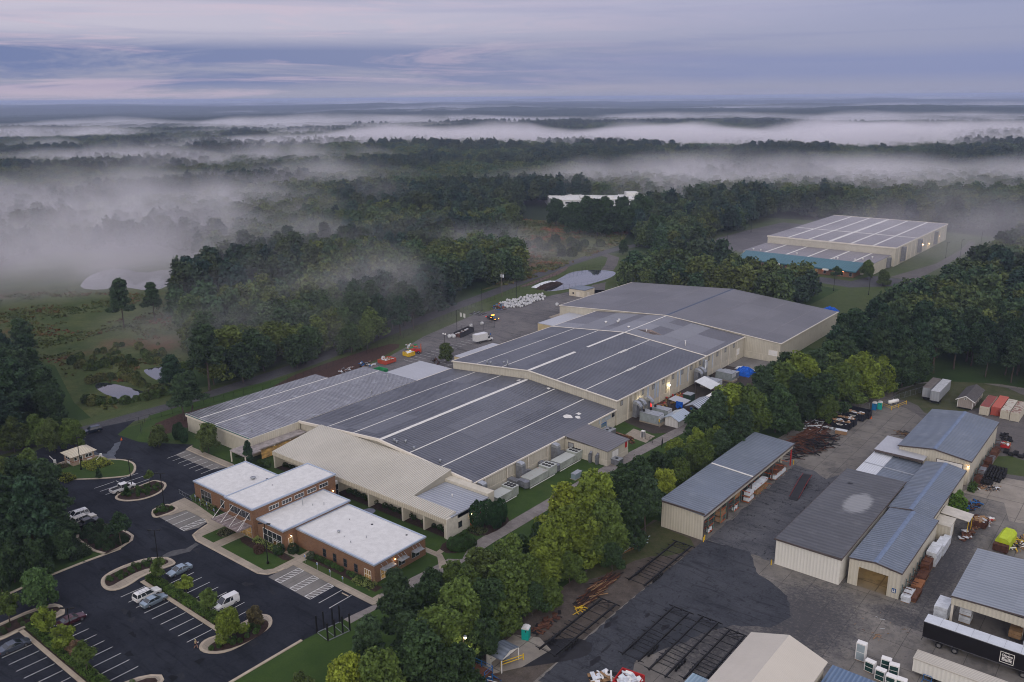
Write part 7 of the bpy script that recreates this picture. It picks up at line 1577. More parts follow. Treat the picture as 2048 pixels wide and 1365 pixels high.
# fences, gates, lamps
M_FENCE=mat('fence_black',(.014,.014,.015),.5)
def fence(label,pts,h=1.8,sp=2.6,m=None,name='fence',bars=0.0,rails=(1.0,.12),r=.04):
 t=thing(name,label,'fence',(*pts[0],0));b=MB(t);m=m or M_FENCE
 for p,q in zip(pts,pts[1:]):
  d=math.hypot(q[0]-p[0],q[1]-p[1]);k=max(1,int(d/sp))
  for i in range(k+1):x=p[0]+(q[0]-p[0])*i/k;y=p[1]+(q[1]-p[1])*i/k;b.tube((x,y,0),(x,y,h+.1),r,r,5)
 b.build('post',m,t);b=MB(t)
 for p,q in zip(pts,pts[1:]):
  for z in rails:b.tube((*p,h*z),(*q,h*z),r*.6,r*.6,4)
  if bars:
   d=math.hypot(q[0]-p[0],q[1]-p[1]);k=int(d/bars)
   for i in range(k):x=p[0]+(q[0]-p[0])*(i+.5)/k;y=p[1]+(q[1]-p[1])*(i+.5)/k;b.tube((x,y,.1),(x,y,h),.014,.014,4)
 b.build('rail',m,t);return t
fence('black picket fence across the lawn island before the gatehouse',[(-209.8,80.8),(-204.6,80.4),(-202.4,80.3)],2.0,2.4,bars=.22)
fence('black gate panels beside the big dark trees',[(-203.8,77.5),(-201.9,78.4),(-200.6,80.0)],1.6,2.0)
fence('black chain fence along the access road verge',[(-226,108),(-222,150),(-224,190),(-233,230),(-240,262),(-246,300),(-252,345),(-250,372)],1.8,3.2)
fence('black chain fence round the retention pond',[(-252,372),(-250,380),(-236,384),(-226,376),(-227,345),(-236,322)],1.6,3.2)
fence('slim black fence on the grass by the red bed',[(-225,112.5),(-220.5,109),(-217.2,107.2)],1.4,2.2)
fence('galvanised mesh fence behind the waste skips',[(-73,245),(-69.5,247.2),(-66.8,247.4)],2.0,1.6,M_GALV,bars=.3)
fence('chain fence climbing towards the old trailers',[(-64,251.5),(-62.5,262),(-59,272),(-57,282)],1.9,2.6,M_DUCT,bars=.5)
fence('black fence on the concrete pad beside the white kiosk',[(-106.6,188.4),(-104.8,187.6),(-103.6,187.0)],1.6,1.6,bars=.3)
fence('open black gate leaf at the bend of the service track',[(-101.3,188.2),(-100.2,185.6)],1.9,1.4,bars=.2)
fence('galvanised handrail by the steps at the office corner',[(-175.2,93.6),(-172.3,93.4),(-169.9,93.4)],1.0,1.4,M_GALV,name='handrail')
fence('black fenced enclosure panels in the rear lot',[(-219,240),(-213,246),(-213,253),(-219,247)],2.6,3,bars=.4)
t=thing('screened_bin_store','black screened bin store beside the white bulk bags','bin store',(-215.5,237.5,0),R(10));b=MB();b.box(-1.5,-1.4,-5,5,0,2.0);b.box(1.4,1.5,-5,5,0,2.0);b.box(-1.4,1.4,4.9,5,0,2.0);b.build('screen',mat('charcoal_screen',(.03,.03,.036),.7),t);b=MB();b.box(-1.3,1.3,-4.5,4.8,.05,1.1);b.build('bin',M_RUST,t)
def street_lamp(label,x,y,h=8.6,heads=1,rz=0.0,m=None,lit=None,group='dark parking lot lamps',base=True,cat='street lamp'):
 t=thing('street_lamp',label,cat,(x,y,0),rz,group);b=MB();b.tube((0,0,.1),(0,0,h),.11,.075,8);b.build('pole',m or M_FENCE,t)
 if base:b=MB();b.tube((0,0,0),(0,0,.55),.26,.26,10);b.build('base',M_FENCE if base==1 else M_KERB,t)
 for i in range(heads):
  s=1 if i==0 else-1;b=MB();b.tube((0,0,h-.1),(s*.5,0,h),.04);b.cbox((s*.85,0,h+.02),(.75,.34,.16));b.build('lamp_head',m or M_FENCE,t)
  b=MB();b.cbox((s*.85,0,h-.07),(.55,.26,.03));b.build('lens',lit or M_FRAME,t)
 return t
street_lamp('dark lamp post on the office lawn in front of the brick blocks',-132.4,87.1,8.8,2,R(30))
street_lamp('dark lamp post on the small island by the office corner',*G(329,1016),8.4,2,R(30));street_lamp('dark lamp post rising from the shrub island beside the parked pickup',*G(264.5,978),7.6,2,R(30))
street_lamp('dark lamp post before the gatehouse',*G(163,940.5),8.8,1,R(10));street_lamp('dark lamp post on the big oval shrub island',*G(317.5,1130),7.6,2,R(40));street_lamp('dark lamp post among the young trees of the hedge median',*G(148,1299),7.8,2,R(40))
street_lamp('dark lamp pole on the verge by the bulk bags',*G(964,622),10,1,R(20));street_lamp('dark lamp pole farther up the verge above the bulk bags',*G(1033,601),10,1,R(20));street_lamp('dark lamp pole at the edge of the rear lot by the two signs',*G(914,668),9.5,1,R(20))
street_lamp('lone dark pole before the teal roofed front of the far hall',*G(1667,582),9,1);street_lamp('dark pole by the far hall car park trees',*G(1737,590),8,1);street_lamp('dark pole along the far service drive',*G(1891,517),9,1);street_lamp('dark pole at the far bend of the service drive',*G(1961,494),9,1);street_lamp('dark pole between the drive and the far hall lawn',*G(1920,515),10,1);street_lamp('dark pole at the edge of the far dark lot',*G(1455,480),14,1);street_lamp('dark pole deeper along the far dark lot',*G(1502,465),12,1)
lt=street_lamp('lit lamp on a wooden pole among the trees at the lower edge',-80.2,86.6,6.3,0,0,M_BARK,group=None,base=False)
b=MB();b.blob((.35,0,6.25),(.17,.17,.22),1,10,6,0);b.build('lit_lens',M_LAMPW,lt);b=MB();b.tube((0,0,6.1),(.35,0,6.4),.05);b.cbox((.35,0,6.5),(.4,.4,.1));b.build('lamp_head',M_GALV,lt)
l=bpy.data.lights.new('lamp_light','POINT');l.energy=130;l.color=(1,.8,.5);l.shadow_soft_size=.25;o=bpy.data.objects.new('lamp_light',l);C.objects.link(o);o.parent=lt;o.location=(.9,-.4,5.9)
lt=street_lamp('unlit yard lamp on a wooden pole in the tree belt',*G(1234,1098),8.0,0,0,M_BARK,group=None,base=False);b=MB();b.cbox((.3,0,8.0),(.7,.4,.25));b.build('lamp_head',M_WRAP,lt)
t=thing('utility_pole','tall utility pole with two white transformers beside the access road','utility pole',(*G(1004,594),0));b=MB();b.tube((0,0,0),(0,0,11.5),.16,.12,8);b.box(-1.1,1.1,-.06,.06,10.9,11.05);b.build('pole',mat('grey_pole',(.15,.13,.12),.9),t)
for x in(-.55,.55):b=MB();b.tube((x,.3,9.0),(x,.3,10.3),.34,.34,10);b.build('transformer',M_WRAP,t)
t=thing('globe_lamp','twin white globe lamp post by the round rear tree','lamp post',(*G(889,690),0));b=MB();b.tube((0,0,0),(0,0,3.9),.07);b.tube((-.5,0,3.8),(.5,0,3.8),.04);b.build('pole',M_FENCE,t)
for x in(-.55,.55):b=MB();b.blob((x,0,4.15),(.32,.32,.32),1,12,8,0);b.build('globe',M_WHITE,t,True)
def sign(label,x,y,h=1.9,w=.34,hh=.5,m=None,rz=0.0,name='sign_post',group=None,post=None):
 t=thing(name,label,'sign',(x,y,0),rz,group);b=MB();b.tube((0,0,0),(0,0,h),.035);b.build('post',post or M_GALV,t);b=MB();b.box(-w/2,w/2,-.07,-.04,h-hh,h);p=b.build('sign_plate',m or M_WHITE,t);return t,p
_sb=mat('sign_field_blue',(.01,.12,.42),.5)
for i,(x,y)in enumerate(((-168.0,93.4),(-165.3,92.9),(-162.4,92.8),(-158.5,92.1),(-126.9,91.9),(-122.6,91.5),(-118.6,91.3),(-114.8,91.2))):
 t,p=sign('small white and blue accessible parking sign on the office verge',x,y,group='accessible parking signs before the office');b=MB();b.box(-.13,.13,-.085,-.071,1.45,1.8);b.build('blue_field',_sb,p)
for i,q in enumerate(((922,637),(929,639))):sign(['white notice board at the rear lot gate, outer one','white notice board at the rear lot gate, inner one'][i],*G(*q),2.4,1.1,1.7)
sign('blue accessible sign on a post in the rear lot',*G(981,676),1.8,.5,.6,_sb)
for lab,q in(('orange traffic cone on the wet pavement by the lawn tip',(243,881)),('orange traffic cone beside the waste skips',(1742,838))):
 t=thing('traffic_cone',lab,'cone',(*G(*q),L4+.01));b=MB();b.tube((0,0,0),(0,0,.75),.22,.04,10);b.build('cone',mat('cone_orange',(.65,.12,.02),.5),t);b=MB();b.box(-.25,.25,-.25,.25,0,.04);b.build('base',M_ORANGE,t)
t=thing('fire_hydrant','red fire hydrant on the court lawn','hydrant',(-124.6,112.3,0));b=MB();b.tube((0,0,0),(0,0,.75),.13,.13,10);b.blob((0,0,.75),(.15,.15,.14),1,10,6,0);b.tube((-.22,0,.5),(.22,0,.5),.07);b.build('body',M_RED,t)
t=thing('patio_umbrella','grey patio umbrella over blue chairs behind the office','umbrella',(-130.5,111.9,0));b=MB();b.tube((0,0,0),(0,0,2.3),.04);b.build('pole',M_GALV,t);b=MB();b.tube((0,0,2.1),(0,0,2.7),1.5,.05,8,caps=False);b.build('canopy',mat('umbrella_grey',(.12,.13,.17),.8),t)
t=thing('patio_set','blue patio chairs round a small table beneath the umbrella','patio set',(-129.2,112.2,0));b=MB();b.tube((0,0,.7),(0,0,.74),.5,.5,10);b.tube((0,0,0),(0,0,.7),.05);b.build('tabletop',M_DUCT,t)
for a in(0,2.1,4.2):b=MB();b.cbox((math.cos(a)*.95,math.sin(a)*.95,.45),(.45,.45,.07),a);b.cbox((math.cos(a)*1.17,math.sin(a)*1.17,.7),(.06,.45,.5),a);b.build('chair',M_BLUE,t)
t=thing('telehandler','orange red forklift loader parked at the pine edge','forklift',(*G(833,706),0),R(-60));b=MB();b.box(-.9,.9,-2,1.6,.5,1.3);b.build('body',M_RED,t);b=MB();b.box(-.6,.6,-1.0,.6,2.3,2.42)
for x in(-.55,.55):
 for y in(-.9,.5):b.box(x-.05,x+.05,y-.05,y+.05,1.3,2.3)
b.build('cab_frame',M_ORANGE,t);b=MB();b.box(-.5,-.4,1.6,1.75,.2,3.4);b.box(.4,.5,1.6,1.75,.2,3.4);b.box(-.5,.5,1.6,1.7,3.3,3.4);b.build('mast',M_ORANGE,t)
for y in(-1.4,1.0):
 for x in(-.9,.9):wheel(t,x,y,.5,.35)
skip('stillage','yellow stillage heaped with wrapped white goods',-213.6,-210.6,203,206,1.5,M_YELLOW,True,41,cat='stillage',fm=[M_WRAP,M_WHITE,M_CARD])
heap('debris_pile','green crates and board stacked at the pine edge',pxp((812,690),(832,690),(826,702),(812,700)),24,[M_GREEN,M_CARD,M_WRAP],42,(.6,1.6),(.2,.5),1.0)
heap('debris_pile','rubbish on the ground behind the green skip',pxp((718,736),(752,732),(745,724),(716,728)),30,[M_WRAP,M_CARD,M_BLUE,M_BLACK],43,(.5,1.4),(.1,.4),.8)
heap('pallet_stack','grey pallets and frames behind the edge of the wet roofed hall',pxp((672,752),(700,744),(706,734),(680,742)),34,[M_WRAP,M_DUCT,M_BROWNW],44,(.8,1.6),(.1,.2),1.0)
heap('conveyor_frame','black conveyor frame lying by the white canopy',pxp((862,716),(884,728),(880,731),(860,720)),14,[M_BLACK,M_RUST],45,(2,5),(.1,.2),.6,ang=R(-60))
heap('flat_trailer','empty flat trailer by the rear lot gate',pxp((942,624),(966,628),(966,632),(944,629)),12,[M_BLACK,M_DUCT],46,(3,7),(.12,.2),.5,ang=R(-80))
heap('debris_pile','orange and blue scrap at the near end of the bulk bags',pxp((985,620),(1008,621),(1012,611),(990,608)),44,[M_RUST,M_ORANGE,M_BLUE,M_DUCT],47,(.6,2.6),(.12,.4),.9)
tarp('brown_windrow','dark brown covered heap beyond the bulk bags',*([-243.5,-239,319,337]),1.8,M_MULCH,48,'heap')
tarp('white_windrow','white sheeted heap behind the brown one',*([-247,-243.2,321,338]),1.5,M_WRAP,49,'heap')
def bulk_bag():
 t=thing('bulk_bag','white bulk bag','bulk bag');b=MB();r_=random.Random(5)
 b.blob((0,0,.52),(.62,.62,.6),3,10,7,.14);b.build('bag',mat('bag_white',(.56,.57,.60),.7,.35,1.5),t,True);b=MB();b.tube((0,0,.98),(0,0,1.04),.38,.34,9);b.build('contents',mat('bag_contents',(.16,.10,.08),.9,.5,2),t);return t
BG=bulk_bag();rb=random.Random(12);P_=pxp((1000,608),(1010,617),(1040,617),(1070,606),(1092,599),(1085,590),(1060,594),(1030,600));cnt=0
gx=np.arange(min(p[0]for p in P_),max(p[0]for p in P_),1.25)
for x in gx:
 for y in np.arange(min(p[1]for p in P_),max(p[1]for p in P_),1.3):
  xx,yy=x+rb.uniform(-.25,.25),y+rb.uniform(-.25,.25)
  if bool(inpoly(np.array([xx]),np.array([yy]),P_)[0])and rb.random()<.9 and cnt<170:
   z=0 if rb.random()<.75 else .7;place(BG,USED,(xx,yy,z),rb.random()*6,'white bulk bag in the great heap on the rear lot','white bulk bags heaped on the rear lot',rb.uniform(.75,1.0));cnt+=1
for i,(px_,py_)in enumerate(((899,676),(905,675),(911,673),(917,672),(923,668),(928,670),(931,666),(934,664),(942,655),(964,650),(1114,612),(767,720),(908,676))):
 place(BG,USED,(*G(px_,py_),0),i,'white bulk bag beside the black bin store' if i<9 or i==12 else['','white sack alone on the open rear lot','white bulk bag at the corner of the largest hall','white bulk bag by the red skip'][i-8],'white bulk bags by the bin store' if i<9 or i==12 else None,1.25)
t=thing('steel_uprights','frame of eight tall dark steel uprights on the grass bank','steel frame',(*G(634,1266),0));b=MB(t)
P1=[G(634,1266),G(648,1258),G(665.5,1251),G(679.5,1245)];P2=[G(656,1282.5),G(670,1274),G(686,1268),G(700,1262)]
for p in P1+P2:b.box(p[0]-.1,p[0]+.1,p[1]-.1,p[1]+.1,0,3.4)
b.build('upright',M_FENCE,t);b=MB(t)
for p,q in zip(P1,P2):b.tube((*p,.08),(*q,.08),.06)
b.tube((*P1[0],.05),(*P1[3],.05),.1);b.tube((*P2[0],.05),(*P2[3],.05),.1);b.build('ground_rail',M_DUCT,t)
# the person crossing the lot
def person():
 x,y=G(392,1297.5);t=thing('person','person in tan shirt and dark shorts striding over the lot holding a white remote','person',(x,y,L4+.01),R(-55))
 J={'pel':(0,0,.93),'waist':(0,.01,1.08),'chest':(0,.03,1.30),'neck':(0,.04,1.47),'head':(0,.07,1.60),'top':(0,.07,1.71),'hl':(-.09,0,.88),'kl':(-.10,.20,.50),'al':(-.10,.24,.10),'fl':(-.10,.40,.04),'hr':(.09,0,.88),'kr':(.10,-.04,.49),'ar':(.10,-.30,.14),'fr':(.10,-.22,.03),'sl':(-.19,.03,1.42),'el':(-.25,.07,1.14),'wl':(-.20,.30,1.10),'sr':(.19,.03,1.42),'er':(.25,.12,1.17),'wr':(.16,.38,1.18)}
 E_=[('pel','waist'),('waist','chest'),('chest','neck'),('neck','head'),('head','top'),('pel','hl'),('hl','kl'),('kl','al'),('al','fl'),('pel','hr'),('hr','kr'),('kr','ar'),('ar','fr'),('chest','sl'),('sl','el'),('el','wl'),('chest','sr'),('sr','er'),('er','wr')]
 Rd=dict(pel=.14,waist=.13,chest=.15,neck=.055,head=.10,top=.075,hl=.085,kl=.06,al=.04,fl=.035,hr=.085,kr=.06,ar=.04,fr=.035,sl=.06,el=.042,wl=.03,sr=.06,er=.042,wr=.03)
 def skin(name,J,E_,Rd,m,lv=1,par=t):
  ks=list(J);me=bpy.data.meshes.new(name);me.from_pydata([J[k]for k in ks],[(ks.index(a),ks.index(b_))for a,b_ in E_],[]);o=bpy.data.objects.new(name,me);C.objects.link(o)
  md=o.modifiers.new('skin','SKIN');md.use_smooth_shade=True;md2=o.modifiers.new('sub','SUBSURF');md2.levels=lv;md2.render_levels=lv
  for i,k in enumerate(ks):me.skin_vertices[0].data[i].radius=(Rd[k],Rd[k])
  me.skin_vertices[0].data[0].use_root=True;me.materials.append(m);o.parent=par;return o
 sk=mat('skin',(.42,.24,.17),.6,.1);shirt=mat('tan_shirt',(.42,.36,.20),.9,.15,6);short=mat('dark_shorts',(.02,.02,.025),.9)
 skin('body',J,E_,Rd,sk,2)
 Js={'w':(0,.01,1.0),'c':(0,.03,1.28),'n':(0,.035,1.42),'sl':(-.19,.03,1.42),'ml':(-.23,.055,1.26),'sr':(.19,.03,1.42),'mr':(.23,.085,1.27)}
 skin('shirt',Js,[('w','c'),('c','n'),('c','sl'),('sl','ml'),('c','sr'),('sr','mr')],dict(w=.16,c=.175,n=.09,sl=.085,ml=.07,sr=.085,mr=.07),shirt,2)
 Jh={'p':(0,0,.92),'l':(-.09,0,.86),'k':(-.10,.13,.62),'r':(.09,0,.86),'q':(.10,-.02,.60)}
 skin('shorts',Jh,[('p','l'),('l','k'),('p','r'),('r','q')],dict(p=.165,l=.105,k=.095,r=.105,q=.095),short,2)
 b=MB();b.blob((0,.055,1.66),(.105,.115,.10),2,12,8,.04);b.build('hair',mat('pale_cap',(.40,.38,.20),.9),t,True)
 b=MB();b.tube((-.035,.16,1.63),(-.035,.175,1.63),.012);b.tube((.035,.16,1.63),(.035,.175,1.63),.012);b.cbox((0,.175,1.59),(.025,.04,.04));b.cbox((0,.165,1.545),(.05,.015,.012));b.build('face',mat('face_dark',(.14,.07,.06),.7),t)
 for s,w in((-1,J['wl']),(1,J['wr'])):
  H={'p0':w,'p1':(w[0]-s*.01,w[1]+.07,w[2]-.005)};Ed=[('p0','p1')];Rh=dict(p0=.026,p1=.030)
  for i in range(4):
   o_=(-.027+i*.018)*1.0;a,c_,d='a%d'%i,'b%d'%i,'c%d'%i;L=(.032,.036,.034,.026)[i]
   H[a]=(w[0]-s*.01+o_,w[1]+.09,w[2]-.002);H[c_]=(w[0]-s*.01+o_,w[1]+.09+L,w[2]-.012);H[d]=(w[0]-s*.01+o_,w[1]+.09+L+.016,w[2]-.034);Ed+=[('p1',a),(a,c_),(c_,d)];Rh[a]=.010;Rh[c_]=.009;Rh[d]=.008
  H['t0']=(w[0]-s*.035,w[1]+.045,w[2]+.01);H['t1']=(w[0]-s*.055,w[1]+.085,w[2]+.02);Ed+=[('p0','t0'),('t0','t1')];Rh['t0']=.012;Rh['t1']=.009
  skin('hand',H,Ed,Rh,sk,1)
 b=MB();
 for k in('fl','fr'):p=J[k];b.blob((p[0],p[1]-.05,p[2]+.015),(.05,.14,.05),3,10,6,0)
 b.build('shoe',M_BLACK,t,True)
 b=MB();b.cbox((0,.46,1.16),(.22,.12,.04));b.tube((-.08,.5,1.18),(-.09,.52,1.34),.008);b.tube((.08,.5,1.18),(.09,.52,1.34),.008);o=b.build('remote_control',M_WHITE);o.location=t.location;o.rotation_euler=t.rotation_euler;tag(o,'white remote control held out by the person','remote control')
person()
# planted trees, one prototype per kind
def pick(protos,label,x,y,H,col,group=None,rz=None,protoH=None,seed=0):
 r_=random.Random(int(x*7+y*13+seed));pr=protos[r_.randrange(len(protos))]
 o=place(pr,USED,(x,y,0),r_.random()*6.28 if rz is None else rz,label,group,H/pr['h0']);
 k=H/pr['h0'];o.scale=(k*r_.uniform(.92,1.2),k*r_.uniform(.92,1.2),k)if len(protos)>1 else(k,k,k)
 if 'group' in o.keys()and not group:del o['group']
 tree_color(o,col);return o
def protos(name,kind,H,n,seed,clumps,per,leaf,**k):
 L=[make_tree(name,kind,H,seed+i,clumps,per,leaf,**k)for i in range(n)]
 for t in L:t['h0']=float(H)
 return L
BRO=protos('broadleaf_tree','broad',12,4,11,2300,6,.20);PIN=protos('pine_tree','pine',16,3,31,1500,7,.19);YNG=protos('young_tree','young',6,3,51,620,6,.13)
OVL=protos('clipped_shrub','oval',6,1,61,2600,3,.09,crown_name='foliage',cat='shrub');CYP=protos('cypress_tree','column',7,1,71,1100,6,.12)
LIME,MID,DRK,YEL=(0.105,0.140,0.024),(0.062,0.092,0.024),(0.030,0.052,0.022),(0.140,0.170,0.024)
PINE,OLV=(0.034,0.056,0.028),(0.055,0.075,0.024)
belt=[(742,1368,12,'P',PINE,'big open crowned pine over the grass bank at the lower edge'),(800,1300,15,'P',PINE,'tall pine standing over the gravel drive end'),(700,1420,10,'B',YEL,'bright yellow green tree cut by the lower edge'),(610,1440,8,'B',OLV,'olive tree at the lower edge left of the yellow one'),(770,1440,12,'B',MID,'green tree at the lower edge under the pines'),(845,1395,13,'B',DRK,'dark tree at the lower edge behind the lit lamp'),(880,1340,12,'B',MID,'green tree above the lit lamp'),(905,1420,11,'B',DRK,'dark tree cut by the lower edge beside the blue platform'),(850,1265,10,'B',DRK,'dark tree behind the tall pine'),(925,1290,12,'B',MID,'rounded green tree beside the little shelter'),(975,1270,11,'B',DRK,'dark green tree beyond the little shelter'),(1010,1240,11,'B',MID,'green tree above the portable toilet'),(905,1215,9,'B',MID,'broad tree where the gravel drive begins'),(960,1195,10,'B',OLV,'olive tree in the middle of the belt'),(1050,1215,11,'B',MID,'leafy tree overhanging the pallets'),(1020,1165,10,'B',MID,'green tree in the belt behind the pallets'),(1085,1190,11,'B',LIME,'lime green tree above the timber heap'),(1110,1150,12,'B',LIME,'bright lime tree with drooping boughs beside the timber heap'),(1150,1130,13,'B',LIME,'large lime tree by the unlit yard lamp'),(1075,1120,8,'P',DRK,'slim young pine by the drive, nearest of the small pines'),(1045,1135,7,'P',DRK,'small young pine at the drive edge'),(1105,1105,8,'P',DRK,'slender young pine beyond the nearest small pine'),(1010,1150,7,'P',DRK,'little young pine nearest the court'),(1130,1085,13,'B',YEL,'tallest yellow green tree of the belt in front of the drive'),(1175,1095,14,'B',LIME,'wide lime tree behind the yard lamp'),(1195,1065,14,'B',LIME,'spreading lime tree overlapping the drive'),(1215,1110,12,'B',MID,'green tree above the pale metal sheets'),(1250,1090,12,'B',DRK,'dark tree beside the rack shed corner'),(1290,1070,13,'P',PINE,'dark pine against the rack shed wall'),(1250,1045,13,'B',DRK,'dark round tree behind the rack shed'),(1285,1030,11,'B',DRK,'dark tree half behind the rack shed roof'),(1275,985,9,'B',DRK,'dark tree beside the drive near the yellow one'),(1325,1010,9,'B',YEL,'small vivid yellow green tree leaning on the rack shed roof'),(1240,1000,9,'B',DRK,'dark bushy tree at the drive edge'),(1310,955,7,'B',DRK,'low dark tree by the drive'),(1360,985,9,'B',MID,'green tree behind the rack shed middle'),(1400,955,10,'B',MID,'green tree behind the rack shed seam'),(1350,935,8,'B',LIME,'lime tree beside the service track gate'),(1390,915,8,'B',LIME,'lime sapling clump by the service track'),(1440,935,10,'P',PINE,'dark pine behind the far half of the rack shed'),(1430,890,15,'P',PINE,'dark pine in front of the striped canopy'),(1455,880,16,'B',LIME,'tall lime tree before the generator container'),(1405,885,11,'B',DRK,'dark tree at the service track bend'),(1480,905,13,'P',PINE,'broad dark pine above the rack shed end'),(1500,880,15,'B',MID,'green tree above the rack shed ridge'),(1520,850,17,'P',PINE,'very tall dark pine before the blue tarpaulin'),(1550,865,14,'B',DRK,'dark tree behind the rusty bundles'),(1555,830,16,'B',MID,'tall green tree beside the loading dock'),(1590,850,15,'P',PINE,'dark pine above the scrap steel'),(1600,815,17,'B',LIME,'yellow green tree in front of the white loading door'),(1640,840,14,'B',DRK,'dark tree over the black offcuts'),(1630,800,16,'P',PINE,'dark pine right of the loading door'),(1680,815,14,'B',MID,'leafy tree behind the skips'),(1720,805,16,'B',LIME,'large yellow green tree above the mesh fence'),(1755,790,13,'B',LIME,'round lime tree above the gas tank'),(1690,780,16,'P',PINE,'dark pine between the two yellow green trees'),(1790,785,14,'B',DRK,'dark tree behind the gas tank fence'),(1830,770,13,'B',DRK,'dark tree above the old grey trailer'),(1570,790,14,'B',DRK,'dark tree near the dock wall'),(1660,770,15,'B',DRK,'dark tree in the wood above the loading door'),(1475,850,12,'P',DRK,'dark small pine behind the lime one'),(1540,800,12,'P',PINE,'pine at the edge of the dock paving'),]
belt+=[(x_,y_,h_,k_,c_,l_)for x_,y_,h_,k_,c_,l_ in((1140,1168,7,'B',MID,'low green tree at the yard side of the belt by the timber heap'),(1065,1232,7,'B',DRK,'low dark tree behind the row of pallets'),(1185,1132,7,'B',MID,'low green tree behind the pale metal sheets'),(1000,1275,8,'B',MID,'low green tree beside the portable toilet'),(940,1240,10,'B',MID,'green tree in the thick of the belt above the lit lamp'),(870,1215,8,'B',DRK,'dark low tree by the drive mouth'),(1225,1140,6,'B',DRK,'small dark tree at the edge of the patchy grass'),(970,1320,8,'B',DRK,'dark tree right behind the little shelter'),(1345,965,9,'B',DRK,'dark tree tucked against the back of the rack shed'),(1420,925,9,'B',MID,'mid green tree against the back of the rack shed'),(1175,1010,8,'B',MID,'green tree between the drive and the yellow green giant'),(1465,925,9,'B',DRK,'dark tree behind the far roof half of the rack shed'),(1100,1215,6,'B',MID,'low leafy tree at the end of the pallets'),(820,1345,11,'P',PINE,'pine between the grass bank and the lit lamp'),(1575,870,9,'B',DRK,'low dark tree at the rusty bundles'),(1650,850,9,'B',MID,'low green tree behind the black offcuts'))]
kk={'P':PIN,'B':BRO}
for(px_,py_,H,k,c,lab)in belt:
 x,y=G(px_,py_);pick(kk[k],lab,x,y,H,c)
site_trees=[(498,932,0,'C',6.8,(0.030,0.058,0.030),'narrow dark cypress beside the covered walk'),(418,905,0,'B',8.4,OLV,'round crape myrtle before the wet roofed hall'),(318,896,0,'B',6.6,OLV,'round leafy tree on the front grass near the clipped pair'),(892,726,0,'B',7.2,OLV,'single round tree with dark crown on the rear lot'),(243,1092,0,'Y',7.6,(.03,.055,.026),'airy green tree on the small island before the parked pickup'),(82,1222,0,'B',8.4,(.045,.08,.028),'full green tree at the tip of the lower island'),(95,1275,0,'Y',6.0,LIME,'young lime tree hiding the maroon saloon'),(132,1312,0,'Y',6.0,LIME,'young lime tree beside the median lamp post'),(175,1352,0,'Y',6.5,MID,'young green tree at the near end of the hedge median'),(152,1320,0,'Y',3.6,(.12,.08,.05),'thin half bare sapling behind the lamp post'),(318,1165,0,'Y',5.2,MID,'young tree at the top of the hedge beside the blue saloon'),(374,1196,0,'Y',4.8,LIME,'slight young tree in the middle of the hedge'),(421,1228,0,'Y',5.2,MID,'young tree beside the white van'),(462,1282,0,'B',6.6,LIME,'full young tree on the corner island'),(513,1258,0,'Y',4.6,(.07,.06,.03),'small reddish thin tree on the corner island'),(20,1245,0,'Y',6.0,MID,'young tree at the very edge of the lower island'),(300,968,0,'Y',3.6,MID,'small tree behind the parked pickup on the shrub island'),(22,1130,0,'P',19,(.030,.055,.028),'huge dark pine at the frame edge beside the lot'),(72,1120,0,'P',18,(.026,.05,.028),'tall dark pine nearest the parked white cars'),(-20,1080,0,'P',18,PINE,'dark pine partly out of frame'),(45,1075,0,'B',13,DRK,'dark crown behind the tall lot pines'),(100,1058,0,'P',15,PINE,'dark pine behind the tallest lot pine'),(115,1085,0,'B',9,DRK,'dark broad tree over the verge shrubs'),(8,985,0,'B',9,OLV,'green tree at the frame edge above the lot pines'),(62,968,0,'B',9,MID,'rounded tree by the drive behind the gates'),(110,905,0,'B',9.5,OLV,'wide olive tree behind the gatehouse roof'),(150,900,0,'B',9.0,MID,'round bright tree beside the entering navy car'),(75,892,0,'B',9,MID,'green tree across the road from the gatehouse'),(30,905,0,'B',10,OLV,'olive tree left of the road'),(5,860,0,'B',12,DRK,'dark tree at the frame edge beyond the road'),(20,800,0,'P',18,PINE,'tall dark pine at the frame edge by the meadow'),(90,830,0,'B',15,DRK,'large dark tree beside the meadow'),(105,850,0,'B',12,DRK,'dark tree nearest the first pond'),(60,780,0,'B',14,DRK,'dark tree rising over the meadow edge'),(-10,745,0,'P',15,PINE,'misty pine cut by the frame edge'),(248,655,0,'P',20,PINE,'lone tall misty pine against the lake'),(310,640,0,'P',16,DRK,'wide dark pine beside the lake'),(368,842,0,'P',14,PINE,'open pine beside the second pond and road'),(385,828,0,'P',13,PINE,'pine next to the open one above the wet hall'),(372,772,0,'B',8,MID,'green tree behind the second pond'),(1310,492,0,'B',20,DRK,'dark tree hiding the end of the white plant'),(1175,462,0,'B',24,DRK,'wide dark tree before the white plant'),(1245,462,0,'B',24,DRK,'tall dark tree before the middle of the white plant'),(1212,460,0,'B',23,DRK,'dark round tree in the row before the white plant'),(1285,465,0,'B',26,DRK,'tallest dark tree of the row before the white plant'),(1142,458,0,'B',19,DRK,'dark tree at the lamp end of the white plant'),(1245,510,0,'B',9,DRK,'round tree at the road junction by the pond'),(1735,560,0,'B',10,MID,'green tree before the wing of the far hall'),(1765,572,0,'B',8,OLV,'pale green tree on the far car park island'),(1585,575,0,'P',10,DRK,'dark tree in front of the teal roof'),(1540,560,0,'B',11,DRK,'dark tree before the first sign of the teal front'),(1672,560,0,'Y',7,DRK,'small dark tree on the teal front lawn'),]
kk2={'P':PIN,'B':BRO,'Y':YNG,'C':CYP}
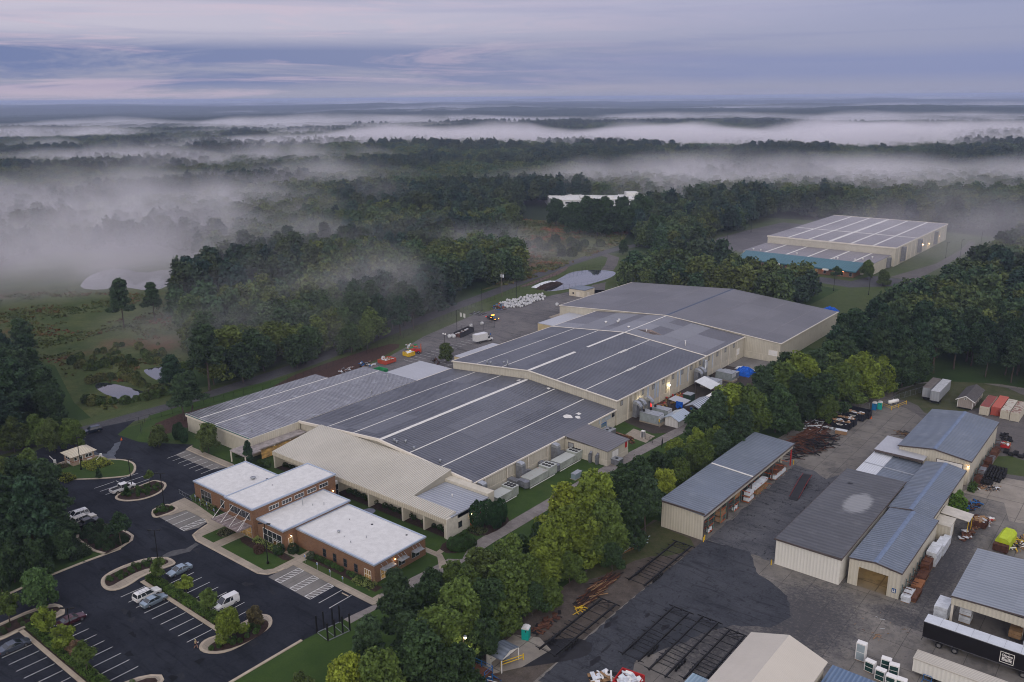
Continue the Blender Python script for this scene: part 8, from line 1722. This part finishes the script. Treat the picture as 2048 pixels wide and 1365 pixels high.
site_trees+=[(1112,452,0,'B',20,DRK,'dark tree before the lamp end of the white plant'),(1196,474,0,'B',25,DRK,'full dark tree third in the row before the white plant'),(1160,470,0,'B',22,DRK,'dark tree second in the row before the white plant'),(1230,470,0,'B',20,DRK,'lower dark tree before the middle of the white plant'),(1268,468,0,'B',23,DRK,'dark tree between the tallest ones before the white plant'),(1322,470,0,'B',21,DRK,'dark tree beside the far corner of the white plant'),(30,1165,0,'B',9,DRK,'low dark tree on the verge at the frame edge'),(75,1150,0,'B',8,DRK,'low dark tree at the foot of the tall lot pines'),(120,1120,0,'B',8,DRK,'low dark tree behind the verge shrubs'),(5,1110,0,'B',12,DRK,'dark broadleaf at the frame edge behind the lot'),(50,1030,0,'B',14,DRK,'dark broadleaf behind the lot pines'),(95,1010,0,'B',11,DRK,'dark broadleaf nearest the black gate panels'),(5,1190,0,'B',7,DRK,'small dark tree by the kerb at the frame edge')]
for(px_,py_,z,k,H,c,lab)in site_trees:x,y=G(px_,py_);pick(kk2[k],lab,x,y,H,c)
for i,(px_,py_,H,lab)in enumerate(((1007,1010+26,6.2,'tall clipped oval evergreen nearest the end wall'),(1019,1035,5.6,'clipped oval evergreen second from the end wall'),(1043,1036,5.4,'clipped oval evergreen at the back of the four'),(1034,1047,5.9,'clipped oval evergreen nearest the gravel drive'))):
 x,y=[(-109.6,123.8),(-108.9,126.4),(-107.4,128.8),(-106.6,126.2)][i];pick(OVL,lab,x,y,H,(0.022,0.050,0.020))
for px_,py_,H,lab in((356,880,4.6,'clipped dark evergreen, nearer of the pair by the wet roofed hall'),(368,886,4.4,'clipped dark evergreen beside its twin by the wet roofed hall'),(360,868,3.4,'small clipped dark evergreen behind the pair')):pick(OVL,lab,*G(px_,py_),H,(0.020,0.042,0.018))
CON=protos('cone_shrub','cone',2.6,1,81,700,4,.07,crown_name='foliage',cat='shrub')
for px_,py_,H,lab in((198,956,2.6,'dark cone shaped shrub alone on the lawn island'),(254,991,2.7,'dark cone shaped shrub at the tip of the shrub island')):pick(CON,lab,*G(px_,py_),H,(0.022,0.045,0.016))
BAL=protos('ball_shrub','ball',1.0,2,91,360,3,.05,crown_name='foliage',cat='shrub',trunk=False)
def balls(pts,group,lab,H=(.7,.95),col=(.036,.066,.018)):
 for i,(x,y)in enumerate(pts):
  r_=random.Random(int(x*100+y*37));o=place(BAL[i%2],USED,(x,y,.15),r_.random()*6,lab,group,r_.uniform(*H));k=r_.uniform(.75,1.3);tree_color(o,tuple(c*k for c in col))
def fill_poly(P,sp,seed,n=99,margin=None):
 r_=random.Random(seed);out=[]
 xs=[p[0]for p in P];ys=[p[1]for p in P]
 for x in np.arange(min(xs),max(xs),sp):
  for y in np.arange(min(ys),max(ys),sp):
   q=(x+r_.uniform(-.3,.3)*sp,y+r_.uniform(-.3,.3)*sp)
   if bool(inpoly(np.array([q[0]]),np.array([q[1]]),P)[0]):out.append(q)
 return out[:n]
balls(fill_poly(Z1((527,858),(545,835),(640,792),(740,760),(825,753),(840,764),(700,805),(600,860),(552,886)),1.3,3),'clipped round shrubs on the big oval island','small clipped round shrub on the big oval island')
balls(fill_poly(Z1((600,425),(620,440),(700,440),(790,412),(815,385),(760,375),(690,395)),1.35,4),'clipped round shrubs on the pickup island','small clipped round shrub on the island beside the pickup')
balls(fill_poly(Z1((775,520),(785,500),(830,485),(870,495),(830,518)),1.2,5),'clipped round shrubs on the small corner island','small clipped round shrub on the small corner island')
balls(fill_poly(Z1((1046,1198),(1065,1178),(1200,1105),(1302,1055),(1340,1080),(1290,1138),(1180,1190),(1060,1206)),1.4,6),'clipped round shrubs on the corner island','clipped round shrub on the island by the person')
balls(fill_poly([G(*p)for p in((-25,1282),(0,1274),(110,1228),(118,1219),(62,1229),(-25,1268))],1.4,7),'clipped round shrubs on the lower island','dark clipped round shrub on the lower island',col=(.03,.045,.018))
balls(fill_poly([(-120,45),(-117,44),(-116,52),(-119,53)],1.5,8),'clipped round shrubs on the bottom island','clipped round shrub on the island at the lower edge')
balls([(-174.5+1.6*i+.4*(i%2),69.6+1.5*j+.5*((i+j)%2))for i in range(8)for j in range(4)if(i,j)!=(5,2)],'dark round shrubs under the small island tree','dark round shrub under the small island tree',(1.0,1.5),(.022,.04,.016))
balls([(-126.2+i*1.05,94.2)for i in range(14)if i not in(8,)],'round shrubs along the low brick block','round shrub in the row along the low brick block',(.85,1.05))
balls([(-168.6,94.0),(-167.9,93.9),(-160.9,93.7),(-159.8,93.6),(-158.7,93.5),(-157.5,93.4),(-156.4,93.3)],'round shrubs before the first brick block','round shrub under the first brick block windows')
balls([(-168+i*1.5,118.0+.25*(i%2))for i in range(37)if i%8!=7],'dark shrubs in the recessed bays of the tan roofed range','dark round shrub in the bays of the tan roofed range',(.9,1.2),(.024,.045,.016))
balls([(-109.6,119.6-.9*i)for i in range(4)],'round shrubs at the corner of the end wall','round shrub at the foot of the end wall corner',(.9,1.2))
balls([(-174.5,115.2),(-172.8,115),(-171.3,115.2),(-173.8,112.5),(-171.2,112.8),(-176.5,112.4),(-178,113),(-183,114.2),(-181.6,114.8)],'loose shrubs between the walk and the hall','loose green shrub beside the covered walk',(1.1,1.7),(.034,.058,.02))
def bush(label,x,y,H,col,name='bush',lo=OVL):
 o=pick(lo,label,x,y,H,col);o.name=name;return o
for x,y,s,c,lab in((-132.0,92.9,2.0,(.022,.04,.018),'dark bush on the far side of the little side door'),(-133.9,90.9,2.1,(.028,.05,.018),'dark bush on the near side of the little side door'),(-137.4,88.6,1.9,(.075,.045,.035),'dark red brown bush on the office lawn'),(-127.3,93.6,1.5,(.045,.06,.035),'grey green bush at the corner of the low brick block'),(-129,110.6,1.4,(.02,.03,.025),'dark bush behind the low brick block'),(-126.6,110.5,1.4,(.02,.03,.025),'dark bush beside its twin behind the low brick block')):
 o=place(BAL[0],USED,(x,y,.12),x,lab,None,s);tree_color(o,c)
 if 'group' in o.keys():del o['group']
b=[]
rs=np.random.RandomState(3);lob=[(-107.6,114.4,.95,1.75,1.45),(-106.0,116.6,.95,1.7,1.45),(-106.6,114.9,.9,1.7,1.3)]
def leaf_obj(name,label,cat,lobes,n,leaf,col,kind=None,group=None,lm=None):
 rs=np.random.RandomState(len(label));cx,cy=lobes[0][0],lobes[0][1];L_=[(l[0]-cx,l[1]-cy,*l[2:])for l in lobes]
 P,D=crown_points(L_,n,rs,.93);cen=(P[:,None,:]+rs.normal(size=(len(P),3,3))*leaf*.6).reshape(-1,3);cen[:,2]=np.maximum(cen[:,2],.03)
 V=leaf_quads(cen,np.repeat(D,3,axis=0)*.7+np.array([0,0,.4]),leaf,rs);me=npmesh(name,V,np.arange(len(V)).reshape(-1,4),lm or M_LEAF);o=bpy.data.objects.new(name,me);C.objects.link(o);o.location=(cx,cy,0);o.color=(*col,1)
 return tag(o,label,cat,group,kind)
leaf_obj('hedge','big clipped heart shaped hedge beside the gravel drive','hedge',lob,5200,.075,(.026,.052,.016))
def hedge(label,x0,x1,y0,y1,h,col=(.05,.085,.018),z0=.16,loose=False,cat='hedge',name='hedge'):
 rs=np.random.RandomState(int(abs(x0*10+y0)));w,d=x1-x0,y1-y0;n=int((w*d+2*h*(w+d))*(95 if not loose else 60));u=rs.rand(n,3);P=np.empty((n,3))
 sideA=(w*d);sideB=2*h*(w+d);top=rs.rand(n)<sideA/(sideA+sideB)
 P[:,0]=u[:,0]*w;P[:,1]=u[:,1]*d;P[:,2]=h
 e=~top;q=rs.randint(0,4,n);P[e,2]=u[e,2]*h;P[e&(q==0),0]=0;P[e&(q==1),0]=w;P[e&(q==2),1]=0;P[e&(q==3),1]=d
 P+=rs.normal(size=P.shape)*(.05 if not loose else .15);P[:,2]+=(.16 if loose else .05)*np.sin(P[:,0]*2.3+P[:,1]*1.7);P[:,2]=np.maximum(P[:,2],.02)
 V=leaf_quads(P,np.array([0,0,.5])+np.zeros((n,3)),.075 if not loose else .1,rs);me=npmesh(name,V,np.arange(len(V)).reshape(-1,4),M_LEAF);o=bpy.data.objects.new(name,me);C.objects.link(o);o.location=(x0,y0,z0);o.color=(*col,1)
 b=MB();b.box(.12,w-.12,.12,d-.12,0,max(.08,h-.12));c=b.build('hedge_core',mat('hedge_core',(.012,.02,.008),1.0),o);return tag(o,label,cat)
for i,(xa,xb)in enumerate(((-145.6,-140.0),(-139.2,-135.2),(-134.4,-130.6),(-129.8,-126.2),(-125.4,-122.8))):hedge(['hedge block nearest the oval island','hedge block second from the oval island','hedge block in the middle of the upper median','hedge block before the white van','short hedge block at the end of the upper median'][i],xa,xb,68.9,70.7,.95)
for i,(xa,xb)in enumerate(((-147.2,-141.6),(-140.8,-136.0),(-135.2,-130.4),(-129.4,-124.6),(-123.8,-119))):hedge(['hedge block at the start of the lower median','hedge block second along the lower median','hedge block third along the lower median','hedge block fourth along the lower median','hedge block cut by the lower edge'][i],xa,xb,47.9,49.6,.95)
hedge('pale green shaggy planting under the first brick windows',-166.6,-161.6,93.5,94.3,.5,(.12,.15,.05),.14,True,'planting','planting_bed');hedge('pale green shaggy planting before the glazed brick block',-142.0,-135.4,90.4,91.8,.6,(.13,.16,.05),.14,True,'planting','planting_bed')
hedge('pale green planting wrapping the brick corner by the lit windows',-114.2,-109.6,92.9,94.9,.5,(.13,.16,.05),.14,True,'planting','planting_bed');hedge('yellow green planting along the gatehouse side of the lawn island',-209.5,-203.5,86.8,92.2,.5,(.15,.17,.03),.16,True,'planting','planting_bed')
hedge('yellow green planting in the fenced corner of the lawn island',-206.2,-201.8,79.6,82.4,.6,(.14,.16,.03),.16,True,'planting','planting_bed');hedge('mixed flowers by the entrance walk',-151.0,-148.6,88.0,90.6,.4,(.10,.10,.06),.15,True,'planting','planting_bed')
hedge('silvery flower planting at the foot of the oval evergreens',-110.6,-107,121.4,124,.4,(.07,.085,.04),.06,True,'planting','planting_bed');hedge('dark shrub mass on the verge below the big pines',-180,-163.6,63.5,67.4,1.6,(.022,.036,.016),0,True,'shrub mass','verge_shrubs');hedge('low brown planting on the gatehouse island tip',-213.2,-210.6,82.4,84.6,.35,(.09,.075,.04),.16,True,'planting','planting_bed')
pick(BRO,'small bright tree growing against the rear workshop wall',-31.6,192.2,6.0,(.06,.11,.02))
for i,(x,y)in enumerate(((-32.2,206.2),(-32.0,207.4))):hedge(['weeds at the workshop corner','weeds below the warehouse lamp'][i],x,x+1.2,y,y+1.2,1.2+i*.5,(.05,.09,.02),0,True,'weeds','weed_clump')
MS=protos('meadow_shrub','ball',1.6,2,121,260,4,.16,crown_name='foliage',cat='shrub',trunk=False)
rm=random.Random(77)
def shrubs(n,poly,lab,grp,cols,hs=(1,2.4)):
 xs=[p[0]for p in poly];ys=[p[1]for p in poly];k=0
 while k<n:
  x,y=rm.uniform(min(xs),max(xs)),rm.uniform(min(ys),max(ys))
  if not bool(inpoly(np.array([x]),np.array([y]),poly)[0]):continue
  k+=1;o=place(MS[k%2],USED,(x,y,-.1),rm.random()*6,lab,grp,rm.uniform(*hs));tree_color(o,rm.choice(cols))
gc=[(.045,.07,.022),(.06,.085,.025),(.035,.055,.02),(.08,.09,.03)]
shrubs(70,pxp((165,800),(250,808),(300,800),(340,790),(330,776),(260,806),(180,812)),'low green shrub in the thicket below the ponds','green shrubs below the ponds',gc,(.8,1.7))
shrubs(60,pxp((170,765),(260,745),(300,778),(275,772),(240,757),(180,768)),'low green shrub between the two ponds','green shrubs round the ponds',[(.07,.085,.025),(.09,.095,.035),(.05,.07,.025)],(.7,1.5))
shrubs(60,pxp((120,730),(240,690),(340,690),(330,725),(200,745)),'scattered shrub in the misty meadow','scattered shrubs of the misty meadow',gc,(.7,1.8))
shrubs(24,[(-330,400),(-300,392),(-272,400),(-285,440),(-330,440)],'dark shrub in the wild meadow thicket','dark shrubs of the wild meadow',[(.035,.05,.02),(.045,.06,.024)],(1.5,3.4))
# woods
CLEAR=[[(-233,-60),(-231,60),(-236,100),(-233,148),(-229,200),(-238,248),(-259,290),(-262,331),(-276,352),(-330,400),(-398,504),(-312,524),(-262,470),(-262,620),(-170,632),(-86,612),(-84,486),(-92,416),(-95,384),(-90,347),(-90,290),(-96,262),(-78,250),(-74,249),(-63,272),(-61,290),(-42,298),(0,300),(120,330),(120,-60)],[(-232,82),(-262,97),(-305,116),(-349,112),(-400,120),(-480,140),(-540,230),(-480,262),(-410,262),(-372,212),(-330,184),(-280,162),(-242,146)],[(-446,565),(-350,660),(-285,612),(-305,515),(-398,500)],]
TREES_IN_CLEAR=[[(-216,346),(-214,425),(-196,424),(-194,398),(-136,384),(-126,374),(-127,345)],[(-262,448),(-312,520),(-330,590),(-262,640),(-245,600),(-240,520),(-238,440)],]
def forest_ok(x,y):
 c=np.zeros(np.shape(x),bool)
 for P in CLEAR:c|=inpoly(x,y,P)
 for P in TREES_IN_CLEAR:c&=~inpoly(x,y,P)
 return~c
def scatter(r0,r1,sp,seed,half=0.76):
 rs=np.random.RandomState(seed)
 a=YAW+np.linspace(-half,half,10);xs=np.concatenate([-np.sin(a)*r0*0.9,-np.sin(a)*r1]);ys=np.concatenate([np.cos(a)*r0*0.9,np.cos(a)*r1])
 gx,gy=np.meshgrid(np.arange(xs.min(),xs.max(),sp),np.arange(ys.min(),ys.max(),sp*0.87));gx[::2]+=sp/2
 x=(gx+rs.uniform(-.38,.38,gx.shape)*sp).ravel();y=(gy+rs.uniform(-.38,.38,gx.shape)*sp).ravel()
 d=np.hypot(x,y);an=np.arctan2(-x,y)-YAW;an=(an+np.pi)%(2*np.pi)-np.pi
 k=(d>r0)&(d<r1)&(np.abs(an)<half)&forest_ok(x,y)
 x,y,d=x[k],y[k],d[k]
 k=(d<620)|(fbm(x/190+5,y/190+2)>0.30)
 return x[k],y[k],d[k],rs
F_PROTO=[]
def build_forest():
 near=[make_tree('broadleaf_tree','broad',15,101+i,1300,5,0.30)for i in range(4)]+[make_tree('pine_tree','pine',18,151+i,1100,6,0.24)for i in range(3)]
 x,y,d,rs=scatter(200,620,8.2,11)
 order=np.argsort(d)
 pts=[]
 for i in order:
  v=Vector((x[i],y[i],12-CAM_H));w=v.dot(_f)
  px=1024+CAM_F*v.dot(_r)/w;py=682.5-CAM_F*v.dot(_u)/w
  if-60<px<2110 and py<1440:pts.append(i)
 n_ind=N_FOREST_SINGLE
 cols=[(0.042,0.068,0.026),(0.034,0.055,0.026),(0.060,0.085,0.026),(0.030,0.050,0.026),(0.046,0.070,0.034),(0.072,0.094,0.028)]
 pcol=[(0.026,0.048,0.024),(0.032,0.052,0.026),(0.022,0.042,0.024)]
 for q,i in enumerate(pts[:n_ind]):
  pine=fbm(x[i]/60,y[i]/60)>0.52
  pr=near[4+rs.randint(3)]if pine else near[rs.randint(4)]
  lab,grp=(('tall dark pine with bare lower trunk in the wood beside the yard and halls','pines of the surrounding wood')if pine else('full leafy green broadleaf tree in the wood beside the yard and halls','broadleaf trees of the surrounding wood'))
  sc_=rs.uniform(0.72,1.12);ci_=rs.randint(3 if pine else 6)
  if x[i]>-110:where='among the old trailers' if y[i]<312 and x[i]>-75 else 'on the slope above the skips' if y[i]<340 else 'on the slope towards the far hall' if y[i]<430 else 'high on the far slope'
  elif y[i]>340:where='between the largest hall and the far hall'
  elif y[i]<175:where='by the road near the wet roofed hall'
  elif y[i]<230:where='across the road from the pine straw'
  else:where='across the road from the rear lot'
  lab='%s %s %s in woods %s'%('towering' if sc_>1.0 else 'low' if sc_<.82 else 'middling',('bright green','dark green','fresh green','deep green','soft green','yellowish green')[ci_]if not pine else('green','grey green','blackish')[ci_],'bare trunked pine' if pine else 'leafy tree',where)
  o=place(pr,USED,(x[i],y[i],0),rs.rand()*6.28,lab,grp,sc_)
  o.scale=(o.scale[0]*rs.uniform(.95,1.3),o.scale[1]*rs.uniform(.95,1.3),o.scale[2]*rs.uniform(.88,1.08));tree_color(o,pcol[ci_]if pine else cols[ci_])
 rest=set(pts[:n_ind])
 keep=np.array([i not in rest for i in range(len(x))])
 X=[x[keep]];Y=[y[keep]];S=[rs.uniform(0.72,1.12,keep.sum())];K=[(fbm(x[keep]/60,y[keep]/60)>0.52)]
 for r0,r1,sp,sc,seed in((620,1300,9.0,1.08,21),(1300,2650,12.0,1.35,22)):
  a,b,d,r2=scatter(r0,r1,sp,seed,0.76);X.append(a);Y.append(b);S.append(r2.uniform(0.75,1.18,len(a))*sc);K.append(fbm(a/120,b/120)>0.56)
 X=np.concatenate(X);Y=np.concatenate(Y);S=np.concatenate(S);K=np.concatenate(K)
 pc=bpy.data.collections.new('wood_source')
 for i in range(7):
  kind='broad' if i<4 else 'pine';H=15 if i<4 else 17.5
  r_=np.random.RandomState(300+i);V,F,lobes=make_crown(kind,H,r_,420,3,0.62)
  me=npmesh('wood_tree',V,F,M_FLEAF if i<4 else M_FPINE)
  o=bpy.data.objects.new('wood_tree_%s'%'abcdefg'[i],me);pc.objects.link(o)
 me=bpy.data.meshes.new('forest');me.vertices.add(len(X))
 me.vertices.foreach_set('co',np.stack([X,Y,terrain(X,Y)-0.4],-1).astype(np.float32).ravel())
 r3=np.random.RandomState(9)
 for nm,dat,ty in(('sc',S,'FLOAT'),('rot',r3.rand(len(X))*6.28,'FLOAT'),('pick',np.where(K,4+r3.randint(0,3,len(X)),r3.randint(0,4,len(X))),'INT')):
  at=me.attributes.new(nm,ty,'POINT');at.data.foreach_set('value',dat.astype(np.int32 if ty=='INT' else np.float32))
 me.update();fo=bpy.data.objects.new('forest',me);C.objects.link(fo)
 tag(fo,'unbroken mixed woodland of pines and broadleaf trees beyond the site','forest',kind='stuff')
 ng=bpy.data.node_groups.new('forest_scatter','GeometryNodeTree')
 ng.interface.new_socket('Geometry',in_out='INPUT',socket_type='NodeSocketGeometry');ng.interface.new_socket('Geometry',in_out='OUTPUT',socket_type='NodeSocketGeometry')
 gi=ng.nodes.new('NodeGroupInput');go=ng.nodes.new('NodeGroupOutput')
 ci=ng.nodes.new('GeometryNodeCollectionInfo');ci.inputs['Collection'].default_value=pc;ci.inputs['Separate Children'].default_value=True;ci.inputs['Reset Children'].default_value=True
 ip=ng.nodes.new('GeometryNodeInstanceOnPoints');ip.inputs['Pick Instance'].default_value=True
 def attr(nm,ty):
  a=ng.nodes.new('GeometryNodeInputNamedAttribute');a.data_type=ty;a.inputs['Name'].default_value=nm;return a.outputs['Attribute']
 L=ng.links.new
 L(gi.outputs[0],ip.inputs['Points']);L(ci.outputs[0],ip.inputs['Instance'])
 L(attr('pick','INT'),ip.inputs['Instance Index']);L(attr('sc','FLOAT'),ip.inputs['Scale'])
 cx=ng.nodes.new('ShaderNodeCombineXYZ');L(attr('rot','FLOAT'),cx.inputs[2]);L(cx.outputs[0],ip.inputs['Rotation'])
 L(ip.outputs[0],go.inputs[0])
 md=fo.modifiers.new('scatter','NODES');md.node_group=ng
 print('forest points',len(X),'single',min(n_ind,len(pts)),'in frame near',len(pts))
N_FOREST_SINGLE=150
build_forest()
# haze and fog
def haze_box():
 b=MB();b.box(-30000,30000,-30000,30000,-75,95)
 o=b.build('haze',NT('haze').m);m=o.data.materials[0];nt=m.node_tree;nt.nodes.clear()
 v=nt.nodes.new('ShaderNodeVolumePrincipled');v.inputs['Color'].default_value=(0.62,0.71,1.0,1);v.inputs['Density'].default_value=HAZE_D;v.inputs['Anisotropy'].default_value=0.2
 out=nt.nodes.new('ShaderNodeOutputMaterial');nt.links.new(v.outputs[0],out.inputs['Volume'])
 tag(o,'thin blue morning haze over the whole valley','haze',kind='stuff')
HAZE_D=0.00013
def fog_bank(name,dist,side,size,z0,z1,dens,label,seed=1.0,sc=1.0,thr=(0.35,0.7),rot=0.0,soft=0.35,det=4,lo_=0.5):
 """a bank of drifting ground fog: density from stretched noise, thinning upwards and towards its rim"""
 x,y=FWD(dist,side);b=MB();b.box(-1,1,-1,1,-1,1)
 n=NT(name);m=n.m;nt=m.node_tree
 o=b.build('fog_bank',m);o.location=(x,y,(z0+z1)/2);o.scale=(size[0]/2,size[1]/2,(z1-z0)/2);o.rotation_euler=(0,0,YAW+rot)
 X,Y,Z=n.xyz(n.tc.outputs['Object'])
 r2=n.math('ADD',n.math('MULTIPLY',X,X),n.math('MULTIPLY',Y,Y))
 nz=n.noise(0.011*sc,det,0.55,stretch=(1,1,1.6),dist=0.6)
 big=n.noise(0.0045*sc,2,0.5,stretch=(1,1,1))
 w=n.n('ShaderNodeVectorMath',operation='ADD');n.L.new(n.pos,w.inputs[0]);w.inputs[1].default_value=(seed*1000,seed*733,0)
 for l in list(nt.links):
  if l.to_node.type=='VECT_MATH' and l.to_node!=w and l.from_node.type=='NEW_GEOMETRY':n.L.new(w.outputs[0],l.to_socket)
 rim=n.ramp(n.math('SUBTRACT',1.0,r2),[(0.0,0.0),(soft*2,1.0)])
 up=n.math('ADD',n.math('MULTIPLY',Z,0.5),0.5)
 lid=n.math('SUBTRACT',n.math('MULTIPLY',n.ramp(big,[(0.34,lo_),(0.66,1.0)]),rim),up)
 body=n.ramp(lid,[(0.0,0.0),(0.42,1.0)])
 f=n.ramp(nz,[(thr[0],0.0),(thr[1],1.0)])
 dn=n.math('MULTIPLY',n.math('MULTIPLY',body,f),dens)
 v=n.n('ShaderNodeVolumePrincipled');v.inputs['Color'].default_value=(0.93,0.905,0.96,1);v.inputs['Anisotropy'].default_value=0.0
 n.L.new(dn,v.inputs['Density']);n.N.remove(n.p);n.L.new(v.outputs[0],n.out.inputs['Volume'])
 tag(o,label,'fog',kind='stuff')
 return o
haze_box()
fog_bank('fog_plume',500,-275,(330,300),-6,66,0.015,'thick grey fog billowing up over the lake at the frame edge',1.3,1.4,(0.33,0.58),soft=0.3,lo_=0.25,det=7)
fog_bank('fog_lake',610,-340,(560,300),-6,54,0.010,'wide grey fog sheet spreading behind the lake',1.9,1.0,(0.32,0.62),soft=0.3,lo_=0.3,det=6)
fog_bank('fog_wisp',470,-100,(380,130),-6,44,0.016,'thin fog wisp trailing over the pines beside the road',2.7,1.8,(0.40,0.66),rot=0.15,det=6)
fog_bank('fog_wisp',660,-190,(360,130),-6,46,0.013,'faint mist over the woods behind the wild meadow',4.2,1.6,(0.42,0.68),det=6)
fog_bank('fog_wisp',335,-90,(190,140),-6,38,0.010,'mist caught in the pines beside the wet roofed hall',5.9,2.0,(0.38,0.66),det=6)
fog_bank('fog_wisp',770,290,(280,120),-6,60,0.011,'mist drifting off the woods behind the far hall',6.4,1.8,(0.44,0.68),det=6)
fog_bank('fog_wisp',480,250,(340,200),-6,46,0.007,'mist over the woods on the slope beside the far hall',8.3,1.6,(0.40,0.66),det=6)
fog_bank('fog_band',1560,500,(2700,520),-14,52,0.03,'long pale fog band in the woods beyond the far hall',12.1,0.9,(0.26,0.52),soft=0.3,lo_=0.6,det=6)
fog_bank('fog_band',800,330,(980,260),-8,50,0.018,'pale fog band in the woods just beyond the far hall',9.4,1.1,(0.30,0.56),soft=0.35,lo_=0.55,det=6)
fog_bank('fog_band',840,-230,(520,170),-8,46,0.014,'pale fog pocket in the woods behind the white plant',10.7,1.4,(0.34,0.6),soft=0.35,lo_=0.5,det=6)
fog_bank('fog_band',1080,-420,(900,300),-12,48,0.022,'pale fog band winding through the woods behind the lake',3.1,1.2,(0.40,0.62),soft=0.3,lo_=0.55,rot=-0.1,det=6)
fog_bank('fog_band',1500,-150,(2300,380),-16,46,0.022,'broken mist hanging between the wooded rises',14.6,0.9,(0.42,0.62),soft=0.3,lo_=0.5,det=6)
fog_bank('fog_valley',2000,-900,(2400,700),-18,42,0.015,'white fog pool in front of the distant valley',3.6,0.5,(0.34,0.58),soft=0.3,lo_=0.5,det=6)
fog_bank('fog_valley',2900,0,(7400,1900),-24,46,0.011,'broad white fog filling the distant valley',13.7,0.34,(0.36,0.60),soft=0.4,lo_=0.5,det=6)
fog_bank('fog_valley',6200,1800,(9000,2400),-30,44,0.004,'thin white fog streaks beyond the distant valley',5.7,0.14,(0.44,0.62),soft=0.2,det=5)
fog_bank('fog_valley',15500,0,(30000,9000),-40,74,0.0018,'white mist lying along the far horizon',7.7,0.06,(0.42,0.6),soft=0.2)
